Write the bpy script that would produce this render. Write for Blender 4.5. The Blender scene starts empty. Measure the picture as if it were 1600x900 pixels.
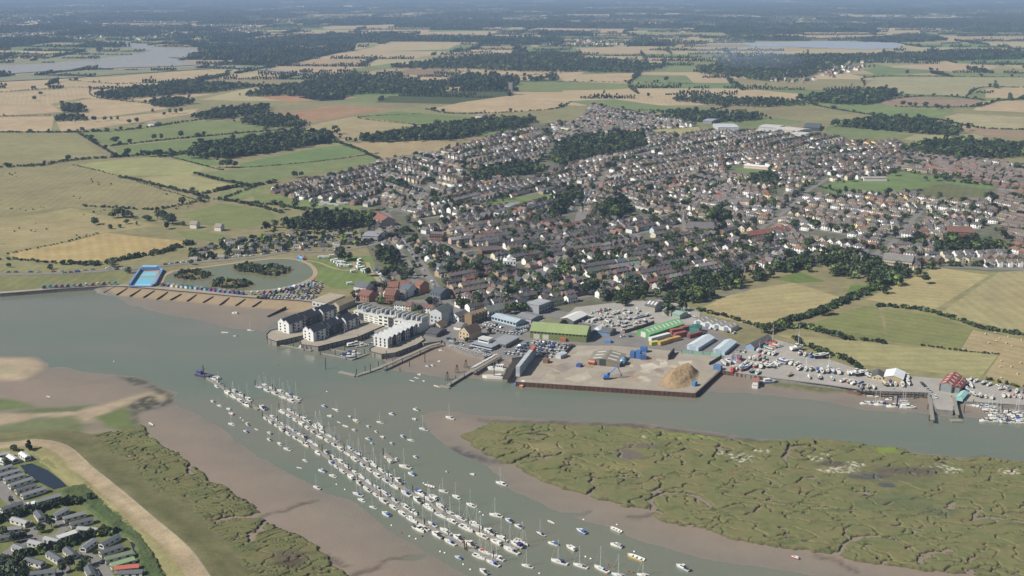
import bpy, math, random
import numpy as np
from mathutils import Vector, Matrix
random.seed(11)
rng = np.random.default_rng(11)
SC = bpy.context.scene
COL = SC.collection
R = math.radians

# ------------------------------------------------------------------ camera
CAM_H = 270.0
FPX = 1716.0                      # focal length in pixels of the 1600 px wide photograph
PITCH = math.atan((450 + 25) / FPX)
SP, CP = math.sin(PITCH), math.cos(PITCH)
cd = bpy.data.cameras.new('camera')
cam = bpy.data.objects.new('camera', cd)
COL.objects.link(cam)
cam.location = (0, 0, CAM_H)
cam.rotation_euler = (math.pi / 2 - PITCH, 0, 0)
cd.sensor_width = 36
cd.angle = 2 * math.atan(800 / FPX)
cd.clip_start = 1.0
cd.clip_end = 200000
SC.camera = cam

# ------------------------------------------------------------------ world, sun, exposure
SUN_EL = R(42)
SUN_FROM = Vector((-0.93, -0.37, 0)).normalized()
to_sun = Vector((SUN_FROM.x * math.cos(SUN_EL), SUN_FROM.y * math.cos(SUN_EL), math.sin(SUN_EL)))
W = bpy.data.worlds.new('World')
SC.world = W
W.use_nodes = True
wn = W.node_tree.nodes
wl = W.node_tree.links
for n in list(wn):
    wn.remove(n)
wo = wn.new('ShaderNodeOutputWorld')
wb = wn.new('ShaderNodeBackground')
ws = wn.new('ShaderNodeTexSky')
ws.sky_type = 'NISHITA'
ws.sun_disc = False
ws.sun_elevation = SUN_EL
ws.sun_rotation = math.atan2(to_sun.x, to_sun.y)
ws.air_density = 1.2
ws.dust_density = 1.6
wb.inputs['Strength'].default_value = 0.052
wl.new(ws.outputs[0], wb.inputs[0])
wl.new(wb.outputs[0], wo.inputs[0])
sd_ = bpy.data.lights.new('sun', 'SUN')
sd_.energy = 5.0
sd_.angle = R(0.5)
sd_.color = (1.0, 0.96, 0.88)
sun = bpy.data.objects.new('sun', sd_)
COL.objects.link(sun)
sun.location = (-300, -100, 600)
sun.rotation_euler = (-to_sun).to_track_quat('-Z', 'Y').to_euler()
SC.view_settings.view_transform = 'Standard'
SC.view_settings.look = 'None'
SC.view_settings.exposure = 0.27
SC.view_settings.gamma = 1.0
SC.view_settings.use_curve_mapping = False
SC.render.engine = 'CYCLES'
SC.cycles.use_denoising = True
SC.cycles.max_bounces = 4
SC.cycles.diffuse_bounces = 2
SC.cycles.glossy_bounces = 2
SC.cycles.transmission_bounces = 2
SC.cycles.volume_bounces = 0
SC.cycles.transparent_max_bounces = 4

# ------------------------------------------------------------------ geometry of the view: photograph pixel -> point on the ground
def G(px, py, z=0.0):
    u = (px - 800) / FPX
    v = (450 - py) / FPX
    dy = CP + v * SP
    dz = -SP + v * CP
    t = (z - CAM_H) / dz
    return (u * t, dy * t)

def GV(px, py, z=0.0):
    a = G(px, py, z)
    return Vector((a[0], a[1], z))

def GP(pts, z=0.0):
    return np.array([G(p[0], p[1], z) for p in pts])

def hpx(px, py, n, z=0.0):
    """metres of height that n pixels of height stand for at this ground point"""
    x, y = G(px, py, z)
    depth = y * CP + (CAM_H - z) * SP
    return n * depth / FPX / CP

# ------------------------------------------------------------------ numpy helpers
def _hash(ix, iy, s):
    h = (ix.astype(np.int64) * 374761393 + iy.astype(np.int64) * 668265263 + s * 1442695041) & 0x7fffffff
    h = ((h ^ (h >> 13)) * 1274126177) & 0x7fffffff
    return ((h ^ (h >> 16)) & 0xffff) / 65535.0 * 2 * np.pi

def noise(x, y, s=0):
    x = np.asarray(x, float); y = np.asarray(y, float)
    x0 = np.floor(x); y0 = np.floor(y)
    fx = x - x0; fy = y - y0
    u = fx * fx * fx * (fx * (fx * 6 - 15) + 10)
    v = fy * fy * fy * (fy * (fy * 6 - 15) + 10)
    def g(ax, ay, dx, dy):
        a = _hash(ax, ay, s)
        return np.cos(a) * dx + np.sin(a) * dy
    n00 = g(x0, y0, fx, fy); n10 = g(x0 + 1, y0, fx - 1, fy)
    n01 = g(x0, y0 + 1, fx, fy - 1); n11 = g(x0 + 1, y0 + 1, fx - 1, fy - 1)
    return ((n00 * (1 - u) + n10 * u) * (1 - v) + (n01 * (1 - u) + n11 * u) * v) * 1.4

def fbm(x, y, s=0, o=4):
    r = 0; a = 1.0; f = 1.0
    for i in range(o):
        r = r + a * noise(x * f, y * f, s + i * 17)
        a *= .5; f *= 2.03
    return r / 1.6

def inside(P, x, y):
    P = np.asarray(P); x = np.asarray(x); y = np.asarray(y)
    c = np.zeros(x.shape, bool)
    n = len(P)
    for i in range(n):
        x1, y1 = P[i]; x2, y2 = P[(i + 1) % n]
        if y1 == y2:
            continue
        c ^= ((y1 > y) != (y2 > y)) & (x < (x2 - x1) * (y - y1) / (y2 - y1) + x1)
    return c

class Area:
    """quick one-point test for a polygon"""
    def __init__(s, P):
        s.P = [tuple(p) for p in np.asarray(P).tolist()]; xs = [p[0] for p in s.P]; ys = [p[1] for p in s.P]
        s.b = (min(xs), max(xs), min(ys), max(ys))
    def has(s, x, y):
        if not (s.b[0] < x < s.b[1] and s.b[2] < y < s.b[3]): return False
        c = False; j = len(s.P) - 1
        for i in range(len(s.P)):
            x1, y1 = s.P[i]; x2, y2 = s.P[j]
            if (y1 > y) != (y2 > y) and x < (x2 - x1) * (y - y1) / (y2 - y1) + x1: c = not c
            j = i
        return c

def sdist(P, x, y, closed=True):
    """signed distance to a polygon (positive inside) or distance to an open line"""
    P = np.asarray(P, float)
    d = np.full(np.shape(x), 1e9)
    n = len(P)
    for i in range(n if closed else n - 1):
        a = P[i]; b = P[(i + 1) % n]
        ab = b - a
        L = max(ab @ ab, 1e-9)
        t = np.clip(((x - a[0]) * ab[0] + (y - a[1]) * ab[1]) / L, 0, 1)
        d = np.minimum(d, np.hypot(x - a[0] - t * ab[0], y - a[1] - t * ab[1]))
    if closed:
        return np.where(inside(P, x, y), d, -d)
    return d

def sstep(a, b, x):
    t = np.clip((x - a) / (b - a), 0, 1)
    return t * t * (3 - 2 * t)

# ------------------------------------------------------------------ materials
MATS = {}
def material(name, color=None, rough=0.8, var=0.15, scale=0.3, space='object', src='const', spec=0.3,
             bump=0.0, bscale=2.0, metallic=0.0, island=0.0, var2=0.0, scale2=0.02, hue=0.0, stripe=0.0, sscale=1.0, var3=0.0, scale3=1.0):
    """src: const | tint (object colour) | attr (colour attribute 'col')"""
    m = bpy.data.materials.new(name)
    m.use_nodes = True
    nt = m.node_tree; N = nt.nodes; L = nt.links
    b = N['Principled BSDF']
    b.inputs['Roughness'].default_value = rough
    b.inputs['Specular IOR Level'].default_value = spec
    b.inputs['Metallic'].default_value = metallic
    if src == 'tint':
        c = N.new('ShaderNodeObjectInfo').outputs['Color']
    elif src == 'attr':
        a = N.new('ShaderNodeAttribute'); a.attribute_name = 'col'; c = a.outputs['Color']
    else:
        r = N.new('ShaderNodeRGB'); r.outputs[0].default_value = (*color, 1); c = r.outputs[0]
    if space == 'object':
        co = N.new('ShaderNodeTexCoord').outputs['Object']
    else:
        co = N.new('ShaderNodeNewGeometry').outputs['Position']
    def mul(c, fac_out, amp):
        mr = N.new('ShaderNodeMapRange')
        mr.inputs['From Min'].default_value = 0.25; mr.inputs['From Max'].default_value = 0.75
        mr.inputs['To Min'].default_value = 1 - amp; mr.inputs['To Max'].default_value = 1 + amp
        mr.clamp = False
        L.new(fac_out, mr.inputs['Value'])
        v = N.new('ShaderNodeVectorMath'); v.operation = 'SCALE'
        L.new(c, v.inputs[0]); L.new(mr.outputs[0], v.inputs['Scale'])
        return v.outputs[0]
    for amp, s, det in ((var, scale, 5), (var2, scale2, 3), (var3, scale3, 4)):
        if amp:
            n = N.new('ShaderNodeTexNoise'); n.inputs['Scale'].default_value = s; n.inputs['Detail'].default_value = det
            n.inputs['Roughness'].default_value = 0.65
            L.new(co, n.inputs['Vector'])
            c = mul(c, n.outputs['Fac'], amp)
    if stripe:
        w = N.new('ShaderNodeTexWave'); w.inputs['Scale'].default_value = sscale; w.inputs['Distortion'].default_value = 0.6
        w.inputs['Detail'].default_value = 2
        if space == 'world':
            vr = N.new('ShaderNodeVectorRotate'); vr.rotation_type = 'Z_AXIS'; ob = N.new('ShaderNodeObjectInfo'); ma = N.new('ShaderNodeMath'); ma.operation = 'MULTIPLY'; ma.inputs[1].default_value = 3.1
            L.new(ob.outputs['Random'], ma.inputs[0]); L.new(ma.outputs[0], vr.inputs['Angle']); L.new(co, vr.inputs['Vector']); co2 = vr.outputs[0]
        else: co2 = co
        L.new(co2, w.inputs['Vector']); c = mul(c, w.outputs['Fac'], stripe)
    if island:
        g = N.new('ShaderNodeNewGeometry')
        c = mul(c, g.outputs['Random Per Island'], island)
        oi = N.new('ShaderNodeObjectInfo')
        c = mul(c, oi.outputs['Random'], island * .75)
    if hue:
        h = N.new('ShaderNodeHueSaturation')
        n = N.new('ShaderNodeTexNoise'); n.inputs['Scale'].default_value = scale * .37
        L.new(co, n.inputs['Vector'])
        mr = N.new('ShaderNodeMapRange'); mr.inputs['From Min'].default_value = .3; mr.inputs['From Max'].default_value = .7
        mr.inputs['To Min'].default_value = .5 - hue; mr.inputs['To Max'].default_value = .5 + hue
        L.new(n.outputs['Fac'], mr.inputs['Value']); L.new(mr.outputs[0], h.inputs['Hue'])
        L.new(c, h.inputs['Color']); c = h.outputs[0]
    L.new(c, b.inputs['Base Color'])
    if bump:
        n = N.new('ShaderNodeTexNoise'); n.inputs['Scale'].default_value = bscale; n.inputs['Detail'].default_value = 4
        L.new(co, n.inputs['Vector'])
        bp = N.new('ShaderNodeBump'); bp.inputs['Strength'].default_value = bump; bp.inputs['Distance'].default_value = 0.5
        L.new(n.outputs['Fac'], bp.inputs['Height']); L.new(bp.outputs[0], b.inputs['Normal'])
    MATS[name] = m
    return m

M_TINT = material('painted_surface', src='tint', rough=.7, var=.10, scale=.6, var2=.06, scale2=3)
M_GLOSS = material('glossy_paint', src='tint', rough=.28, var=.05, scale=1.0, spec=.5)
M_ROOF = material('roof_covering', src='tint', rough=.85, var=.22, scale=.5, var2=.15, scale2=4)
M_SHEET = material('profiled_sheet', src='tint', rough=.55, var=.12, scale=.12, var2=.10, scale2=.7, stripe=.07, sscale=1.1)
M_GLASS = material('window_glass', (.025, .03, .035), rough=.12, var=.2, scale=.3, spec=.6)
M_ATTR = material('coloured_surface', src='attr', rough=.75, var=.14, scale=.25, var2=.1, scale2=1.5, space='world')
M_ATTRG = material('coloured_gloss', src='attr', rough=.35, var=.05, scale=.5, space='world', spec=.5)
M_LEAF = material('leaves', (.040, .060, .024), rough=.75, var=.25, scale=.16, island=.42, spec=.2, hue=.025)
M_LEAFL = material('light_leaves', (.095, .13, .038), rough=.75, var=.25, scale=.16, island=.35, spec=.2, hue=.03)
M_LEAFG = material('grey_leaves', (.095, .115, .075), rough=.75, var=.2, scale=.16, island=.3, spec=.2, hue=.02)
M_LEAFD = material('needles', (.028, .044, .02), rough=.8, var=.2, scale=.16, island=.35, spec=.15)
M_BARK = material('bark', (.09, .07, .05), rough=.9, var=.2, scale=.8)
M_FIELD = material('field_surface', src='tint', rough=.95, var=.15, scale=.012, var2=.13, scale2=.25, var3=.16, scale3=.05, hue=.008, stripe=.025, sscale=.03, space='world', spec=.1)
M_FARM = material('farmland', src='attr', rough=.95, var=.10, scale=.004, var2=.08, scale2=.03, space='world', spec=.1)
M_GROUND = material('rough_grass', (.205, .185, .095), rough=.95, var=.20, scale=.008, var2=.22, scale2=.08, space='world', spec=.1, hue=.02)
M_TOWN = material('town_ground', (.125, .125, .085), rough=.95, var=.35, scale=.06, var2=.25, scale2=.4, space='world', spec=.1, hue=.03)
M_ASPH = material('asphalt', (.185, .172, .16), rough=.9, var=.14, scale=.08, var2=.1, scale2=1.2, space='world', spec=.2)
M_YARD = material('yard_gravel', (.31, .29, .26), rough=.92, var=.16, scale=.06, var2=.1, scale2=.6, space='world', spec=.2)
M_CONC = material('concrete', (.30, .262, .21), rough=.9, var=.17, scale=.07, var2=.12, scale2=.5, space='world', spec=.2)
M_STONE = material('quay_stone', (.2, .19, .175), rough=.9, var=.3, scale=.5, var2=.15, scale2=3, space='world')
M_TIMBER = material('dark_timber', (.045, .038, .032), rough=.85, var=.3, scale=.6, space='world')
M_DECK = material('weathered_deck', (.24, .22, .19), rough=.85, var=.2, scale=1.2, space='world')
M_RUST = material('rusty_steel', (.10, .05, .036), rough=.8, var=.4, scale=.25, var2=.3, scale2=2, space='world')
M_METAL = material('alloy', (.55, .55, .55), rough=.4, var=.05, scale=1, metallic=.6)
M_SAND = material('beach_sand', (.32, .25, .165), rough=.95, var=.12, scale=.05, var2=.1, scale2=.6, space='world', spec=.1)

# ------------------------------------------------------------------ objects
def link(o, parent=None, kind=None):
    COL.objects.link(o)
    if parent is not None:
        o.parent = parent
    if kind:
        o['kind'] = kind
    return o

def tag(o, label=None, cat=None, group=None, kind=None):
    if label: o['label'] = label
    if cat: o['category'] = cat
    if group: o['group'] = group
    if kind: o['kind'] = kind
    return o

def thing(name, label, cat, loc=(0, 0, 0), rz=0.0, group=None):
    o = bpy.data.objects.new(name, None)
    o.empty_display_size = 1
    o.location = loc
    o.rotation_euler = (0, 0, rz)
    COL.objects.link(o)
    return tag(o, label, cat, group)

def copy_tree(o, parent=None):
    c = o.copy()
    COL.objects.link(c)
    if parent is not None:
        c.parent = parent
    for ch in KIDS.get(o.name, []):
        k = copy_tree(ch, c)
        KIDS.setdefault(c.name, []).append(k)
    return c
KIDS = {}

def np_mesh(name, V, T, mats, col=None, smooth=False, midx=None):
    """V n x 3, T m x k polygon indices (k equal for all), col: per-face colour m x 3"""
    me = bpy.data.meshes.new(name)
    V = np.asarray(V, np.float32); T = np.asarray(T, np.int32)
    k = T.shape[1]
    me.vertices.add(len(V)); me.vertices.foreach_set('co', V.ravel())
    me.loops.add(T.size); me.loops.foreach_set('vertex_index', T.ravel())
    me.polygons.add(len(T))
    me.polygons.foreach_set('loop_start', np.arange(0, T.size, k, dtype=np.int32))
    if midx is not None:
        me.polygons.foreach_set('material_index', np.asarray(midx, np.int32))
    me.update(calc_edges=True)
    if smooth:
        me.polygons.foreach_set('use_smooth', np.ones(len(T), bool))
    if col is not None:
        a = me.color_attributes.new('col', 'FLOAT_COLOR', 'CORNER' if len(col) == len(T) else 'POINT')
        c = np.ones((len(T) * k if len(col) == len(T) else len(V), 4), np.float32)
        c[:, :3] = np.repeat(np.asarray(col), k, axis=0) if len(col) == len(T) else col
        a.data.foreach_set('color', c.ravel())
    for m in (mats if isinstance(mats, (list, tuple)) else [mats]):
        me.materials.append(m)
    return me

class MB:
    """collects faces for ONE mesh"""
    def __init__(s):
        s.V = []; s.F = []; s.M = []
    def face(s, pts, mi=0):
        i = len(s.V)
        s.V += [tuple(p) for p in pts]
        s.F.append(tuple(range(i, i + len(pts)))); s.M.append(mi)
    def box(s, x0, x1, y0, y1, z0, z1, mi=0, bottom=False):
        i = len(s.V)
        s.V += [(x0, y0, z0), (x1, y0, z0), (x1, y1, z0), (x0, y1, z0), (x0, y0, z1), (x1, y0, z1), (x1, y1, z1), (x0, y1, z1)]
        f = [(4, 5, 6, 7), (0, 1, 5, 4), (1, 2, 6, 5), (2, 3, 7, 6), (3, 0, 4, 7)]
        if bottom: f.append((3, 2, 1, 0))
        s.F += [tuple(i + k for k in q) for q in f]; s.M += [mi] * len(f)
    def cbox(s, c, half, rz=0.0, mi=0):
        i = len(s.V); ca, sa = math.cos(rz), math.sin(rz)
        for dz in (-1, 1):
            for dx, dy in ((-1, -1), (1, -1), (1, 1), (-1, 1)):
                x = dx * half[0]; y = dy * half[1]
                s.V.append((c[0] + x * ca - y * sa, c[1] + x * sa + y * ca, c[2] + dz * half[2]))
        f = [(4, 5, 6, 7), (0, 1, 5, 4), (1, 2, 6, 5), (2, 3, 7, 6), (3, 0, 4, 7), (3, 2, 1, 0)]
        s.F += [tuple(i + k for k in q) for q in f]; s.M += [mi] * 6
    def prism(s, poly, z0, z1, mi=0, mside=None, bottom=False):
        n = len(poly); i = len(s.V)
        a = sum(poly[k][0] * poly[(k + 1) % n][1] - poly[(k + 1) % n][0] * poly[k][1] for k in range(n))
        if a < 0: poly = poly[::-1]
        s.V += [(p[0], p[1], z0) for p in poly] + [(p[0], p[1], z1) for p in poly]
        s.F.append(tuple(i + n + k for k in range(n))); s.M.append(mi)
        for k in range(n):
            s.F.append((i + k, i + (k + 1) % n, i + n + (k + 1) % n, i + n + k)); s.M.append(mi if mside is None else mside)
    def rod(s, a, b, r0, r1=None, n=5, mi=0):
        a = Vector(a); b = Vector(b); r1 = r0 if r1 is None else r1
        d = (b - a).normalized()
        u = d.orthogonal().normalized(); v = d.cross(u)
        i = len(s.V)
        for p, r in ((a, r0), (b, r1)):
            for k in range(n):
                t = 2 * math.pi * k / n
                s.V.append(tuple(p + (u * math.cos(t) + v * math.sin(t)) * r))
        for k in range(n):
            s.F.append((i + k, i + (k + 1) % n, i + n + (k + 1) % n, i + n + k)); s.M.append(mi)
        s.F.append(tuple(i + n + k for k in range(n))); s.M.append(mi)
    def slab(s, p0, p1, p2, p3, th, mi=0):
        """sloping roof plate: top face p0..p3 (counter-clockwise from above), thickness th downwards"""
        t = [Vector(p) for p in (p0, p1, p2, p3)]
        b = [p - Vector((0, 0, th)) for p in t]
        s.face(t, mi)
        for k in range(4):
            s.face((b[k], b[(k + 1) % 4], t[(k + 1) % 4], t[k]), mi)
        s.face((b[3], b[2], b[1], b[0]), mi)
    def mesh(s, name, mats, smooth=False):
        me = bpy.data.meshes.new(name)
        me.from_pydata(s.V, [], s.F)
        for m in (mats if isinstance(mats, (list, tuple)) else [mats]):
            me.materials.append(m)
        if any(s.M):
            me.polygons.foreach_set('material_index', np.array(s.M, np.int32))
        if smooth:
            me.polygons.foreach_set('use_smooth', np.ones(len(s.F), bool))
        me.update()
        return me
    def build(s, name, mats, parent=None, color=None, kind=None, smooth=False):
        o = bpy.data.objects.new(name, s.mesh(name, mats, smooth))
        if color is not None: o.color = (*color[:3], 1)
        link(o, parent, kind)
        if parent is not None: KIDS.setdefault(parent.name, []).append(o)
        return o

def put(name, me, parent=None, color=None, loc=None, rz=None, scale=None, kind=None):
    o = bpy.data.objects.new(name, me)
    if color is not None: o.color = (*color[:3], 1)
    if loc is not None: o.location = loc
    if rz is not None: o.rotation_euler = (0, 0, rz)
    if scale is not None: o.scale = scale if hasattr(scale, '__len__') else (scale,) * 3
    link(o, parent, kind)
    if parent is not None: KIDS.setdefault(parent.name, []).append(o)
    return o

def sheet(name, poly, z, mat, color=None, kind='structure'):
    """flat ground sheet from world points"""
    mb = MB()
    p = [(a[0], a[1], z) for a in poly]
    n = len(p)
    if sum(p[k][0] * p[(k + 1) % n][1] - p[(k + 1) % n][0] * p[k][1] for k in range(n)) < 0:
        p = p[::-1]
    mb.face(p)
    return mb.build(name, mat, None, color, kind)

def smooth_line(pts, step=8.0):
    """Catmull-Rom through world points"""
    P = [np.array(p, float) for p in pts]
    P = [2 * P[0] - P[1]] + P + [2 * P[-1] - P[-2]]
    out = []
    for i in range(1, len(P) - 2):
        n = max(1, int(np.linalg.norm(P[i + 1] - P[i]) / step))
        for k in range(n):
            t = k / n
            a, b, c, d = P[i - 1], P[i], P[i + 1], P[i + 2]
            out.append(.5 * (2 * b + (c - a) * t + (2 * a - 5 * b + 4 * c - d) * t * t + (3 * b - a - 3 * c + d) * t ** 3))
    out.append(P[-2])
    return np.array(out)

def ribbon(mb, line, w, z, mi=0):
    line = np.asarray(line)
    t = np.gradient(line, axis=0)
    t /= np.maximum(np.linalg.norm(t, axis=1)[:, None], 1e-6)
    n = np.stack([-t[:, 1], t[:, 0]], 1)
    a = line + n * w / 2; b = line - n * w / 2
    for i in range(len(line) - 1):
        mb.face([(b[i][0], b[i][1], z), (b[i + 1][0], b[i + 1][1], z), (a[i + 1][0], a[i + 1][1], z), (a[i][0], a[i][1], z)], mi)

ONES = ['', 'first', 'second', 'third', 'fourth', 'fifth', 'sixth', 'seventh', 'eighth', 'ninth', 'tenth', 'eleventh', 'twelfth', 'thirteenth',
        'fourteenth', 'fifteenth', 'sixteenth', 'seventeenth', 'eighteenth', 'nineteenth']
TENS = ['', '', 'twenty', 'thirty', 'forty', 'fifty', 'sixty', 'seventy', 'eighty', 'ninety']
CARD = ['', 'one', 'two', 'three', 'four', 'five', 'six', 'seven', 'eight', 'nine']
def ordinal(n):
    if n < 20: return ONES[n]
    if n < 100:
        t, u = divmod(n, 10)
        return (TENS[t][:-1] + 'ieth') if u == 0 else TENS[t] + '-' + ONES[u]
    h, r = divmod(n, 100)
    return CARD[h] + '-hundred' + ('th' if r == 0 else '-and-' + ordinal(r))

ANCHORS = {}
def rank_labels(items, fmt, anchors):
    """items: (object, x, y, description); every label names its landmark and its turn counting outwards from it"""
    by = {}
    for o, x, y, d in items:
        a = min(anchors, key=lambda k: (anchors[k][0] - x) ** 2 + (anchors[k][1] - y) ** 2)
        by.setdefault(a, []).append((math.hypot(anchors[a][0] - x, anchors[a][1] - y), o, d))
    for a, L in by.items():
        L.sort(key=lambda t: t[0])
        for i, (_, o, d) in enumerate(L):
            o['label'] = fmt.format(d=d, n=ordinal(i + 1), a=a)

# ------------------------------------------------------------------ scattering (for what nobody could count)
def scatter(name, pts, scale, rot, sources, label=None, cat=None, kind='stuff', pick=None):
    """one object whose geometry nodes set one of the source meshes on every point"""
    pts = np.asarray(pts, np.float32)
    n = len(pts)
    if n == 0: return None
    me = bpy.data.meshes.new(name)
    me.vertices.add(n); me.vertices.foreach_set('co', pts.ravel())
    sc = np.asarray(scale, np.float32)
    if sc.ndim == 1: sc = np.stack([sc, sc, sc], 1)
    a = me.attributes.new('sc', 'FLOAT_VECTOR', 'POINT'); a.data.foreach_set('vector', np.ascontiguousarray(sc).ravel())
    ro = np.zeros((n, 3), np.float32); ro[:, 2] = rot
    a = me.attributes.new('ro', 'FLOAT_VECTOR', 'POINT'); a.data.foreach_set('vector', ro.ravel())
    ix = rng.integers(0, len(sources), n) if pick is None else pick
    a = me.attributes.new('ix', 'INT', 'POINT'); a.data.foreach_set('value', np.asarray(ix, np.int32))
    o = bpy.data.objects.new(name, me)
    link(o, None, kind)
    tag(o, label, cat)
    key = tuple(s.name for s in sources)
    ng = SCATTER_GROUPS.get(key)
    if ng is None:
        ng = bpy.data.node_groups.new('scatter', 'GeometryNodeTree')
        ng.interface.new_socket('Geometry', in_out='INPUT', socket_type='NodeSocketGeometry')
        ng.interface.new_socket('Geometry', in_out='OUTPUT', socket_type='NodeSocketGeometry')
        N = ng.nodes; L = ng.links
        gi = N.new('NodeGroupInput'); go = N.new('NodeGroupOutput')
        g2i = N.new('GeometryNodeGeometryToInstance')
        for s in reversed(sources):
            oi = N.new('GeometryNodeObjectInfo'); oi.inputs['Object'].default_value = s
            oi.inputs['As Instance'].default_value = False
            L.new(oi.outputs['Geometry'], g2i.inputs[0])
        ip = N.new('GeometryNodeInstanceOnPoints')
        ip.inputs['Pick Instance'].default_value = True
        def attr(nm, ty):
            q = N.new('GeometryNodeInputNamedAttribute'); q.data_type = ty; q.inputs['Name'].default_value = nm
            return [s for s in q.outputs if s.enabled and s.name == 'Attribute'][0]
        L.new(gi.outputs[0], ip.inputs['Points']); L.new(g2i.outputs[0], ip.inputs['Instance'])
        L.new(attr('ix', 'INT'), ip.inputs['Instance Index'])
        L.new(attr('sc', 'FLOAT_VECTOR'), ip.inputs['Scale'])
        e2r = N.new('FunctionNodeEulerToRotation')
        L.new(attr('ro', 'FLOAT_VECTOR'), e2r.inputs[0])
        L.new(e2r.outputs[0], ip.inputs['Rotation'])
        L.new(ip.outputs[0], go.inputs[0])
        SCATTER_GROUPS[key] = ng
    md = o.modifiers.new('scatter', 'NODES'); md.node_group = ng
    return o
SCATTER_GROUPS = {}
# ------------------------------------------------------------------ ground, fields, estuary
WATER_Z = -3.0
SHORE = [(0, 459), (90, 452), (165, 447), (200, 447.5), (300, 456), (400, 465), (470, 469), (500, 472), (536, 478), (552, 492), (566, 503),
         (600, 512), (640, 528), (662, 537), (690, 533), (722, 549), (757, 558), (775, 553), (800, 560), (822, 556), (828, 560), (806, 597), (1086, 615),
         (1126, 579), (1170, 586), (1215, 592), (1255, 597), (1330, 606), (1352, 611), (1450, 614), (1462, 640), (1489, 643), (1497, 622),
         (1508, 628), (1560, 631), (1600, 634)]
shore = GP(SHORE)
far = 70000.0
ground_poly = [(-far, shore[0][1] - 6)] + [(-1500, shore[0][1] - 6)] + [tuple(p) for p in shore] + [(1200, shore[-1][1] - 40), (far, shore[-1][1] - 40), (far, far), (-far, far)]
ground = sheet('ground', ground_poly, 0.0, M_GROUND)
# bed of the estuary's surroundings so that nothing ends below the frame
sheet('estuary_bed', [(-far, -far), (far, -far), (far, 1300), (-far, 1300)], -8.0, M_GROUND)

# sea wall: a real step along the edge of the land
wall = MB()
edge = [(-1500, shore[0][1] - 6)] + [tuple(p) for p in shore] + [(1200, shore[-1][1] - 40)]
for a, b in zip(edge[:-1], edge[1:]):
    wall.face([(a[0], a[1], -5), (b[0], b[1], -5), (b[0], b[1], .012), (a[0], a[1], .012)])
    # coping kerb
    d = Vector((b[0] - a[0], b[1] - a[1], 0)); L_ = d.length; d.normalize(); n = Vector((-d.y, d.x, 0)) * .6
    A = Vector((*a, 0)); B = Vector((*b, 0))
    wall.slab(A + Vector((0, 0, .35)) - n * .2, B + Vector((0, 0, .35)) - n * .2, B + n + Vector((0, 0, .35)), A + n + Vector((0, 0, .35)), .34)
wall.build('sea_wall', M_STONE, None, None, 'structure')

# water
m = bpy.data.materials.new('estuary_water'); m.use_nodes = True
nt = m.node_tree; N = nt.nodes; L = nt.links; b = N['Principled BSDF']
b.inputs['Roughness'].default_value = .16; b.inputs['Specular IOR Level'].default_value = .42
geo = N.new('ShaderNodeNewGeometry')
mp = N.new('ShaderNodeMapping'); mp.inputs['Scale'].default_value = (.35, 1, 1); mp.inputs['Rotation'].default_value = (0, 0, .5)
L.new(geo.outputs['Position'], mp.inputs['Vector'])
n1 = N.new('ShaderNodeTexNoise'); n1.inputs['Scale'].default_value = .009; n1.inputs['Detail'].default_value = 5; n1.inputs['Roughness'].default_value = .6
L.new(mp.outputs[0], n1.inputs['Vector'])
cr = N.new('ShaderNodeValToRGB')
cr.color_ramp.elements[0].position = .36; cr.color_ramp.elements[0].color = (.128, .152, .112, 1)
cr.color_ramp.elements[1].position = .64; cr.color_ramp.elements[1].color = (.172, .163, .122, 1)
L.new(n1.outputs['Fac'], cr.inputs[0]); L.new(cr.outputs[0], b.inputs['Base Color'])
n2 = N.new('ShaderNodeTexNoise'); n2.inputs['Scale'].default_value = .35; n2.inputs['Detail'].default_value = 4
n3 = N.new('ShaderNodeTexNoise'); n3.inputs['Scale'].default_value = .012; n3.inputs['Detail'].default_value = 3
L.new(geo.outputs['Position'], n3.inputs['Vector'])
mp2 = N.new('ShaderNodeMapping'); mp2.inputs['Scale'].default_value = (1, .5, 1); mp2.inputs['Rotation'].default_value = (0, 0, -.4)
L.new(geo.outputs['Position'], mp2.inputs['Vector']); L.new(mp2.outputs[0], n2.inputs['Vector'])
mu = N.new('ShaderNodeMath'); mu.operation = 'MULTIPLY'; L.new(n3.outputs['Fac'], mu.inputs[0]); mu.inputs[1].default_value = .55
bp = N.new('ShaderNodeBump'); bp.inputs['Distance'].default_value = .35
L.new(mu.outputs[0], bp.inputs['Strength']); L.new(n2.outputs['Fac'], bp.inputs['Height']); L.new(bp.outputs[0], b.inputs['Normal'])
M_WATER = m
def still(name, c, rough=.08):
    m = material(name, c, rough=rough, var=.1, scale=.02, space='world', spec=.45, bump=.08, bscale=.5)
    return m
M_LAKE = still('lake_water', (.145, .152, .085), .2)
M_POND = still('pond_water', (.018, .024, .035))
M_POOL = still('pool_water', (.16, .47, .62), .1)
M_POOLPALE = still('shallow_pool_water', (.20, .55, .68), .1)
M_RIVER = still('river_water', (.33, .295, .25), .22)
sheet('water', [(-6000, -1500), (6000, -1500), (6000, 1290), (-6000, 1290)], WATER_Z, M_WATER)

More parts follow.
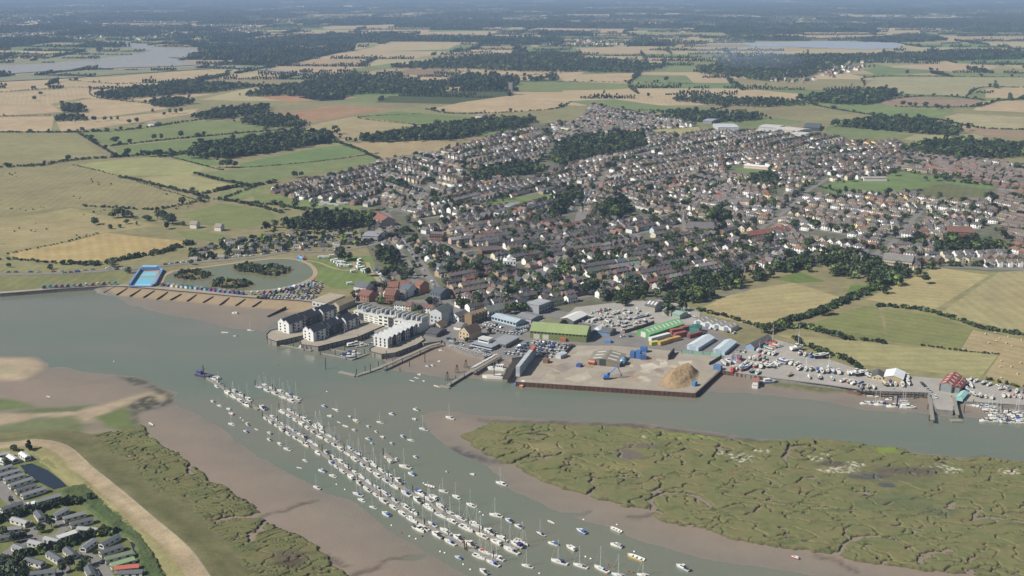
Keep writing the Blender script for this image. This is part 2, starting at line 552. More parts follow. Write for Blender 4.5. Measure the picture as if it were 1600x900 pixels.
# ---- estuary floor: mud flats, spit and sand island as one relief
MZ = WATER_Z
mud_polys = [
    [(268, 630), (300, 642), (350, 668), (385, 695), (430, 728), (500, 762), (565, 792), (600, 828), (665, 862), (740, 900), (800, 960), (700, 1100), (-500, 1100), (-700, 600),
     (-200, 556), (0, 557), (50, 557), (72, 566), (70, 576), (95, 573), (130, 580), (185, 587), (215, 588), (245, 598), (275, 613)],
    [(160, 450), (200, 477), (260, 490), (310, 503), (365, 513), (415, 518), (440, 497), (560, 470), (400, 440), (200, 430)],
    [(560, 470), (590, 553), (600, 560), (610, 578), (660, 585), (690, 591), (745, 592), (800, 600), (850, 570), (800, 520), (650, 490)],
    [(1080, 600), (1092, 611), (1160, 614), (1240, 622), (1300, 630), (1350, 641), (1450, 648), (1520, 654), (1620, 660), (1900, 690), (1900, 560), (1100, 540)],
    [(655, 650), (690, 641), (770, 648), (850, 654), (1000, 659), (1100, 673), (1200, 686), (1290, 691), (1400, 699), (1440, 710), (1600, 720), (2000, 760), (2200, 1000), (1500, 960), (1280, 905),
     (1200, 889), (1110, 873), (1030, 855), (960, 830), (900, 810), (860, 796), (800, 766), (760, 731), (715, 708), (690, 694), (672, 672)]]
gx = np.arange(-640, 720, 2.6); gy = np.arange(395, 1215, 2.6)
X, Y = np.meshgrid(gx, gy)
wob = fbm(X / 40, Y / 40, 3, 4)
Hh = np.full(X.shape, -5.0)
for i, p in enumerate(mud_polys):
    s = sdist(GP(p, MZ), X, Y) + wob * 5 + fbm(X / 9, Y / 9, 8, 3) * 1.2
    rise = 1.0 if i != 1 else .7
    h = np.where(s > 0, MZ + rise * (1 - np.exp(-s / 45)), MZ + np.maximum(s * .05, -2))
    Hh = np.maximum(Hh, h)
Hh = Hh + np.where(Hh > MZ + .05, .035 * fbm(X / 5, Y / 5, 21, 3) + .06 * fbm(X / 25, Y / 18, 22, 3), 0)
mudc = np.array([.222, .176, .135])
C = np.ones(X.shape + (3,)) * mudc
wet = sstep(MZ + .55, MZ, Hh)[..., None]
C = C * (1 - .10 * wet) + np.array([-.012, .004, .010]) * wet
C *= (1 + .10 * fbm(X / 60, Y / 30, 5, 4) + .05 * fbm(X / 6, Y / 6, 6, 3))[..., None]
def paint(poly, col, dz=0.0, soft=5.0, z=-2.2, rag=3.0, seed=40, mix=1.0, patch=0.0):
    global C, Hh
    s = sdist(GP(poly, z), X, Y) + rag * fbm(X / 8, Y / 8, seed, 4)
    w = sstep(-soft, soft, s) * mix
    if patch:
        w = w * sstep(-patch, patch * .4, fbm(X / 5, Y / 5, seed + 5, 4))
    C = C * (1 - w[..., None]) + np.array(col) * w[..., None] * (1 + .20 * fbm(X / 4, Y / 4, seed + 9, 3) + .22 * fbm(X / 17, Y / 11, seed + 10, 3))[..., None]
    if dz:
        Hh = Hh + dz * sstep(-soft * 1.6, soft * 3.2, s)
weed = (.045, .046, .026)
sand = (.34, .265, .175)
# sand island
paint([(-80, 560), (0, 558), (48, 558), (69, 567), (63, 579), (36, 594), (0, 594), (-80, 598)], (.36, .285, .19), 1.3, 4, -2, 1.5)
paint([(-60, 572), (0, 570), (22, 575), (18, 583), (-10, 586), (-60, 586)], (.27, .25, .14), .3, 5, -1.4, 3, 51, .7)
# land side of the spit
paint([(-200, 628), (0, 634), (100, 634), (180, 622), (232, 607), (262, 616), (258, 624), (236, 622), (196, 634), (150, 655), (160, 668), (205, 662), (215, 690), (300, 760), (420, 920), (-400, 920)], (.21, .175, .125), .25, 6, -1.8, 4, 61)
paint([(-200, 652), (0, 645), (70, 643), (120, 641), (180, 625), (232, 610), (262, 617), (255, 624), (232, 617), (196, 630), (150, 650), (133, 660), (112, 648), (60, 650), (0, 664), (-200, 670)], sand, .2, 4, -1.2, 2.5, 71)
paint([(-200, 668), (0, 664), (60, 652), (115, 648), (134, 662), (128, 676), (90, 686), (0, 698), (-200, 712)], (.142, .152, .066), .3, 4, -1.0, 3, 81)
paint([(150, 650), (198, 632), (204, 648), (214, 672), (196, 674), (165, 664)], (.118, .145, .045), .1, 3, -1.2, 2.5, 91)
paint([(-200, 620), (0, 620), (48, 629), (54, 634), (0, 640), (-200, 650)], (.12, .15, .05), .2, 3, -1.4, 3, 95)
paint([(15, 642), (60, 636), (110, 634), (145, 630), (120, 641), (60, 645)], (.10, .12, .045), 0, 3, -1.4, 3, 97, .9)
paint([(186, 587.5), (214, 589), (240, 601), (262, 613), (256, 616), (232, 606), (206, 598)], weed, .1, 3, -2.2, 3, 101, 1, .5)
paint([(262, 612), (271, 621), (268, 631), (246, 637), (205, 642), (200, 634), (226, 618), (243, 616), (240, 624), (256, 627)], weed, .1, 3, -2.0, 3, 105, 1, .5)
paint([(205, 640), (222, 640), (214, 655), (222, 676), (208, 672)], (.075, .08, .04), .1, 3, -2.0, 3, 107, 1, .6)
# island shore: dark shells and weed
paint([(750, 655), (850, 656), (1000, 661), (1100, 676), (1200, 688), (1300, 693), (1400, 701), (1430, 710), (1380, 700), (1280, 694), (1180, 690), (1040, 674), (900, 664), (770, 660)], (.075, .06, .045), 0, 3, -2.4, 4, 111, .8, .8)
paint([(682, 697), (705, 696), (760, 715), (795, 722), (770, 724), (715, 712), (690, 703)], (.06, .055, .06), 0, 3, -2.6, 4, 115, .9, .6)
paint([(1350, 700), (1380, 686), (1420, 700), (1410, 708)], (.12, .085, .06), 0, 4, -2.2, 4, 117, .7, .8)
# saltings under the boatyard
paint([(1200, 592), (1260, 597), (1330, 605), (1330, 610), (1290, 612), (1240, 606), (1205, 600)], (.10, .115, .045), .5, 3, -1.5, 3, 119, 1, .9)
# runnels cut in the flats
for k, pts in enumerate([[(405, 809), (420, 802), (440, 797), (465, 790), (485, 783), (497, 780)], [(545, 905), (560, 893), (590, 888), (597, 877), (610, 873), (640, 870), (660, 867)],
                         [(880, 805), (905, 802), (925, 797)], [(1018, 803), (1000, 808), (985, 806)], [(1275, 868), (1310, 876), (1335, 890)], [(270, 900), (330, 820), (310, 790)],
                         [(505, 865), (520, 872), (540, 885)]]):
    ln = smooth_line(GP(pts, -2.3), 5)
    d = sdist(ln, X + 3 * fbm(X / 7, Y / 7, 131), Y + 3 * fbm(X / 7, Y / 7, 137), False)
    w = sstep(2.6, .4, d)
    Hh -= .3 * w
    C *= (1 - .45 * w)[..., None]
# keep the relief under the land sheet
landmask = sdist(np.array(edge + [(1200, 3000), (-1500, 3000)]), X, Y)
Hh = np.where(landmask > 1.5, np.minimum(Hh, -2.2), Hh)
# a sandy beach in front of the promenade
s1 = sdist(smooth_line(GP([(165, 448), (200, 448.5), (300, 457), (400, 466), (470, 470), (500, 474), (536, 480)]), 12), X, Y, False)
bl = GP([(158, 447), (180, 459), (250, 466), (330, 474), (385, 479), (432, 481), (455, 487), (500, 480), (545, 482), (540, 470), (300, 450), (160, 443)], -1.5)
sb = sdist(bl, X, Y) + 2.5 * fbm(X / 6, Y / 6, 141)
wb_ = sstep(-2.5, 2.5, sb)
C = C * (1 - wb_[..., None]) + np.array((.30, .225, .14)) * (1 + .15 * fbm(X / 5, Y / 5, 143))[..., None] * wb_[..., None]
Hh = np.where(landmask < 1.5, np.maximum(Hh, np.where(sb > -8, -.5 - .13 * np.minimum(s1, 20) , -9)), Hh)
nx, ny = len(gx), len(gy)
idx = np.arange(nx * ny).reshape(ny, nx)
T = np.stack([idx[:-1, :-1], idx[:-1, 1:], idx[1:, 1:], idx[1:, :-1]], -1).reshape(-1, 4)
keep = (Hh.ravel()[T].max(1) > MZ - .4)
V = np.stack([X.ravel(), Y.ravel(), Hh.ravel()], 1)
def compact(V, T, col=None):
    u, inv = np.unique(T.ravel(), return_inverse=True)
    return V[u], inv.reshape(T.shape), (None if col is None else col[u])
V2, T2, C2 = compact(V, T[keep], C.reshape(-1, 3))
M_MUD = material('estuary_mud', src='attr', rough=.5, var=.05, scale=.05, var2=.05, scale2=.8, space='world', spec=.3, bump=.25, bscale=.8)
link(bpy.data.objects.new('mud_flat', np_mesh('mud_flat', V2, T2, M_MUD, C2, True)), None, 'structure')

# ---- salt marshes: fine relief with creeks cut into it
M_MARSH = material('salt_marsh', src='attr', rough=.95, var=.13, scale=.35, var2=.12, scale2=1.6, space='world', spec=.1, bump=.2, bscale=1.6)
def marsh(name, poly, step, seed, ang, stretch, top, blobs, width=1.0, extra=(), dens=0.0, fs=1.0, tone=1.0):
    P = GP(poly, -1.8)
    lo = P.min(0) - 6; hi = P.max(0) + 6
    x, y = np.meshgrid(np.arange(lo[0], hi[0], step), np.arange(lo[1], hi[1], step))
    s = sdist(P, x, y) + 3.2 * fbm(x / 10, y / 10, seed, 3) + 1.0 * fbm(x / 2.5, y / 2.5, seed + 3, 2)
    ca, sa = math.cos(ang), math.sin(ang)
    u = (x * ca + y * sa) / stretch; v = -x * sa + y * ca
    wu = u + 9 * fbm(u / 16, v / 16, seed + 5, 3); wv = v + 9 * fbm(u / 16 + 7, v / 16, seed + 6, 3)
    n = noise(wu / 15 / fs, wv / 13 / fs, seed + 11)
    gate = sstep(-.6 - dens, -.3 - dens, noise(u / 26, v / 22, seed + 12))
    wd = (.05 + .022 * noise(u / 30, v / 30, seed + 13)) * width
    cre = sstep(wd, wd * .25, np.abs(n)) * gate
    n2 = noise(wu / 8.5 / fs + 31, wv / 7.5 / fs, seed + 14)
    gate2 = sstep(.02 - dens, .25 - dens, noise(u / 19 + 5, v / 19, seed + 15))
    cre2 = sstep(.062 * width, .02, np.abs(n2)) * gate2
    big = np.zeros_like(x)
    for pts, w in extra:
        dd = sdist(smooth_line(GP(pts, -1.8), 4), x + 3 * fbm(x / 8, y / 8, seed + 21), y + 3 * fbm(x / 8, y / 8, seed + 22), False)
        big = np.maximum(big, sstep(w, w * .35, dd))
    cut = np.maximum(np.maximum(cre, .8 * cre2), big)
    if fs < 1: n3 = noise(wu / 6 + 77, wv / 5.5, seed + 16); cut = np.maximum(cut, .6 * sstep(.07, .02, np.abs(n3)) * sstep(.05, .3, noise(u / 15, v / 15 + 9, seed + 17)))
    t = top + .22 * fbm(x / 30, y / 30, seed + 30, 3) + .05 * fbm(x / 2.2, y / 2.2, seed + 31, 3) + .12 * sstep(.25, .05, np.abs(n))
    rim = sstep(-.8, 1.5, s)
    h = -2.75 + (t + 2.75) * rim
    h = h - cut * rim * 2.2
    h = np.where(s < -.8, -3.6, h)
    g = np.array((.142, .150, .064)); ol = np.array((.168, .158, .073)); dk = np.array((.090, .108, .044)); br = np.array((.17, .118, .07))
    a = sstep(-.5, .5, fbm(x / 22, y / 16, seed + 40, 4))[..., None]
    col = g * (1 - a) + ol * a
    a = (.75 * sstep(.1, .55, fbm(x / 14, y / 9, seed + 41, 4)))[..., None]
    col = col * (1 - a) + dk * a
    a = (.7 * sstep(.25, .6, fbm(x / 11, y / 8, seed + 42, 4)))[..., None]
    col = col * (1 - a) + br * a
    mud = np.array((.052, .045, .03))
    col = col * tone
    a = sstep(.08, .4, cut)[..., None]
    col = col * (1 - a) + mud * a
    a = sstep(2.2, -.2, s)[..., None] * .8
    col = col * (1 - a) + np.array((.075, .07, .038)) * a
    for (bx, by, rx, ry, c, soft, patch) in blobs:
        cx, cy = G(bx, by, -1.5); ex = G(bx + rx, by, -1.5)[0] - cx; ey = abs(G(bx, by - ry, -1.5)[1] - cy)
        d = 1 - np.hypot((x - cx) / ex, (y - cy) / ey) + .45 * fbm(x / 9, y / 6, seed + 50, 4)
        w = sstep(0, soft, d)
        if c is wrack: w = w * sstep(-.15, .25, fbm(x / 2.6, y / 2.6, seed + 51, 4) + patch - .08)
        col = col * (1 - w[..., None]) + np.array(c) * w[..., None]
    col = col * (1 + .10 * fbm(x / 3, y / 3, seed + 60, 3))[..., None]
    ny, nx = x.shape
    idx = np.arange(nx * ny).reshape(ny, nx)
    T = np.stack([idx[:-1, :-1], idx[:-1, 1:], idx[1:, 1:], idx[1:, :-1]], -1).reshape(-1, 4)
    k = (s.ravel()[T].max(1) > -1.5)
    v2, t2, c2 = compact(np.stack([x.ravel(), y.ravel(), h.ravel()], 1), T[k], col.reshape(-1, 3))
    return link(bpy.data.objects.new(name, np_mesh(name, v2, t2, M_MARSH, c2, True)), None, 'structure')
wrack = (.44, .41, .33); pool = (.10, .085, .062); dirt = (.12, .115, .062)
marsh('salt_marsh', [(722, 679), (770, 659), (850, 661), (960, 665), (1040, 672), (1090, 679), (1180, 690), (1260, 684), (1330, 690), (1370, 697), (1410, 700), (1428, 708), (1500, 716), (1540, 713), (1600, 722),
                     (1800, 745), (1900, 930), (1640, 915), (1540, 898), (1440, 889), (1400, 884), (1340, 875), (1308, 862), (1300, 865), (1260, 858), (1200, 850), (1140, 839), (1100, 825), (1050, 817), (1020, 806),
                     (1016, 790), (1008, 793), (975, 790), (930, 777), (890, 765), (850, 752), (825, 737), (800, 723), (775, 715), (742, 698)], .62, 200, .1, 1.5, -1.25,
      [(1158, 716, 26, 8, wrack, .35, .0), (1130, 708, 20, 5, wrack, .4, -.1), (1190, 705, 16, 5, wrack, .4, -.1), (1273, 718, 14, 6, wrack, .35, 0), (1292, 710, 12, 5, wrack, .35, -.05), (1315, 735, 38, 6, wrack, .3, .1), (1332, 726, 20, 6, wrack, .3, .1),
       (1485, 735, 22, 7, wrack, .35, 0), (1465, 728, 18, 4, wrack, .4, -.1), (1577, 737, 22, 6, wrack, .35, .0), (845, 696, 16, 5, wrack, .5, -.25), (1005, 683, 6, 3, wrack, .4, 0),
       (1395, 742, 95, 18, dirt, .6, 0), (1420, 736, 70, 7, pool, .5, 0), (1360, 745, 40, 5, (.085, .085, .075), .5, 0), (1385, 758, 22, 5, (.075, .08, .075), .4, 0), (1300, 725, 30, 6, pool, .5, 0),
       (980, 710, 26, 12, (.13, .115, .09), .5, 0), (1000, 697, 34, 5, (.125, .105, .08), .6, 0), (1400, 785, 100, 22, (.105, .12, .058), .9, 0), (1470, 800, 45, 10, (.10, .11, .06), .7, 0),
       (1385, 702, 22, 8, (.16, .20, .045), .5, 0), (1100, 682, 130, 7, (.16, .185, .06), .8, 0), (850, 700, 60, 12, (.20, .17, .085), .9, 0), (970, 730, 70, 10, (.185, .165, .075), .9, 0)],
      1.0, [([(1030, 802), (1018, 782), (1035, 772), (1060, 770), (1090, 776), (1110, 790)], 2.2), ([(1228, 720), (1230, 705), (1240, 697), (1262, 694)], 2.0), ([(905, 800), (905, 785), (930, 762), (925, 748), (1000, 746)], 1.3),
            ([(1310, 865), (1320, 850), (1350, 838), (1390, 842), (1410, 850)], 1.8), ([(1440, 880), (1442, 868), (1470, 862), (1490, 870)], 1.6), ([(800, 724), (815, 716), (830, 712), (850, 715), (880, 708)], 1.6),
            ([(1490, 785), (1482, 793), (1530, 797), (1515, 812), (1545, 808), (1600, 816)], 1.8), ([(1200, 782), (1250, 790), (1300, 795), (1340, 798)], 1.2)], .05, 1.12, .95)
marsh('salt_marsh', [(222, 662), (232, 680), (250, 690), (258, 700), (277, 706), (300, 727), (325, 740), (325, 752), (345, 757), (372, 775), (400, 790), (406, 800), (385, 806), (410, 811), (422, 817), (450, 827), (470, 835),
                     (495, 852), (520, 880), (545, 897), (600, 960), (480, 1000), (375, 960), (330, 900), (300, 853), (258, 806), (203, 764), (168, 730), (122, 694), (118, 684), (150, 678), (190, 672)], .5, 300, .42, 2.3, -1.2,
      [(455, 870, 40, 14, (.10, .085, .055), .6, 0), (450, 880, 30, 10, (.085, .07, .045), .5, 0), (240, 690, 25, 8, (.15, .16, .06), .6, 0)], .8,
      [([(405, 806), (370, 808), (340, 812), (318, 818)], 2.0), ([(415, 812), (400, 830), (388, 845)], 1.8), ([(120, 690), (160, 702), (205, 742), (240, 775), (310, 815), (345, 862), (372, 905)], 1.2), ([(303, 741), (297, 735), (296, 727)], 1.6)], .6, .75, .84)

# ---- west shore: sea bank, caravan park ground
LZ = -0.4
park = [(-900, 690), (-300, 694), (0, 699), (52, 697), (80, 708), (105, 735), (150, 775), (205, 830), (250, 872), (290, 930), (330, 1010), (-900, 1010)]
pk = sheet('grass_field', GP(park, LZ), LZ, M_FIELD, (.135, .145, .055))
bank = smooth_line(GP([(-500, 706), (-200, 704), (0, 697), (50, 692), (92, 700), (130, 732), (178, 773), (231, 818), (276, 857), (308, 900), (335, 945), (350, 1000)], 1.2), 5)
t = np.gradient(bank, axis=0); t /= np.linalg.norm(t, axis=1)[:, None]
nrm = np.stack([-t[:, 1], t[:, 0]], 1)
prof = [(-16, -.6, (.20, .19, .085)), (-11, -.2, (.25, .225, .11)), (-7, .9, (.20, .185, .085)), (-5, 1.35, (.22, .185, .10)), (-4, 1.4, (.30, .24, .15)), (0, 1.5, (.34, .27, .175)), (4.1, 1.4, (.33, .26, .165)), (4.9, 1.38, (.38, .335, .26)),
        (5.9, 1.15, (.18, .165, .08)), (12, .1, (.125, .122, .057)), (19, -.9, (.14, .132, .062)), (26, -1.4, (.155, .142, .075)), (29, -2.2, (.12, .11, .07))]
V = []; C_ = []
for i in range(len(bank)):
    for j, (o, z, c) in enumerate(prof):
        w = 1 + .12 * float(noise(i * .13, j * 1.7, 77))
        p = bank[i] + nrm[i] * o * w
        V.append((p[0], p[1], z + .12 * float(noise(i * .3, j * .9, 78)))); C_.append(np.array(c) * (1 + .2 * float(noise(i * .21, j * 2.1, 79))))
k = len(prof); idx = np.arange(len(V)).reshape(-1, k)
T = np.stack([idx[:-1, 1:], idx[:-1, :-1], idx[1:, :-1], idx[1:, 1:]], -1).reshape(-1, 4)
M_BANK = material('sea_bank_turf', src='attr', rough=.95, var=.22, scale=.12, var2=.20, scale2=1.1, var3=.16, scale3=.035, space='world', spec=.1, bump=.2, bscale=1.5)
link(bpy.data.objects.new('sea_bank', np_mesh('sea_bank', np.array(V), T[:, ::-1], M_BANK, np.array(C_), True)), None, 'structure')
sheet('pond', GP([(31, 727), (50, 724), (75, 735), (95, 750), (105, 760), (84, 765), (58, 752), (40, 738)], LZ), LZ + .05, M_POND)
sheet('pond', GP([(203, 846), (212, 848), (221, 868), (216, 872), (208, 860)], LZ), LZ + .05, M_POND)

# ---- fields (photograph outline, colour)
TAN = (.36, .275, .165); PALE = (.33, .28, .155); GOLD = (.34, .26, .12); OLIVE = (.222, .192, .10); GREEN = (.15, .175, .075); BRIGHT = (.13, .175, .068); DGRASS = (.16, .18, .075); BROWN = (.21, .145, .095)
FIELDS = [
    ([(10, 397), (110, 378), (165, 364), (298, 378), (240, 397), (170, 408), (120, 412), (25, 404)], GOLD),
    ([(0, 342), (60, 335), (110, 325), (150, 335), (250, 352), (160, 365), (110, 376), (0, 396)], (.27, .225, .115)),
    ([(-260, 310), (0, 262), (115, 258), (185, 275), (320, 316), (310, 321), (240, 326), (180, 329), (110, 324), (60, 330), (0, 338), (-260, 350)], OLIVE),
    ([(122, 257), (190, 249), (245, 245), (335, 260), (300, 273), (185, 275)], (.25, .245, .11)),
    ([(212, 278), (290, 272), (372, 291), (310, 301)], (.28, .255, .125)),
    ([(260, 243), (300, 239), (350, 256), (318, 260)], BRIGHT), ([(372, 256), (500, 231), (545, 226), (585, 236), (500, 252), (378, 262)], BRIGHT),
    ([(308, 271), (400, 262), (590, 241), (586, 255), (440, 281), (398, 288), (378, 287)], GREEN),
    ([(120, 206), (300, 190), (395, 189), (432, 200), (300, 214), (170, 228), (150, 220)], (.15, .175, .07)),
    ([(176, 230), (300, 217), (440, 203), (455, 206), (420, 216), (300, 236), (250, 245), (190, 243)], (.135, .17, .065)),
    ([(-100, 147), (0, 145), (138, 137), (150, 149), (75, 163), (0, 164), (-100, 165)], TAN), ([(-100, 166), (80, 163), (98, 175), (0, 181), (-100, 182)], TAN), ([(-100, 184), (85, 182), (80, 205), (-100, 207)], TAN),
    ([(88, 190), (130, 188), (310, 170), (302, 178), (200, 193), (120, 204), (95, 205)], TAN), ([(85, 166), (150, 152), (240, 163), (262, 170), (140, 186), (128, 178)], TAN),
    ([(-260, 212), (110, 208), (165, 243), (60, 252), (-260, 270)], (.225, .205, .10)), ([(188, 153), (270, 142), (330, 148), (235, 159)], TAN),
    ([(405, 183), (520, 165), (612, 170), (560, 178), (500, 190), (465, 192)], (.28, .175, .10)), ([(465, 200), (550, 182), (652, 195), (600, 209), (540, 221), (500, 210)], (.29, .235, .13)),
    ([(562, 182), (620, 174), (742, 183), (660, 196)], (.135, .17, .065)), ([(668, 172), (720, 160), (800, 149), (892, 160), (860, 171), (760, 178)], TAN),
    ([(540, 225), (640, 218), (718, 222), (705, 233), (600, 247), (565, 236)], (.30, .235, .13)), ([(115, 126), (200, 118), (290, 110), (362, 110), (330, 121), (200, 131)], TAN),
    ([(0, 133), (60, 131), (100, 137), (0, 144)], TAN), ([(400, 150), (520, 147), (560, 153), (450, 160)], (.31, .18, .10)), ([(640, 139), (720, 136), (722, 142), (650, 145)], TAN),
    ([(700, 108), (760, 103), (830, 104), (820, 115), (720, 117)], TAN), ([(535, 110), (610, 99), (612, 107), (560, 114)], DGRASS), ([(610, 114), (640, 108), (700, 109), (680, 119)], BROWN),
    ([(545, 82), (605, 68), (720, 67), (700, 77), (600, 80)], (.36, .29, .17)), ([(650, 50), (780, 48), (780, 54), (660, 55)], TAN), ([(500, 42), (620, 38), (625, 43), (510, 46)], TAN),
    ([(800, 119), (900, 112), (905, 120), (800, 128)], TAN), ([(870, 126), (880, 117), (992, 114), (986, 128)], TAN), ([(985, 128), (1000, 117), (1072, 118), (1085, 131)], GREEN), ([(800, 128), (870, 127), (1040, 133), (960, 140), (840, 142)], DGRASS),
    ([(950, 147), (1015, 145), (1070, 155), (1140, 164), (1060, 164), (1000, 157)], TAN), ([(885, 158), (960, 155), (1040, 166), (1110, 168), (1085, 178), (1000, 175), (920, 165)], GREEN), ([(1130, 143), (1180, 140), (1263, 148), (1250, 156), (1180, 153)], TAN),
    ([(1352, 134), (1370, 120), (1600, 121), (1600, 137), (1535, 137), (1510, 150), (1410, 146)], (.27, .245, .14)), ([(1540, 139), (1600, 137), (1600, 153), (1540, 153)], TAN), ([(1362, 160), (1400, 150), (1535, 156), (1522, 166), (1400, 166)], (.24, .175, .12)),
    ([(1252, 163), (1340, 160), (1400, 168), (1490, 174), (1462, 186), (1390, 182), (1300, 170)], (.15, .19, .075)), ([(1475, 183), (1500, 177), (1600, 183), (1600, 202), (1500, 200)], (.30, .26, .15)), ([(1285, 203), (1300, 195), (1405, 203), (1400, 211), (1310, 213)], GREEN),
    ([(1395, 213), (1480, 206), (1550, 212), (1500, 221), (1430, 222)], (.26, .25, .13)), ([(1495, 199), (1600, 205), (1600, 214), (1540, 214)], (.25, .18, .12)), ([(1540, 158), (1700, 156), (1700, 180), (1520, 172)], TAN),
    ([(1060, 187), (1200, 183), (1260, 190), (1180, 203), (1090, 198)], GREEN), ([(1390, 103), (1500, 99), (1560, 103), (1545, 109), (1400, 109)], TAN), ([(1180, 118), (1265, 103), (1262, 113), (1200, 121)], (.27, .24, .13)),
    ([(1345, 108), (1390, 105), (1500, 113), (1370, 117)], (.13, .17, .07)), ([(1340, 57), (1420, 55), (1500, 56), (1490, 65), (1350, 60)], TAN), ([(900, 75), (1020, 72), (1025, 84), (905, 83)], TAN),
    ([(745, 206), (820, 200), (850, 206), (800, 216), (740, 213)], (.13, .165, .065)), ([(800, 205), (850, 203), (862, 210), (800, 217)], GREEN), ([(1020, 205), (1090, 198), (1100, 206), (1060, 210)], PALE),
    ([(1090, 485), (1150, 455), (1240, 442), (1325, 468), (1300, 480), (1225, 505), (1190, 513), (1120, 496)], (.305, .255, .13)), ([(1352, 468), (1462, 418), (1546, 430), (1456, 487)], (.32, .265, .135)),
    ([(1468, 490), (1562, 425), (1620, 422), (1900, 440), (1900, 580), (1600, 522), (1540, 507)], (.285, .245, .13)), ([(1268, 506), (1350, 478), (1372, 480), (1386, 535), (1320, 528), (1262, 516)], (.165, .175, .068)),
    ([(1382, 482), (1470, 495), (1520, 514), (1500, 546), (1386, 533)], (.17, .175, .07)), ([(1213, 523), (1320, 531), (1385, 538), (1560, 555), (1532, 590), (1450, 581), (1330, 568), (1285, 545)], (.27, .245, .12)),
    ([(1520, 516), (1600, 531), (1900, 590), (1900, 660), (1600, 606), (1537, 591), (1562, 555), (1502, 546)], (.30, .24, .135)), ([(1330, 445), (1375, 446), (1370, 458), (1320, 465)], (.12, .17, .05)), ([(1210, 435), (1250, 425), (1290, 440), (1240, 442)], (.12, .16, .05)),
    ([(395, 305), (430, 301), (520, 315), (570, 318), (560, 330), (480, 325), (400, 315)], (.15, .18, .07)), ([(285, 335), (345, 318), (420, 328), (440, 345), (380, 358), (310, 350)], (.16, .175, .07)), ([(345, 300), (400, 290), (430, 292), (380, 312), (340, 315)], DGRASS),
    ([(275, 362), (310, 360), (360, 370), (340, 378), (290, 372)], DGRASS), ([(-200, 445), (0, 430), (110, 425), (195, 420), (200, 428), (190, 443), (90, 448), (0, 455), (-200, 470)], (.165, .165, .072)),
    ([(-200, 410), (0, 412), (150, 417), (200, 415), (140, 420), (0, 428), (-200, 440)], (.20, .19, .09)),
    # greens in the town
    ([(1275, 292), (1310, 283), (1380, 277), (1402, 268), (1472, 277), (1482, 285), (1430, 296), (1400, 303), (1310, 305)], BRIGHT), ([(1472, 286), (1500, 280), (1558, 290), (1545, 296)], (.13, .18, .07)), ([(1420, 300), (1465, 288), (1545, 297), (1550, 312), (1480, 316)], (.12, .125, .06)),
    ([(1140, 265), (1162, 261), (1205, 266), (1200, 275), (1178, 275)], BRIGHT), ([(735, 320), (800, 308), (866, 302), (868, 312), (840, 318), (780, 326)], (.14, .17, .065)), ([(1320, 213), (1430, 210), (1400, 222), (1330, 220)], DGRASS),
    ([(470, 407), (520, 400), (580, 400), (597, 443), (560, 449), (525, 452), (495, 440), (490, 420)], (.135, .175, .06)), ([(1010, 203), (1080, 200), (1100, 207), (1060, 211)], (.3, .27, .12)),
]
done = []
for p, c in FIELDS:
    q = GP(p); b = (*q.min(0), *q.max(0))
    used = {l for l, o in done if b[0] < o[2] and o[0] < b[2] and b[1] < o[3] and o[1] < b[3]}
    lev = next(l for l in range(99) if l not in used); done.append((lev, b))
    sheet('field', q, .08 + .012 * lev, M_FIELD, c)
FIELD_W = [GP(p) for p, c in FIELDS]
# the lake, its islands (structure: banks), the lido basin is built later
LAKE = [(252, 440), (257, 430), (270, 424), (340, 415), (400, 407), (440, 404), (472, 408), (490, 419), (491, 432), (470, 443), (440, 451), (400, 455), (340, 456), (280, 452), (256, 447)]
mb = MB(); ln = smooth_line(np.vstack([GP(LAKE), GP(LAKE[:1])]), 8); ribbon(mb, ln, 4.5, .25); mb.build('lake_path', M_SAND, None, None, 'structure')
sheet('lake', smooth_line(np.vstack([GP(LAKE), GP(LAKE[:1])]), 8)[:-1], .21, M_LAKE)
# distant river
RIVER = [(-300, 128), (0, 117), (60, 113), (150, 108), (250, 105), (300, 103), (318, 100), (290, 97), (262, 90), (300, 92), (328, 82), (300, 76), (250, 74), (200, 66), (140, 64), (190, 73), (240, 80), (190, 88), (120, 96), (60, 101), (0, 103), (-300, 112)]
sheet('river', GP(RIVER), 2.2, M_RIVER)
sheet('river', GP([(318, 100), (360, 103), (420, 108), (480, 115), (480, 117), (420, 112), (350, 106), (300, 104)]), 2.3, M_RIVER)
sheet('mud_bank', GP([(-300, 130), (0, 119), (60, 115), (150, 110), (300, 105), (330, 108), (200, 116), (100, 123), (0, 128), (-300, 140)]), 1.9, M_FIELD, (.20, .20, .125))
sheet('mud_bank', GP([(0, 103), (60, 101), (120, 96), (190, 88), (240, 80), (190, 73), (150, 75), (100, 88), (0, 98)]), 1.9, M_FIELD, (.21, .205, .12))
sheet('lake', GP([(465, 152), (500, 149), (540, 149), (538, 156), (500, 158)]), .4, M_POND)
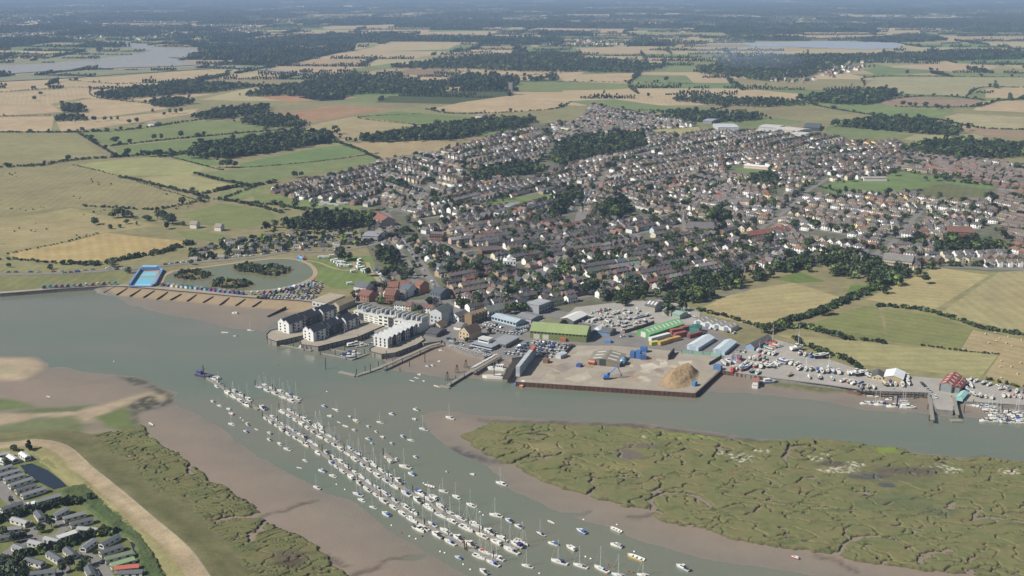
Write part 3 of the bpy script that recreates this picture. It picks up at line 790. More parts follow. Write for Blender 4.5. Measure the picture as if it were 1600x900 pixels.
# ------------------------------------------------------------------ trees, hedges, woods
def crown_arrays(r, h, z0, lobes, n, q, seed, flat=.0, dome=True):
    """leaf sprays on several overlapping lobes: (V, T) quads"""
    g = np.random.default_rng(seed)
    C = []
    for i in range(lobes):
        a = g.uniform(0, 2 * np.pi); rr = r * .62 * math.sqrt(g.uniform(0, 1)) if i else 0
        t = g.uniform(.12, .88)
        k = math.sin(math.pi * (.18 + .72 * t)) if dome else 1 - .8 * t
        C.append((math.cos(a) * rr * k, math.sin(a) * rr * k, z0 + h * t, r * g.uniform(.38, .58) * (k if not dome else 1)))
    C = np.array(C)
    li = g.integers(0, lobes, n)
    d = g.normal(size=(n, 3)); d /= np.linalg.norm(d, axis=1)[:, None]
    d[:, 2] = np.abs(d[:, 2]) * .9 + d[:, 2] * .1 if dome else d[:, 2]
    c = C[li]
    P = c[:, :3] + d * (c[:, 3] * g.uniform(.75, 1.08, n))[:, None]
    P[:, 2] = np.clip(P[:, 2], z0 * .8, z0 + h * 1.05)
    nn = d + g.normal(size=(n, 3)) * .45; nn /= np.linalg.norm(nn, axis=1)[:, None]
    up = np.tile([0, 0, 1.0], (n, 1)); up[np.abs(nn[:, 2]) > .9] = (1, 0, 0)
    u = np.cross(up, nn); u /= np.linalg.norm(u, axis=1)[:, None]; v = np.cross(nn, u)
    s = q * g.uniform(.6, 1.35, n); a = g.uniform(0, np.pi, n)
    uu = u * np.cos(a)[:, None] + v * np.sin(a)[:, None]; vv = -u * np.sin(a)[:, None] + v * np.cos(a)[:, None]
    uu = uu * s[:, None]; vv = vv * (s * g.uniform(.55, 1, n))[:, None]
    V = np.stack([P - uu - vv * .6, P + uu - vv, P + uu * .7 + vv, P - uu * .8 + vv * .8], 1).reshape(-1, 3)
    return V, np.arange(4 * n).reshape(-1, 4)

def join_arrays(parts):
    V = []; T = []; o = 0
    for v, t in parts:
        V.append(v); T.append(t + o); o += len(v)
    return np.vstack(V), np.vstack(T)

def trunk_mesh(name, h, r, limbs, seed):
    g = random.Random(seed); mb = MB()
    mb.rod((0, 0, -.4), (0, 0, h * .5), r, r * .7, 6); mb.rod((0, 0, h * .5), (g.uniform(-.3, .3), g.uniform(-.3, .3), h * .95), r * .7, r * .15, 5)
    for i in range(limbs):
        a = i * 2.4 + g.uniform(-.4, .4); z = h * g.uniform(.35, .6)
        mb.rod((0, 0, z), (math.cos(a) * h * .26, math.sin(a) * h * .26, z + h * g.uniform(.15, .3)), r * .4, r * .1, 4)
    return mb.mesh(name, M_BARK)

# height 10 m each, scaled when set
CROWN = {}
for k, (kind, r, h, z0, lob, n, q, mat, dome) in enumerate([
        ('round', 4.6, 6.6, 2.0, 11, 330, .62, M_LEAF, True), ('wide', 5.8, 5.6, 2.2, 14, 360, .68, M_LEAF, True), ('tall', 3.4, 7.6, 1.6, 11, 300, .56, M_LEAF, True),
        ('pale', 4.4, 6.6, 1.8, 11, 320, .6, M_LEAFL, True), ('grey', 4.8, 6.8, 1.4, 12, 320, .6, M_LEAFG, True), ('poplar', 1.7, 8.6, .9, 10, 240, .5, M_LEAFD, True),
        ('pine', 3.2, 8.2, 1.0, 12, 300, .6, M_LEAFD, False)]):
    v, t = crown_arrays(r, h, z0, lob, n, q, 500 + k, dome=dome)
    CROWN[kind] = np_mesh('crown_' + kind, v, t, mat)
TRUNK = {k: trunk_mesh('trunk_' + k, 7.5, .32, 5, i) for i, k in enumerate(CROWN)}
def src_obj(name, parts, mats=M_LEAF, col=None):
    v, t = join_arrays(parts)
    return bpy.data.objects.new(name, np_mesh(name, v, t, mats))     # never linked: only read by the scatter nodes
def low_crown(r, h, z0, lob, n, q, seed, off=(0, 0), dome=True):
    v, t = crown_arrays(r, h, z0, lob, n, q, seed, dome=dome)
    return v + np.array([off[0], off[1], 0]), t
WOOD_SRC = [src_obj('wood_crown', [low_crown(4.6, 7.2, .8, 8, 150, .85, 600 + i)]) for i in range(4)] + \
           [src_obj('wood_crown', [low_crown(3.6, 9.4, .6, 8, 150, .8, 610 + i)]) for i in range(2)] + [src_obj('wood_crown', [low_crown(4.6, 7.2, .8, 8, 150, .85, 620)], M_LEAFL)]
BUSH_SRC = [src_obj('bush', [low_crown(1.5, 1.7, .05, 6, 70, .42, 640 + i)]) for i in range(3)] + [src_obj('bush', [low_crown(1.7, 1.5, .05, 6, 70, .45, 645)], M_LEAFL), src_obj('bush', [low_crown(1.5, 1.6, .05, 6, 70, .45, 647)], M_LEAFG)]
MASS_SRC = [src_obj('wood_mass', [low_crown(5, 9 * s, .5, 5, 55, 1.5, 660 + 10 * i + j, (x, y)) for j, (x, y, s) in enumerate(
            [(-16, -7, 1), (-8, 6, 1.15), (0, -4, .9), (7, 7, 1.1), (14, -5, 1), (20, 4, .8), (-20, 5, .85), (2, 12, 1.05)])]) for i in range(3)]
LINE_SRC = [src_obj('hedge_run', [low_crown(2.2 * s, 4.6 * s, .0, 4, 22, 1.1, 700 + 10 * i + j, (x, 0)) for j, (x, s) in enumerate(
            [(-12, .8), (-8, 1.0), (-4, .7), (0, .9), (4, 1.35 if i else .8), (8, .8), (12, .9)])]) for i in range(3)]

TREES = []          # (x, y, z, scale, kind) candidates, the nearest become things of their own
def trees_in(poly, n, smin=.6, smax=1.1, kinds=('round', 'wide', 'tall', 'pale'), z=0.0, px=True):
    P = GP(poly, z) if px else np.asarray(poly)
    lo, hi = P.min(0), P.max(0); c = 0; guard = 0
    while c < n and guard < n * 60:
        guard += 1
        x = random.uniform(lo[0], hi[0]); y = random.uniform(lo[1], hi[1])
        if True:
            TREES.append((x, y, z, random.uniform(smin, smax), random.choice(kinds))); c += 1
def fill(P, step):
    lo, hi = P.min(0), P.max(0)
    x, y = np.meshgrid(np.arange(lo[0], hi[0], step), np.arange(lo[1], hi[1], step))
    x = x + rng.uniform(-.45, .45, x.shape) * step; y = y + rng.uniform(-.45, .45, y.shape) * step
    k = inside(P, x, y)
    return np.stack([x[k], y[k]], 1)

WOODS = [
    ('dark oval wood standing between the bright green fields', [(296, 240), (330, 229), (400, 221), (450, 211), (510, 212), (525, 222), (470, 231), (420, 239), (352, 248), (310, 246)], 7.5, 1.25),
    ('long wood slanting up behind the tan field to the town edge', [(555, 219), (620, 212), (680, 200), (740, 192), (790, 190), (838, 191), (822, 198), (760, 207), (720, 217), (640, 221), (580, 223)], 8, 1.2),
    ('small dark wood beside the red quarry ground', [(372, 191), (430, 184), (478, 193), (470, 201), (420, 200)], 9, 1.1),
    ('wood with a ragged front on the pale stubble fields', [(150, 151), (200, 142), (300, 131), (400, 136), (330, 145), (240, 152), (180, 156)], 10, 1.2),
    ('short wood between two stubble fields', [(237, 161), (290, 156), (300, 163), (265, 168), (240, 167)], 9, 1.1),
    ('scrubby copse in the stubble by the marsh field', [(86, 183), (128, 181), (140, 188), (90, 191)], 8, .7), ('clump of tall trees in the stubble', [(98, 169), (128, 171), (131, 176), (100, 176)], 8, 1.3),
    ('belt of trees behind the green meadow', [(300, 184), (350, 174), (420, 167), (410, 180), (330, 188)], 9, 1.1),
    ('long belt of woodland behind the quarry lake', [(380, 152), (430, 137), (500, 131), (600, 137), (700, 142), (690, 148), (560, 147), (520, 156), (450, 150)], 11, 1.15),
    ('wood on the slope behind the sand pit', [(480, 123), (560, 120), (625, 124), (700, 133), (690, 138), (600, 134), (520, 132)], 12, 1.1),
    ('dark wood stretching under the far tan fields', [(610, 107), (700, 93), (800, 88), (860, 83), (900, 92), (1040, 104), (1000, 114), (900, 113), (830, 113), (720, 108)], 14, 1.3),
    ('wood round the smoke beyond the farm fields', [(1090, 107), (1200, 97), (1320, 102), (1260, 122), (1200, 128), (1150, 121), (1100, 116)], 14, 1.3),
    ('square dark wood above the green pasture', [(1250, 157), (1300, 147), (1380, 142), (1400, 151), (1362, 164), (1300, 163)], 9, 1.2),
    ('dark wood behind the town houses at the pasture edge', [(1300, 198), (1380, 187), (1440, 191), (1505, 206), (1492, 213), (1430, 209), (1350, 202)], 8.5, 1.15),
    ('thin wood along the tan field with the lone tree', [(1050, 156), (1110, 153), (1200, 158), (1262, 164), (1200, 168), (1100, 164)], 10, 1.0),
    ('wood at the top of the town by the pale field', [(1035, 186), (1060, 177), (1180, 182), (1190, 187), (1160, 191), (1080, 191)], 9, 1.1),
    ('poplar and oak wood beyond the brown roofed estate', [(1410, 238), (1440, 226), (1500, 224), (1600, 230), (1600, 246), (1520, 249), (1450, 243)], 8, 1.1),
    ('belt of trees between the chalets and the meadow', [(440, 353), (480, 343), (520, 339), (560, 341), (592, 351), (560, 358), (450, 361)], 7, 1.1),
    ('overgrown wood between the town and the pale hayfield', [(1040, 472), (1080, 432), (1150, 428), (1225, 418), (1260, 400), (1300, 397), (1330, 405), (1420, 421), (1418, 440), (1345, 457), (1325, 440), (1250, 425), (1210, 435), (1150, 455), (1095, 482)], 7, .95),
    ('grove of tall trees by the vicarage green', [(735, 276), (790, 263), (830, 260), (835, 272), (790, 280), (742, 284)], 7, 1.15), ('dark grove running through the upper town', [(850, 252), (900, 217), (1000, 213), (1010, 229), (935, 247), (880, 259)], 9, 1.15),
    ('green gardens behind the terraced road', [(935, 330), (965, 318), (985, 332), (965, 345), (940, 345)], 7, 1.0), ('dark trees beside the church', [(1095, 346), (1125, 336), (1142, 346), (1120, 352)], 7, 1.1),
    ('trees beside the cricket pitch', [(1160, 285), (1200, 272), (1215, 285), (1180, 292)], 8, 1.0), ('dark trees in front of the brick flats', [(1452, 390), (1500, 378), (1560, 383), (1560, 394), (1480, 398)], 7, 1.1),
    ('trees behind the boat store yard', [(955, 468), (985, 455), (1010, 458), (1000, 470), (970, 478)], 7, .9), ('trees around the school field', [(870, 318), (895, 300), (905, 310), (880, 335), (860, 340)], 7, .95),
    ('trees west of the long straight road', [(590, 400), (620, 395), (640, 420), (625, 440), (605, 425)], 7, .85),
]
WOOD_W = []
for lab, p, st, s in WOODS:
    P = GP(p); WOOD_W.append(P)
    c_ = P.mean(0); q = fill(c_ + (P - c_) * (1 + 22 / np.linalg.norm(P - c_, axis=1).mean()), st * .9); d_ = sdist(P, q[:, 0], q[:, 1]) + 7 * noise(q[:, 0] / 18, q[:, 1] / 18, 9)
    q = q[(d_ > 0) | (rng.random(len(q)) < .10)]
    if 'overgrown' in lab: q = q[(noise(q[:, 0] / 26, q[:, 1] / 22, 12) > -.22) & ~inside(GP([(1205, 434), (1250, 424), (1300, 440), (1240, 446)]), q[:, 0], q[:, 1])]
    n = len(q)
    scatter('wood', np.column_stack([q, np.zeros(n)]), s * rng.choice([.55, .8, .95, 1.1, 1.35], n) * rng.uniform(.85, 1.1, n) * (1 + .18 * noise(q[:, 0] / 40, q[:, 1] / 40, 5)), rng.uniform(0, 6.28, n), WOOD_SRC, lab, 'wood',
            pick=rng.choice(7, n, p=[.16, .16, .15, .15, .12, .1, .16]))
# hedges: lines of bushes, with trees standing in them
HEDGES = [  # (points, height scale, spacing, trees every m, jitter)
    ([(-150, 272), (0, 262), (60, 259), (110, 251), (180, 246), (250, 241), (320, 237)], 1.7, 3.0, 22, 4), ([(120, 207), (150, 225), (172, 238), (190, 246)], 1.2, 2.5, 60, 2), ([(115, 258), (185, 275), (320, 317)], .7, 4, 0, 2),
    ([(188, 277), (215, 282), (250, 291), (300, 303), (325, 311)], 1.5, 2.2, 0, 4), ([(258, 243), (330, 262), (348, 266)], .9, 2.6, 0, 1.5), ([(303, 271), (340, 281), (380, 289), (394, 292)], 1.7, 2.0, 0, 2.5), ([(318, 303), (360, 294), (400, 290), (430, 285)], 1.9, 2.0, 0, 4),
    ([(340, 262), (400, 261), (500, 252), (590, 240)], .8, 2.5, 0, 1), ([(170, 229), (220, 223), (300, 215), (440, 203)], 1.3, 2.6, 45, 2), ([(250, 246), (300, 239)], 1.4, 2.4, 30, 3), ([(-80, 183), (0, 182), (95, 180)], 1.0, 5, 70, 2), ([(-80, 208), (0, 207), (110, 207), (200, 203), (300, 189)], 1.6, 2.8, 50, 3),
    ([(300, 189), (400, 174), (420, 170)], 1.2, 3, 0, 2), ([(5, 399), (100, 379), (150, 366)], .8, 5, 0, 2), ([(-60, 408), (0, 405), (60, 409), (110, 413)], 1.1, 3, 0, 3), ([(105, 413), (160, 413), (200, 404), (245, 396), (300, 380)], 1.8, 1.7, 0, 6), ([(130, 322), (180, 325), (240, 328), (262, 325)], 1.3, 3, 0, 4),
    ([(262, 325), (300, 317), (350, 309), (400, 291)], 1.3, 3, 60, 4), ([(345, 312), (400, 322), (440, 333)], 1.6, 2.2, 0, 3), ([(345, 297), (370, 292)], 1.8, 2.2, 0, 3), ([(655, 178), (560, 184), (660, 196)], .9, 4, 0, 1.5), ([(525, 222), (560, 234), (595, 250)], 1.6, 2.4, 0, 4),
    ([(1205, 512), (1240, 500), (1280, 488), (1300, 480), (1330, 467), (1380, 445), (1420, 425)], 2.0, 1.6, 0, 4), ([(1205, 516), (1255, 512), (1300, 523), (1322, 530)], 1.7, 1.6, 0, 4), ([(1375, 478), (1450, 487), (1530, 512), (1600, 524), (1720, 545)], 1.5, 1.8, 0, 2.5), ([(1345, 531), (1382, 537)], 1.5, 1.8, 0, 2),
    ([(1440, 540), (1500, 548), (1560, 554)], .7, 2.2, 0, 1), ([(1240, 530), (1270, 545), (1300, 555), (1320, 562), (1345, 575)], 1.6, 1.8, 0, 3), ([(1540, 592), (1600, 606), (1700, 625)], 1.0, 2.5, 0, 2),
    ([(1362, 161), (1420, 152), (1480, 151), (1540, 157)], 1.6, 3.5, 50, 2), ([(1400, 167), (1520, 167), (1560, 158), (1600, 155)], 1.5, 3.5, 25, 3), ([(1250, 158), (1300, 170), (1390, 183), (1460, 187), (1530, 200), (1600, 203)], 1.5, 3, 40, 3), ([(1350, 134), (1370, 120), (1600, 121)], 1.4, 5, 80, 2), ([(1510, 150), (1535, 137), (1600, 137)], 1.5, 4, 60, 2),
    ([(480, 327), (560, 332), (600, 328)], 1.2, 2.5, 0, 3), ([(395, 318), (440, 322), (480, 330)], 1.4, 2.2, 40, 3), ([(1280, 292), (1320, 300), (1400, 304), (1440, 297)], 1.3, 3, 25, 4), ([(1470, 268), (1480, 282), (1550, 290)], 1.3, 3, 20, 4), ([(1380, 276), (1395, 268)], 1.3, 2.5, 0, 2),
    ([(665, 171), (720, 178), (860, 171), (892, 160)], 1.4, 4, 60, 3), ([(140, 138), (150, 152), (240, 163)], 1.0, 5, 70, 2), ([(870, 128), (985, 129), (1085, 131)], 1.3, 5, 60, 2), ([(985, 128), (1000, 116)], 1.6, 4, 20, 2), ([(1095, 486), (1150, 500), (1190, 513)], 1.4, 2, 0, 3),
    ([(700, 109), (800, 118), (905, 112)], 1.3, 6, 60, 3), ([(0, 144), (100, 137), (140, 137)], 1.3, 5, 50, 3), ([(110, 126), (200, 131), (330, 122), (362, 110)], 1.3, 6, 60, 3), ([(1000, 172), (1085, 178), (1140, 166)], 1.3, 4, 40, 3), ([(920, 166), (1000, 175)], 1.2, 4, 40, 3),
]
hp = []; hs = []
for pts, s, sp, te, jit in HEDGES:
    ln = smooth_line(GP(pts), sp)
    n = len(ln)
    gap = noise(np.arange(n) * sp / 35, 0 * np.arange(n), len(hp) % 97) > -.55
    k = gap & (rng.random(n) < .93)
    q = ln[k] + rng.normal(0, jit * .45, (k.sum(), 2))
    hp.append(q); hs.append(s * rng.uniform(.6, 1.25, len(q)))
    if te:
        L_ = n * sp
        for i in range(int(L_ / te)):
            p = ln[random.randrange(n)]
            TREES.append((p[0] + random.uniform(-2, 2), p[1] + random.uniform(-2, 2), 0, random.uniform(.7, 1.25), random.choice(('round', 'wide', 'round', 'tall'))))
hp = np.vstack(hp); hs = np.concatenate(hs)
scatter('hedgerow', np.column_stack([hp, np.zeros(len(hp))]), np.column_stack([hs * 1.15, hs * 1.15, hs]), rng.uniform(0, 6.28, len(hp)), BUSH_SRC, 'bushy green hedges along the field edges', 'hedge', pick=rng.choice(5, len(hp), p=[.3, .3, .25, .08, .07]))
# scrub dotted over the rough grazing
sp_ = fill(GP([(0, 265), (115, 260), (320, 320), (300, 330), (180, 332), (150, 350), (220, 360), (100, 372), (0, 388)]), 16)
k = fbm(sp_[:, 0] / 60, sp_[:, 1] / 60, 31) > .26
sp_ = sp_[k]
scatter('scrub', np.column_stack([sp_, np.zeros(len(sp_))]), rng.uniform(.4, 1.1, len(sp_)), rng.uniform(0, 6.28, len(sp_)), BUSH_SRC, 'low scrub dotted over the rough grazing marsh', 'scrub')
# reeds, park hedges, lake islands
def bushes(name, P, step, smin, smax, z, src, label, cat):
    q = fill(np.asarray(P), step); n = len(q)
    s = rng.uniform(smin, smax, n)
    return scatter(name, np.column_stack([q, np.full(n, z)]), np.column_stack([s * 1.1, s * 1.1, s]), rng.uniform(0, 6.28, n), src, label, cat)
def growth(name, poly, mat, h, label, seed):
    P = GP(poly, LZ); lo, hi = P.min(0) - 2, P.max(0) + 2
    x, y = np.meshgrid(np.arange(lo[0], hi[0], .55), np.arange(lo[1], hi[1], .55))
    s = sdist(P, x, y) + 1.6 * fbm(x / 5, y / 5, seed, 3)
    z = LZ + np.where(s > 0, h * sstep(0, 1.2, s) * (.8 + .35 * fbm(x / 6, y / 6, seed + 1, 2) + .40 * fbm(x / 1.1, y / 1.1, seed + 2, 2)), -.3)
    ny, nx = x.shape; idx = np.arange(nx * ny).reshape(ny, nx); T = np.stack([idx[:-1, :-1], idx[:-1, 1:], idx[1:, 1:], idx[1:, :-1]], -1).reshape(-1, 4)
    v, t, _ = compact(np.stack([x.ravel(), y.ravel(), z.ravel()], 1), T[s.ravel()[T].max(1) > -.5])
    tag(link(bpy.data.objects.new(name, np_mesh(name, v, t, mat)), None, 'stuff'), label, name.replace('_', ' '))
M_ROUGH = material('rough_growth', (.20, .19, .085), rough=.95, var=.25, scale=.15, var2=.2, scale2=1.2, space='world', spec=.1, hue=.02)
M_REEDS = material('reed_blades', (.068, .092, .036), rough=.85, var=.3, scale=.13, var2=.25, scale2=1.1, space='world', spec=.15, hue=.02)
growth('reeds', [(90, 770), (112, 760), (140, 757), (158, 770), (186, 798), (214, 826), (232, 850), (252, 885), (268, 920), (270, 940), (240, 940), (218, 890), (208, 845), (178, 834), (150, 805), (122, 786)], M_REEDS, 1.5, 'belt of green reeds between caravans and sea bank', 820)
growth('rough_growth', [(58, 722), (80, 712), (115, 738), (150, 768), (180, 796), (215, 832), (250, 880), (275, 925), (262, 925), (238, 880), (205, 834), (172, 802), (140, 770), (108, 754), (98, 740)], M_ROUGH, .55, 'pale rough grass along the foot of the sea bank', 830)
for pts, w, lab in (([(-30, 822), (0, 815), (40, 804), (80, 792), (118, 785)], 7, 'tall clipped hedge between upper and lower caravan rows'),
                    ([(10, 882), (40, 868), (70, 862), (105, 852), (140, 838), (180, 834)], 7, 'bushy hedge crossing the middle of the caravan park')):
    ln = smooth_line(GP(pts, LZ), 2.2)
    q = np.vstack([ln + rng.normal(0, w * .22, ln.shape) for _ in range(4)]); n = len(q)
    s = rng.uniform(1.05, 1.65, n)
    scatter('hedge', np.column_stack([q, np.full(n, LZ)]), np.column_stack([s * .9, s * .9, s * 1.15]), rng.uniform(0, 6.28, n), BUSH_SRC, lab, 'hedge', pick=rng.choice(5, n, p=[.35, .3, .2, .1, .05]))
bushes('bushes', GP([(-60, 880), (8, 884), (32, 893), (40, 915), (-60, 930)], LZ), 2.6, 1.5, 2.4, LZ, BUSH_SRC[-1:] + BUSH_SRC[:1], 'grey green bushes in the corner of the caravan park', 'bushes')
mb = MB(); ISL = []
for k, (cx, cy, rx, ry) in enumerate(((300, 431, 31, 8), (360, 444.5, 37, 8), (388, 420, 28, 7), (424, 424, 33, 8.5))):
    P = GP([(cx + rx * math.cos(t) * (1 + .08 * math.sin(3 * t + k)), cy + ry * math.sin(t)) for t in np.linspace(0, 2 * math.pi, 24)[:-1]])
    ISL.append(P)
    sheet('lake_island', P, .26, M_FIELD, (.16, .13, .07))
    q = fill(P * .86 + P.mean(0) * .14, 3.2); d = sdist(P, q[:, 0], q[:, 1])
    q = q[(d < 9) | (rng.random(len(q)) < .25)]; n = len(q); s = rng.uniform(.7, 1.9, n)
    scatter('island_scrub', np.column_stack([q, np.full(n, .22)]), s, rng.uniform(0, 6.28, n), BUSH_SRC, 'scrub covering the %s island of the boating lake' % ('west', 'south', 'north', 'east')[k], 'scrub', pick=rng.choice(5, n, p=[.2, .3, .2, .1, .2]))

# ------------------------------------------------------------------ farmland to the horizon
def wedge(x, y, m=120):
    return np.abs(x) < np.abs(y) * .475 + m
SOLAR = [(1150, 69), (1290, 66), (1400, 69), (1385, 75.5), (1340, 78), (1230, 74), (1155, 73)]
OVER = FIELD_W + WOOD_W + [GP(RIVER), GP([(1145, 68), (1290, 65), (1405, 68), (1400, 80), (1340, 84), (1225, 80), (1150, 79)])]
OVER_A = [Area(P) for P in OVER]
cells = []
def bsp(x0, x1, y0, y1, d=0):
    w, h = x1 - x0, y1 - y0
    dist = math.hypot((x0 + x1) / 2, (y0 + y1) / 2)
    tgt = (190 + .022 * dist) * random.uniform(.7, 1.7)
    if (w < tgt * 1.5 and h < tgt) or d > 14:
        cells.append((x0, x1, y0, y1)); return
    if w > h * random.uniform(.8, 1.7):
        c = x0 + w * random.uniform(.36, .64); bsp(x0, c, y0, y1, d + 1); bsp(c, x1, y0, y1, d + 1)
    else:
        c = y0 + h * random.uniform(.36, .64); bsp(x0, x1, y0, c, d + 1); bsp(x0, x1, c, y1, d + 1)
bsp(-14000, 14000, 2550, 30000)
def warp(x, y):
    s = np.minimum(1, y / 6000)
    return (x + 120 * noise(x / 900, y / 900, 301) + 150 * s * noise(x / 2600, y / 2600, 302) + .12 * y, y + 90 * noise(x / 800, y / 800, 303) + 200 * s * noise(x / 2400, y / 2400, 304) - .1 * x)
FC = [TAN, TAN, PALE, (.38, .30, .185), (.32, .24, .14), OLIVE, GREEN, DGRASS, BRIGHT, (.24, .22, .11), PALE]
fv = []; ft = []; fc = []; hq = []; hsz = []; hrot = []; mq = []; msz = []
for (x0, x1, y0, y1) in cells:
    cx, cy = warp(np.array([(x0 + x1) / 2]), np.array([(y0 + y1) / 2])); cx = cx[0]; cy = cy[0]
    if not wedge(cx, cy, 700): continue
    dist = math.hypot(cx, cy)
    over = any(P.has(cx, cy) for P in OVER_A)
    kx = np.array([x0, (x0 + x1) / 2, x1, x1, x1, (x0 + x1) / 2, x0, x0]); ky = np.array([y0, y0, y0, (y0 + y1) / 2, y1, y1, y1, (y0 + y1) / 2])
    px_, py_ = warp(kx, ky)
    o = len(fv); fv += [(a, b, .05) for a, b in zip(px_, py_)]
    woody = float(noise(np.array([cx / 1500]), np.array([cy / 1100]), 320)[0])
    kind = random.random() - .40 * woody
    ft.append(tuple(range(o, o + 8)))
    if kind < (.19 if cy < 6000 else .29) and not over:
        fc.append((.06, .075, .035))
        P = np.stack([px_, py_], 1); st = 30 * (1 + dist / 9000)
        q = fill(P, st)
        if cy < 2900: q = q[:0]
        mq.append(q); msz.append(rng.uniform(.8, 1.25, len(q)) * (1 + dist / 14000))
    else:
        fc.append(random.choice(FC))
        if cy > 12000 and random.random() < .3: fc[-1] = (.1, .115, .055)
    if over: continue
    st = 23 * (1 + dist / 7000)
    dens = 1.0 + .2 * woody
    for (ax, ay, bx, by) in ((x0, y0, x1, y0), (x0, y0, x0, y1)):
        L_ = math.hypot(bx - ax, by - ay); n = int(L_ / st)
        if n < 1: continue
        t = (np.arange(n) + .5) / n
        wx, wy = warp(ax + (bx - ax) * t, ay + (by - ay) * t)
        k = rng.random(n) < dens * (.35 + .65 * (noise(wx / 200, wy / 200, 330) > -.25))
        tx, ty = warp(ax + (bx - ax) * (t + .01), ay + (by - ay) * (t + .01))
        hq.append(np.stack([wx, wy], 1)[k]); hrot.append(np.arctan2(ty - wy, tx - wx)[k]); hsz.append(np.full(k.sum(), 1 + dist / 7000))
me = bpy.data.meshes.new('farmland'); me.from_pydata(fv, [], ft); me.materials.append(M_FARM)
a = me.color_attributes.new('col', 'FLOAT_COLOR', 'CORNER'); c4 = np.ones((len(ft) * 8, 4), np.float32); c4[:, :3] = np.repeat(np.array(fc), 8, 0); a.data.foreach_set('color', c4.ravel())
link(bpy.data.objects.new('farmland', me), None, 'structure')
hq = np.vstack(hq); hsz = np.concatenate(hsz); hrot = np.concatenate(hrot); mq = np.vstack(mq); msz = np.concatenate(msz)
def clear(q, polys, m=0):
    k = wedge(q[:, 0], q[:, 1], 200)
    for P in polys:
        lo = P.min(0); hi = P.max(0)
        b = k & (q[:, 0] > lo[0]) & (q[:, 0] < hi[0]) & (q[:, 1] > lo[1]) & (q[:, 1] < hi[1])
        if b.any():
            i = np.where(b)[0]; k[i[inside(P, q[i, 0], q[i, 1])]] = False
    return k
k = clear(hq, OVER) & (hq[:, 1] > 2650); hq, hsz, hrot = hq[k], hsz[k], hrot[k]
hh = hsz * rng.uniform(.6, 1.5, len(hq)) * np.where(rng.random(len(hq)) < .25, 1.6, 1)
scatter('hedgerow', np.column_stack([hq, np.zeros(len(hq))]), np.column_stack([hsz * 1.05, hsz * 1.6, np.minimum(hh * 1.25, 3.0)]), hrot, LINE_SRC, 'hedgerows and hedge trees between the distant fields', 'hedgerow')
k = clear(mq, OVER); mq, msz = mq[k], msz[k]
scatter('far_woods', np.column_stack([mq, np.zeros(len(mq))]), np.column_stack([msz, msz, np.minimum(msz, 1.6) * rng.uniform(.8, 1.5, len(msz))]), rng.uniform(0, 6.28, len(mq)), MASS_SRC, 'dark woods scattered over the far farmland', 'woods')
# traced far woods and solar farm
for lab, p in (('wooded hill above the far river town', [(85, 54), (130, 46), (190, 42), (240, 46), (250, 56), (200, 58), (130, 55), (95, 58)]), ('dark wood beyond the far river', [(-100, 74), (0, 73), (60, 66), (62, 60), (0, 62), (-100, 64)]),
               ('wood along the far bank of the river', [(255, 58), (330, 72), (400, 70), (420, 62), (520, 55), (520, 64), (400, 78), (345, 86), (290, 92), (300, 88), (345, 80), (300, 72)]),
               ('dark wood above the solar farm', [(1330, 62), (1450, 56), (1480, 64), (1400, 67), (1345, 66)]), ('woods round the village beyond the smoke', [(1200, 92), (1300, 88), (1400, 86), (1540, 81), (1600, 86), (1600, 93), (1400, 97), (1250, 99)]),
               ('long dark wood across the upper right farmland', [(1400, 32), (1600, 28), (1600, 44), (1460, 44), (1380, 38)]), ('wood behind the wide tan field', [(520, 68), (560, 60), (545, 78), (510, 84)])):
    P = GP(p); q = fill(P, 34); n = len(q); s = rng.uniform(.9, 1.4, n)
    scatter('wood', np.column_stack([q, np.zeros(n)]), s * 1.1, rng.uniform(0, 6.28, n), MASS_SRC, lab, 'wood')
# solar farm: rows of tilted panels
sol = GP(SOLAR)
lo, hi = sol.min(0), sol.max(0); V = []; F = []
for y in np.arange(lo[1], hi[1], 22):
    xs = np.arange(lo[0], hi[0], 60); k = inside(sol, xs, np.full(len(xs), y))
    for x in xs[k]:
        o = len(V); V += [(x, y, .8), (x + 56, y, .8), (x + 56, y + 14, 6), (x, y + 14, 6)]; F.append((o, o + 1, o + 2, o + 3))
me = bpy.data.meshes.new('solar_panels'); me.from_pydata(V, [], F); me.materials.append(material('solar_glass', (.27, .30, .34), rough=.4, var=.1, scale=.01, space='world', spec=.6))
tag(link(bpy.data.objects.new('solar_farm', me), None, 'stuff'), 'wide solar farm of pale blue panel rows among far woods', 'solar farm')
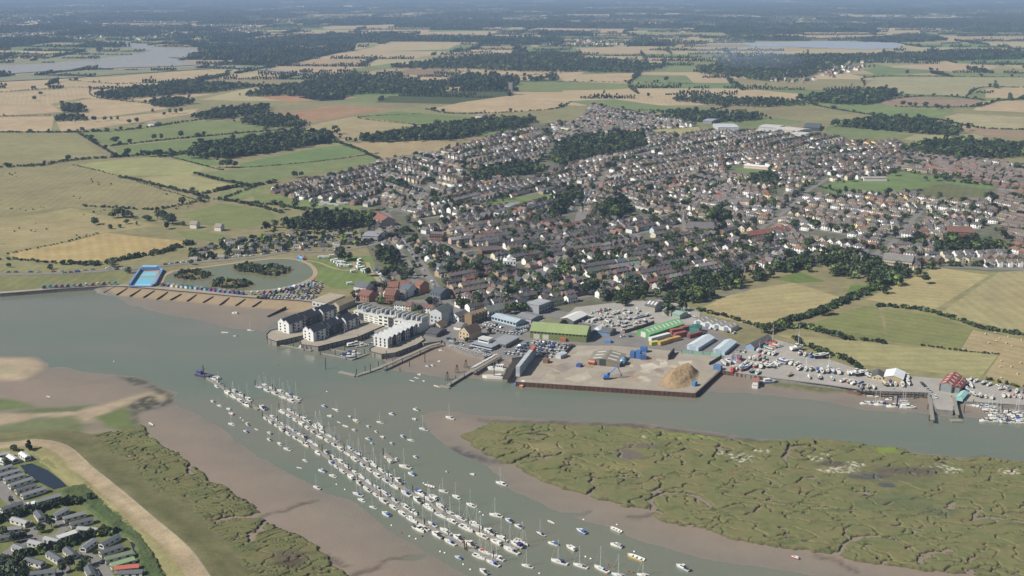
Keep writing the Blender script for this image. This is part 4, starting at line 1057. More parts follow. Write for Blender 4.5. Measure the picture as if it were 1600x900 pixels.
# ------------------------------------------------------------------ the town: houses in streets
def tri(F):
    return [(f[0], f[i], f[i + 1]) for f in F for i in range(1, len(f) - 1)]
def house_proto(kind):
    wall, roof, chim, win = MB(), MB(), MB(), MB()
    def windows(w, d, e, nx, floors, cx=0, cy=0):
        for s in (-1, 1):
            for fl in range(floors):
                z = .9 + 2.6 * fl
                for i in range(nx):
                    x = cx - w / 2 + w * (i + .5) / nx
                    if fl == 0 and s == -1 and i == 0:
                        win.box(x - .5, x + .5, cy + s * d / 2 - .04, cy + s * d / 2 + .04, .1, 2.1)
                    else:
                        win.box(x - .75, x + .75, cy + s * d / 2 - .05, cy + s * d / 2 + .05, z, z + 1.35)
    def gable_x(w, d, e, r, cx=0, cy=0, o=.35):
        x0, x1, y0, y1 = cx - w / 2, cx + w / 2, cy - d / 2, cy + d / 2
        wall.face([(x0, y0, 0), (x1, y0, 0), (x1, y0, e), (x0, y0, e)]); wall.face([(x1, y1, 0), (x0, y1, 0), (x0, y1, e), (x1, y1, e)])
        wall.face([(x1, y0, 0), (x1, y1, 0), (x1, y1, e), (x1, cy, r), (x1, y0, e)]); wall.face([(x0, y1, 0), (x0, y0, 0), (x0, y0, e), (x0, cy, r), (x0, y1, e)])
        k = (r - e) / (d / 2) * o
        roof.slab((x0 - .2, y0 - o, e - k + .12), (x1 + .2, y0 - o, e - k + .12), (x1 + .2, cy, r + .12), (x0 - .2, cy, r + .12), .12)
        roof.slab((x0 - .2, cy, r + .12), (x1 + .2, cy, r + .12), (x1 + .2, y1 + o, e - k + .12), (x0 - .2, y1 + o, e - k + .12), .12)
    def gable_y(w, d, e, r, cx=0, cy=0, o=.35):
        x0, x1, y0, y1 = cx - w / 2, cx + w / 2, cy - d / 2, cy + d / 2
        wall.face([(x0, y1, 0), (x0, y0, 0), (x0, y0, e), (x0, y1, e)]); wall.face([(x1, y0, 0), (x1, y1, 0), (x1, y1, e), (x1, y0, e)])
        wall.face([(x0, y0, 0), (x1, y0, 0), (x1, y0, e), (cx, y0, r), (x0, y0, e)]); wall.face([(x1, y1, 0), (x0, y1, 0), (x0, y1, e), (cx, y1, r), (x1, y1, e)])
        k = (r - e) / (w / 2) * o
        roof.slab((x0 - o, y1 + .2, e - k + .12), (x0 - o, y0 - .2, e - k + .12), (cx, y0 - .2, r + .12), (cx, y1 + .2, r + .12), .12)
        roof.slab((cx, y1 + .2, r + .12), (cx, y0 - .2, r + .12), (x1 + o, y0 - .2, e - k + .12), (x1 + o, y1 + .2, e - k + .12), .12)
    def hip(w, d, e, r, o=.4):
        x, y = w / 2, d / 2
        wall.box(-x, x, -y, y, 0, e)
        h = d / 2 * .9; X, Y = x + o, y + o; e -= .1
        a, b = (-x + h, 0, r), (x - h, 0, r)
        roof.face([(-X, -Y, e), (X, -Y, e), b, a]); roof.face([(X, Y, e), (-X, Y, e), a, b]); roof.face([(X, -Y, e), (X, Y, e), b]); roof.face([(-X, Y, e), (-X, -Y, e), a])
        roof.face([(-X, Y, e - .01), (X, Y, e - .01), (X, -Y, e - .01), (-X, -Y, e - .01)])
    if kind == 'terraced':
        gable_x(5.7, 8.2, 5.2, 7.7); windows(5.7, 8.2, 5.2, 2, 2); chim.box(2.2, 2.8, -.5, .6, 6.8, 8.9)
        gable_y(2.6, 4.5, 2.6, 3.9, 1.2, 6.2)
    elif kind == 'semi':
        hip(12.5, 8, 5.2, 8.0); windows(12.5, 8, 5.2, 4, 2); chim.box(-.5, .5, -.4, .4, 7.2, 9.2)
    elif kind == 'gabled':
        gable_y(7.6, 9.5, 5.1, 8.4); windows(7.6, 9.5, 5.1, 2, 2); chim.box(-.4, .4, 2.2, 2.9, 7.6, 9.4)
    elif kind == 'bungalow':
        gable_x(10.5, 8.2, 2.6, 5.3); windows(10.5, 8.2, 2.6, 3, 1); chim.box(3.3, 3.9, -.3, .4, 4.7, 6.3)
    elif kind == 'winged':
        gable_x(10, 7.5, 5.0, 7.9, 0, .8); gable_y(4.2, 5, 4.9, 7.3, -2.6, -3.3); windows(10, 7.5, 5, 3, 2, 0, .8); chim.box(3.4, 4.1, .3, 1.1, 7.1, 9.1)
    elif kind == 'wide':
        gable_x(13, 8, 5.1, 7.7); windows(13, 8, 5.1, 4, 2); chim.box(-.5, .5, -.4, .4, 7.1, 8.8)
    elif kind == 'villa':
        hip(10, 9.5, 5.6, 8.8); windows(10, 9.5, 5.6, 3, 2); chim.box(2.6, 3.4, -.5, .5, 6.6, 9.8); gable_y(3.6, 2.6, 5.2, 7.2, -2, -5.6)
    return dict(wall=wall, roof=roof, chimney=chim, window=win)
PROTO = {k: house_proto(k) for k in ('terraced', 'semi', 'gabled', 'bungalow', 'winged', 'wide', 'villa')}
PMESH = {k: {p: mb.mesh(k + '_' + p, {'wall': M_TINT, 'roof': M_ROOF, 'chimney': M_TINT, 'window': M_GLASS}[p]) for p, mb in d.items()} for k, d in PROTO.items()}
WALLC = {'white': (.72, .71, .67), 'cream': (.58, .52, .38), 'buff brick': (.34, .265, .18), 'red brick': (.22, .115, .085), 'brown brick': (.20, .135, .10), 'pale grey': (.48, .48, .47), 'pink': (.52, .37, .33), 'yellow': (.62, .53, .24), 'pale blue': (.42, .5, .56)}
ROOFC = {'grey slate': (.105, .10, .102), 'dark slate': (.065, .065, .072), 'brown tile': (.135, .11, .097), 'red tile': (.175, .095, .072), 'grey-brown tile': (.135, .118, .107), 'orange tile': (.26, .13, .08), 'pale grey': (.21, .2, .195)}
def pal(w, r):
    return list(w), list(w.values()), list(r), list(r.values())
P_OLD = pal({'white': 32, 'cream': 14, 'buff brick': 18, 'red brick': 9, 'brown brick': 10, 'pale grey': 6, 'pink': 2, 'yellow': 2, 'pale blue': 2}, {'grey slate': 46, 'dark slate': 22, 'brown tile': 9, 'red tile': 4, 'grey-brown tile': 24, 'pale grey': 4})
P_NEW = pal({'white': 34, 'cream': 16, 'buff brick': 28, 'brown brick': 10, 'red brick': 6, 'pale grey': 6}, {'grey-brown tile': 48, 'brown tile': 24, 'grey slate': 16, 'pale grey': 8, 'red tile': 3})
P_BRN = pal({'white': 12, 'cream': 16, 'buff brick': 34, 'red brick': 16, 'brown brick': 20}, {'brown tile': 54, 'red tile': 8, 'grey-brown tile': 36})
P_WHT = pal({'white': 46, 'cream': 18, 'buff brick': 18, 'brown brick': 10, 'pink': 4, 'yellow': 3, 'red brick': 8}, {'grey-brown tile': 40, 'brown tile': 24, 'red tile': 9, 'grey slate': 28})
OLD = (('terraced', .62), ('gabled', .16), ('winged', .08), ('wide', .08), ('villa', .06)); MIX = (('terraced', .2), ('semi', .3), ('gabled', .18), ('winged', .14), ('villa', .1), ('bungalow', .08))
EST = (('bungalow', .42), ('semi', .2), ('gabled', .16), ('winged', .22)); COUN = (('wide', .7), ('semi', .3)); SEM = (('semi', .6), ('winged', .15), ('villa', .15), ('gabled', .1))
WID = {'terraced': 5.75, 'semi': 15.0, 'gabled': 10.5, 'bungalow': 13, 'winged': 13, 'wide': 13.4, 'villa': 14}
# (outline, row direction by two points, street spacing, kinds, palette)
ZONES = [
    ([(425, 293), (560, 263), (612, 250), (600, 285), (590, 325), (560, 322), (480, 316), (430, 303)], ((430, 296), (600, 257)), 46, EST, P_NEW),
    ([(612, 250), (640, 244), (705, 236), (742, 262), (705, 300), (650, 335), (605, 330), (598, 290)], ((600, 270), (720, 300)), 48, EST, P_NEW),
    ([(650, 336), (705, 300), (742, 282), (835, 280), (880, 262), (900, 300), (885, 340), (760, 345), (700, 372), (660, 372)], ((660, 345), (860, 300)), 46, MIX, P_OLD),
    ([(705, 236), (760, 218), (835, 198), (860, 224), (840, 258), (790, 262), (735, 274)], ((720, 245), (850, 215)), 48, SEM, P_NEW),
    ([(862, 196), (905, 190), (925, 166), (985, 176), (1080, 192), (1085, 200), (1015, 206), (960, 206), (900, 214), (870, 224)], ((900, 180), (1080, 200)), 50, SEM, P_NEW),
    ([(880, 262), (935, 248), (1010, 230), (1010, 212), (1100, 207), (1190, 206), (1300, 214), (1325, 222), (1130, 262), (1060, 275), (1000, 300), (960, 300), (905, 290)], ((900, 280), (1150, 235)), 50, SEM, P_NEW),
    ([(1135, 258), (1325, 222), (1400, 222), (1445, 245), (1400, 266), (1380, 276), (1280, 290), (1230, 300), (1210, 276), (1210, 262)], ((1200, 258), (1420, 240)), 48, SEM, P_WHT),
    ([(1400, 240), (1450, 246), (1530, 252), (1640, 262), (1640, 300), (1560, 292), (1480, 276), (1400, 264)], ((1400, 250), (1600, 275)), 46, COUN, P_BRN),
    ([(1560, 296), (1640, 300), (1640, 400), (1590, 405), (1560, 340), (1552, 314)], ((1560, 330), (1640, 345)), 50, COUN, P_BRN),
    ([(905, 292), (960, 302), (1000, 300), (1060, 276), (1130, 264), (1140, 276), (1215, 286), (1200, 318), (1130, 335), (1060, 342), (985, 330), (965, 316), (930, 328), (890, 345)], ((960, 300), (1190, 345)), 44, MIX, P_WHT),
    ([(1060, 344), (1130, 336), (1200, 320), (1230, 302), (1310, 306), (1420, 304), (1480, 318), (1550, 314), (1560, 345), (1500, 376), (1440, 400), (1420, 418), (1330, 403), (1300, 395), (1255, 398), (1225, 385), (1150, 362), (1120, 352)], ((1200, 335), (1400, 362)), 46, SEM + (('terraced', .2),), P_WHT),
    ([(1420, 418), (1445, 400), (1480, 399), (1560, 395), (1640, 400), (1640, 420), (1560, 424), (1470, 416), (1430, 424)], ((1430, 412), (1600, 408)), 46, MIX, P_OLD),
    ([(700, 374), (760, 347), (885, 346), (960, 346), (1060, 346), (1120, 354), (1150, 364), (1225, 386), (1240, 396), (1220, 416), (1150, 427), (1085, 432), (1040, 460), (1008, 456), (985, 454), (950, 462), (900, 470), (850, 452), (780, 440), (740, 420)], ((760, 420), (960, 384)), 37, OLD, P_OLD),
    ([(640, 374), (690, 374), (735, 420), (780, 442), (845, 454), (900, 472), (870, 486), (835, 478), (790, 488), (755, 482), (712, 490), (690, 476), (700, 466)], ((700, 450), (860, 420)), 37, OLD, P_OLD),
    ([(545, 470), (560, 452), (600, 446), (640, 448), (690, 470), (690, 486), (665, 492), (600, 478)], ((550, 462), (640, 470)), 40, (('gabled', .4), ('winged', .4), ('terraced', .2)), P_WHT),
    ([(878, 347), (893, 318), (912, 297), (948, 297), (938, 330), (958, 348)], ((905, 348), (928, 298)), 34, (('terraced', 1),), P_OLD),
    ([(575, 345), (602, 340), (625, 380), (640, 410), (668, 446), (640, 446), (600, 442), (640, 420), (600, 385)], ((600, 360), (650, 440)), 30, MIX, P_OLD),
]
NOHOUSE = [GP(p) for p, c in FIELDS[-9:]] + [P for (l, p, s, z), P in zip(WOODS, WOOD_W) if 'grove' in l or 'trees' in l or 'gardens' in l or 'thin' in l or 'wood' in l]
# places kept for the larger buildings
BIGB = [(672, 345, 22), (576, 372, 26), (1285, 413, 34), (797, 414, 15), (1075, 360, 20), (995, 370, 20), (1285, 370, 30), (1520, 366, 26), (680, 372, 26), (1345, 270, 14), (755, 394, 26), (900, 348, 16), (660, 470, 20), (1178, 370, 20)]
BIGW = [(*G(x, y), r) for x, y, r in BIGB]
MAINROADS = [([(600, 330), (612, 345), (628, 368), (648, 398), (668, 430), (690, 462), (705, 482), (692, 500), (688, 520)], 8.5), ([(604, 332), (640, 318), (668, 292), (690, 276), (735, 268)], 6.5), ([(902, 350), (905, 335), (912, 318), (922, 304), (930, 290), (960, 262), (1010, 240), (1060, 215)], 7),
             ([(1300, 276), (1260, 300), (1240, 320), (1200, 350), (1180, 362)], 6.5), ([(668, 372), (740, 400), (800, 420), (900, 434), (1010, 452)], 6.5), ([(1100, 470), (1170, 452)], 4.5), ([(1440, 330), (1420, 350), (1395, 380), (1365, 402), (1400, 415), (1500, 418), (1640, 424)], 7), ([(1480, 330), (1440, 345)], 6),
             ([(0, 430), (100, 427), (200, 421), (300, 411), (400, 402), (450, 394), (520, 393), (570, 385), (610, 375)], 7), ([(450, 394), (442, 384), (430, 376)], 5), ([(560, 452), (590, 444), (640, 440), (665, 430)], 6), ([(545, 478), (575, 470), (600, 482), (650, 470), (690, 470)], 6), ([(1000, 342), (1100, 330), (1200, 322), (1300, 330)], 6)]
mb = MB(); ROADW = []
for pts, w in MAINROADS:
    ln = smooth_line(GP(pts), 10); ROADW.append((ln, w)); ribbon(mb, ln, w, .245)
mb.build('road', M_ASPH, None, None, 'structure')
town_out = [(425, 293), (560, 262), (612, 249), (705, 233), (760, 216), (835, 194), (905, 188), (925, 164), (985, 172), (1085, 190), (1100, 205), (1190, 203), (1300, 211), (1400, 218), (1445, 240), (1530, 250), (1650, 258), (1650, 424), (1560, 425), (1462, 418), (1420, 424),
            (1330, 405), (1250, 420), (1150, 428), (1085, 434), (1050, 470), (1000, 480), (940, 500), (900, 500), (700, 530), (640, 520), (560, 485), (545, 470), (596, 444), (580, 400), (560, 360), (590, 345), (560, 325), (480, 318), (430, 304)]
TOWNP = GP(town_out)
sheet('town_ground', TOWNP, .05, M_TOWN)
pav = MB()
NOA = [Area(P) for P in NOHOUSE]
RCELL = set()
for ln, w_ in ROADW:
    for p in smooth_line(ln, 3):
        r_ = w_ / 2 + 4.5; k_ = int(r_ // 3) + 1
        for i in range(-k_, k_ + 1):
            for j in range(-k_, k_ + 1):
                if i * i + j * j <= (r_ / 3) ** 2: RCELL.add((int(p[0] // 3) + i, int(p[1] // 3) + j))
HOUSES = []        # x, y, rz, kind, wall name, roof name
def twarp(x, y):
    return x + 16 * noise(x / 170, y / 170, 401), y + 16 * noise(x / 170 + 9, y / 170, 402)
garden = []
for zi, (poly, (a, b), spc, kinds, (wn_, ww, rn_, rw)) in enumerate(ZONES):
    P = GP(poly); PA = Area(P)
    d = np.array(G(*b)) - np.array(G(*a)); ang = math.atan2(d[1], d[0]); ca, sa = math.cos(ang), math.sin(ang)
    c0 = P.mean(0)
    S = (P - c0) @ np.array([[ca, -sa], [sa, ca]])
    spc *= .86; names = [k for k, _ in kinds]; wts = [w for _, w in kinds]
    t = S[:, 1].min() + 6
    while t < S[:, 1].max():
        for side in (-1, 1):
            rt = t + side * (8.2 if spc < 38 else 10.4)
            s = S[:, 0].min() + random.uniform(0, 6); run = 0; kind = None
            while s < S[:, 0].max():
                if run <= 0:
                    kind = random.choices(names, wts)[0]; run = random.randint(5, 12) if kind == 'terraced' else random.randint(2, 6)
                    wname = random.choices(wn_, ww)[0]; rname = random.choices(rn_, rw)[0]
                    if kind == 'terraced': s += 4
                w = WID[kind] * .88; run -= 1
                s += w / 2
                x, y = c0[0] + s * ca - rt * sa, c0[1] + s * sa + rt * ca
                x, y = twarp(x, y); x = float(x); y = float(y)
                s += w / 2 + (random.uniform(-.5, 1.2) if kind != 'terraced' else 0)
                if not PA.has(x, y): continue
                if any(N_.has(x, y) for N_ in NOA) and random.random() < .93: continue
                if any((x - bx) ** 2 + (y - by) ** 2 < br * br for bx, by, br in BIGW): continue
                if (int(x // 3), int(y // 3)) in RCELL: continue
                if random.random() < .03: continue
                if random.random() < (.2 if kind == 'terraced' else .6): wname = random.choices(wn_, ww)[0]; rname = random.choices(rn_, rw)[0]
                elif random.random() < .45: wname = random.choices(wn_, ww)[0]
                e = 1.5
                x2, y2 = twarp(c0[0] + (s + e) * ca - rt * sa, c0[1] + (s + e) * sa + rt * ca); x1, y1 = twarp(c0[0] + (s - e) * ca - rt * sa, c0[1] + (s - e) * sa + rt * ca)
                HOUSES.append((x, y, math.atan2(float(y2 - y1), float(x2 - x1)) + (math.pi if side < 0 else 0) + (random.uniform(-.06, .06) if kind != 'terraced' else 0), kind, wname, rname))
                for _ in range(random.choice((0, 1, 1, 2))): garden.append((x - sa * side * random.uniform(8, 20) + random.uniform(-7, 7), y + ca * side * random.uniform(8, 20) + random.uniform(-7, 7)))
                gx_, gy_ = x - sa * side * random.uniform(9, 16), y + ca * side * random.uniform(9, 16)
                garden.append((gx_ + random.uniform(-5, 5), gy_ + random.uniform(-5, 5)))
        # street and pavements between the two rows
        s = np.arange(S[:, 0].min(), S[:, 0].max(), 9.0)
        lx, ly = twarp(c0[0] + s * ca - t * sa, c0[1] + s * sa + t * ca)
        ok = inside(P, lx, ly)
        for N_ in NOHOUSE: ok &= ~inside(N_, lx, ly)
        i = 0
        while i < len(s) - 1:
            if ok[i] and ok[i + 1]:
                j = i
                while j < len(s) - 1 and ok[j + 1]: j += 1
                if j - i >= 3: ribbon(pav, np.stack([lx[i:j + 1], ly[i:j + 1]], 1), 7.2, .20 + .002 * zi)
                i = j
            i += 1
        t += spc
pav.build('street', M_ASPH, None, None, 'structure')
# thin out overlaps of neighbouring zones
grid = {}
kept = []
for h in HOUSES:
    r = WID[h[3]] * .53 if h[3] != 'terraced' else 3.4
    kx, ky = int(h[0] // 20), int(h[1] // 20); bad = False
    for i in (-1, 0, 1):
        for j in (-1, 0, 1):
            for (x, y, rr) in grid.get((kx + i, ky + j), ()):
                if (x - h[0]) ** 2 + (y - h[1]) ** 2 < (.72 * (r + rr)) ** 2: bad = True
    if not bad:
        grid.setdefault((kx, ky), []).append((h[0], h[1], r)); kept.append(h)
HOUSES = sorted(kept, key=lambda h: math.hypot(h[0], h[1]) + .6 * max(0, abs(h[0]) - .455 * h[1]) * 10)

N_SINGLE = 298
LANDMARK = {k: G(*v) for k, v in {
    'tall grey flats': (680, 505), 'brown three storey flats': (742, 500), 'pale blue curved roof shed': (795, 505), 'long straight main road': (680, 450), 'white domed building': (797, 420),
    'olive green warehouse': (870, 520), 'boat store yard': (960, 490), 'overgrown wood': (1050, 465), 'grassy camp field': (595, 445), 'church with the spire': (1075, 365), 'slipway car park': (700, 525), 'grey office block': (840, 480)}.items()}
hl = []
def single_house(h):
    x, y, rz, kind, wname, rname = h
    o = thing('house', None, 'house', (x, y, 0.06), rz, 'houses of the town near the harbour'); o.scale = (.88,) * 3
    jit = random.uniform(.88, 1.12)
    put('wall', PMESH[kind]['wall'], o, [c * jit for c in WALLC[wname]])
    r = put('roof', PMESH[kind]['roof'], o, [c * random.uniform(.85, 1.2) for c in ROOFC[rname]])
    put('chimney', PMESH[kind]['chimney'], r, (.22, .12, .09))
    put('window', PMESH[kind]['window'], o, kind='stuff')
    form = {'terraced': 'terraced house', 'semi': 'semi-detached pair', 'gabled': 'gable-fronted house', 'bungalow': 'bungalow', 'winged': 'gabled-wing house', 'wide': 'long double house', 'villa': 'hip-roofed villa'}[kind]
    hl.append((o, x, y, '%s %s, %s' % (wname, form, rname)))
for h in HOUSES[:N_SINGLE]: single_house(h)
rank_labels(hl, '{d}, {n} from the {a}', LANDMARK)
def house_mass(name, hs, label, z=.06, scale=1.0):
    Vs = []; Ts = []; Cs = []; off = 0
    arr = {}
    for k, d in PROTO.items():
        v = []; t = []; p = []
        for part in ('wall', 'roof', 'chimney', 'window'):
            o = len(v); v += d[part].V; tt = tri(d[part].F); t += [tuple(o + q for q in f) for f in tt]; p += [part] * len(tt)
        arr[k] = (np.array(v), np.array(t), np.array(p))
    for k in PROTO:
        L_ = [h for h in hs if h[3] == k]
        if not L_: continue
        v, t, p = arr[k]; n = len(L_)
        rz = np.array([h[2] for h in L_]); c, s = np.cos(rz)[:, None], np.sin(rz)[:, None]
        sc = scale * rng.uniform(.95, 1.08, n)[:, None]
        x = (v[None, :, 0] * c - v[None, :, 1] * s) * sc + np.array([h[0] for h in L_])[:, None]
        y = (v[None, :, 0] * s + v[None, :, 1] * c) * sc + np.array([h[1] for h in L_])[:, None]
        zz = np.repeat(v[None, :, 2] + z, n, 0) * sc
        Vs.append(np.stack([x, y, zz], -1).reshape(-1, 3))
        Ts.append((t[None] + (np.arange(n) * len(v))[:, None, None]).reshape(-1, 3) + off); off += n * len(v)
        wc = np.array([WALLC[h[4]] for h in L_]) * rng.uniform(.85, 1.12, n)[:, None]; rc = np.array([ROOFC[h[5]] for h in L_]) * rng.uniform(.8, 1.25, n)[:, None]
        cc = np.zeros((n, len(t), 3)); cc[:, p == 'wall'] = wc[:, None]; cc[:, p == 'roof'] = rc[:, None]; cc[:, p == 'chimney'] = (.22, .12, .09); cc[:, p == 'window'] = (.04, .045, .05)
        Cs.append(cc.reshape(-1, 3))
    me = np_mesh(name, np.vstack(Vs), np.vstack(Ts), M_ATTR, np.vstack(Cs))
    return tag(link(bpy.data.objects.new(name, me), None, 'stuff'), label, 'houses')
house_mass('town_houses', HOUSES[N_SINGLE:], 'hundreds of small houses filling the streets of the town behind', scale=.88)
# garden trees and shrubs
gq = np.array(garden)
ok = inside(TOWNP, gq[:, 0], gq[:, 1])
for bx, by, br in BIGW: ok &= np.hypot(gq[:, 0] - bx, gq[:, 1] - by) > br
gq = gq[ok]; n = len(gq)
sel = rng.random(n) < .5
s = np.where(rng.random(n) < .3, rng.uniform(1.8, 3.0, n), rng.uniform(.7, 1.7, n))
gq2 = np.column_stack([gq, np.full(n, .05)])[sel]
scatter('garden_shrubs', gq2, np.column_stack([s, s, s])[sel], rng.uniform(0, 6.28, sel.sum()), BUSH_SRC, 'shrubs and hedges in the gardens of the town', 'shrubs', pick=rng.choice(5, sel.sum(), p=[.25, .25, .2, .2, .1]))
big = (~sel) & (rng.random(n) < .9) & (noise(gq[:, 0] / 90, gq[:, 1] / 90, 61) > -.3)
for x, y in gq[big]:
    TREES.append((x, y, 0, random.uniform(.5, 1.2), random.choice(('round', 'wide', 'tall', 'pale', 'round', 'tall', 'wide', 'grey'))))
# chalets among trees west of the camp field
CH = GP([(295, 408), (300, 392), (345, 378), (430, 368), (500, 362), (560, 362), (590, 378), (565, 384), (450, 391), (380, 402)])
ch = fill(CH, 15); chl = []
for x, y in ch:
    if random.random() < .80: chl.append((x, y, random.uniform(-.3, .5), 'bungalow', random.choice(('white', 'white', 'cream', 'buff brick', 'pale grey')), random.choice(('pale grey', 'grey slate', 'grey-brown tile', 'dark slate'))))
house_mass('chalets', chl, 'holiday chalets packed among the trees behind the seafront road', scale=.72)
q = fill(CH, 8); q = q[rng.random(len(q)) < .7]; n = len(q); s = rng.uniform(1.2, 3.0, n)
scatter('chalet_trees', np.column_stack([q, np.zeros(n)]), s, rng.uniform(0, 6.28, n), BUSH_SRC, 'bushes and small trees crowding between the holiday chalets', 'bushes', pick=rng.choice(5, n, p=[.35, .3, .2, .1, .05]))
# distant towns and hamlets
def far_town(name, polys, step, label, dens=.5):
    L_ = []; tq = []
    for p in polys:
        P = GP(p)
        for x, y in fill(P, step):
            if noise(np.array([x / 400]), np.array([y / 400]), 71)[0] < -.2: continue
            (L_ if random.random() < dens else tq).append((x, y, random.uniform(0, 6.28), random.choice(('semi', 'wide', 'winged', 'gabled')), random.choices(('white', 'cream', 'buff brick', 'red brick'), (5, 3, 2, 1))[0], random.choice(('grey-brown tile', 'brown tile', 'grey slate', 'red tile'))))
    house_mass(name, L_, label, scale=1.25)
    tq = np.array([t[:2] for t in tq]); n = len(tq)
    if n: scatter('town_trees', np.column_stack([tq, np.zeros(n)]), rng.uniform(.8, 1.5, n), rng.uniform(0, 6.28, n), WOOD_SRC, 'trees between the houses of ' + label.split(' of ')[-1][:60], 'trees')
far_town('river_town_houses', [[(60, 62), (160, 62), (235, 64), (250, 58), (330, 60), (400, 52), (400, 36), (250, 42), (100, 52), (0, 52), (0, 58)]], 42, 'pale houses of the far town by the river bend')
far_town('far_houses', [[(0, 20), (180, 18), (350, 24), (400, 34), (250, 38), (0, 38)]], 80, 'white specks of the hazy town on the horizon')
far_town('village_houses', [[(1200, 128), (1260, 110), (1320, 96), (1420, 95), (1390, 102), (1340, 110), (1300, 122), (1240, 132)]], 30, 'scattered houses of the wooded village beyond the smoke')
far_town('village_houses', [[(800, 60), (900, 60), (1000, 68), (960, 74), (860, 72), (800, 70)], [(700, 58), (790, 58), (800, 66), (720, 66)]], 48, 'pale houses of the long village beyond the dark wood')
far_town('hamlet_houses', [[(0, 33), (40, 30), (60, 33), (20, 36)], [(1400, 16), (1560, 14), (1600, 18), (1450, 21)], [(1560, 46), (1600, 46), (1600, 50), (1560, 50)], [(1010, 34), (1120, 36), (1100, 41), (1020, 40)], [(400, 28), (470, 30), (460, 36), (400, 34)]], 75, 'little groups of houses of the far countryside')
# ------------------------------------------------------------------ harbour: hard standing, quays, buildings
HAZE = 7.6e-5
def pxsheet(name, pts, z, mat, color=None, zp=None):
    return sheet(name, GP(pts, z if zp is None else zp), z, mat, color)
pxsheet('harbour_road', [(640, 520), (700, 478), (760, 484), (835, 480), (890, 488), (960, 500), (1010, 498), (1090, 505), (1165, 540), (1210, 530), (1262, 560), (1345, 592), (1352, 609), (1255, 597), (1126, 578), (1105, 560), (1000, 556), (900, 542), (840, 552), (826, 556), (800, 559), (776, 552), (757, 557), (722, 548), (692, 533), (668, 534)], .26, M_ASPH)
pxsheet('boat_yard', [(880, 496), (900, 480), (950, 474), (985, 470), (1030, 468), (1060, 474), (1095, 488), (1090, 505), (1060, 512), (1000, 520), (930, 515)], .28, M_YARD)
pxsheet('boat_yard', [(1128, 578), (1108, 561), (1165, 548), (1210, 530), (1240, 538), (1262, 556), (1300, 563), (1345, 578), (1380, 583), (1450, 590), (1530, 596), (1600, 612), (1700, 632), (1700, 646), (1600, 633.5), (1508, 627), (1497, 621), (1489, 642), (1463, 639), (1450, 613), (1352, 610), (1255, 596), (1170, 585)], .3, M_YARD)
pxsheet('car_park', [(790, 556), (840, 530), (905, 536), (925, 536), (905, 548), (880, 560), (845, 566), (830, 561), (822, 557)], .32, M_ASPH)
pxsheet('quay_deck', [(807, 596.5), (833, 563), (888, 540), (960, 540), (1060, 549), (1125, 556), (1108, 561), (1124, 578), (1085, 614)], .34, M_CONC)
for p in ([(860, 573), (885, 566), (900, 572), (880, 582)], [(880, 592), (918, 580), (925, 590), (905, 597)], [(960, 585), (995, 578), (985, 590), (950, 592)], [(905, 548), (935, 545), (925, 556), (895, 556)], [(1060, 565), (1082, 563), (1080, 570), (1062, 570)], [(1000, 570), (1040, 562), (1045, 572), (1005, 580)]):
    pxsheet('concrete_patch', p, .355, M_FIELD, random.choice([(.40, .35, .28), (.36, .32, .26), (.24, .21, .18), (.42, .38, .32)]))
for i in range(30):
    cx, cy = random.uniform(835, 1075), random.uniform(556, 602); ww, hh = random.uniform(5, 16), random.uniform(2, 5)
    pxsheet('concrete_patch', [(cx - ww, cy + hh * .2), (cx + ww * .7, cy + hh), (cx + ww, cy - hh * .2), (cx - ww * .6, cy - hh)], .358 + .0015 * i, M_FIELD, random.choice([(.38, .33, .255), (.34, .29, .23), (.25, .215, .18), (.29, .25, .2), (.30, .22, .15)]))
# steel sheet piling in front of the quay: ribbed
sp = MB()
for a, b in (((806, 597), (1086, 615)), ((1086, 615), (1126, 579)), ((1126, 579), (1200, 590)), ((806, 597), (827, 560))):
    A, B = GV(*a), GV(*b); n = int((B - A).length / 1.6); d = (B - A) / n; nn = Vector((d.y, -d.x, 0)).normalized()
    if nn.dot(Vector((0, -1, 0))) < 0 and a[0] != 1086: nn = -nn
    for i in range(n):
        p = A + d * i; off = .55 if i % 2 else .25
        q = [p + nn * off, p + d + nn * off]
        sp.face([(*q[0].xy, -5), (*q[1].xy, -5), (*q[1].xy, .34), (*q[0].xy, .34)])
        sp.face([(*q[0].xy, .34), (*q[1].xy, .34), (*(p + d).xy, .34), (*p.xy, .34)])
        r = p + nn * (.25 if i % 2 else .55)
        sp.face([(*r.xy, -5), (*q[0].xy, -5), (*q[0].xy, .34), (*r.xy, .34)])
sp.build('quay_piling', M_RUST, None, None, 'structure')

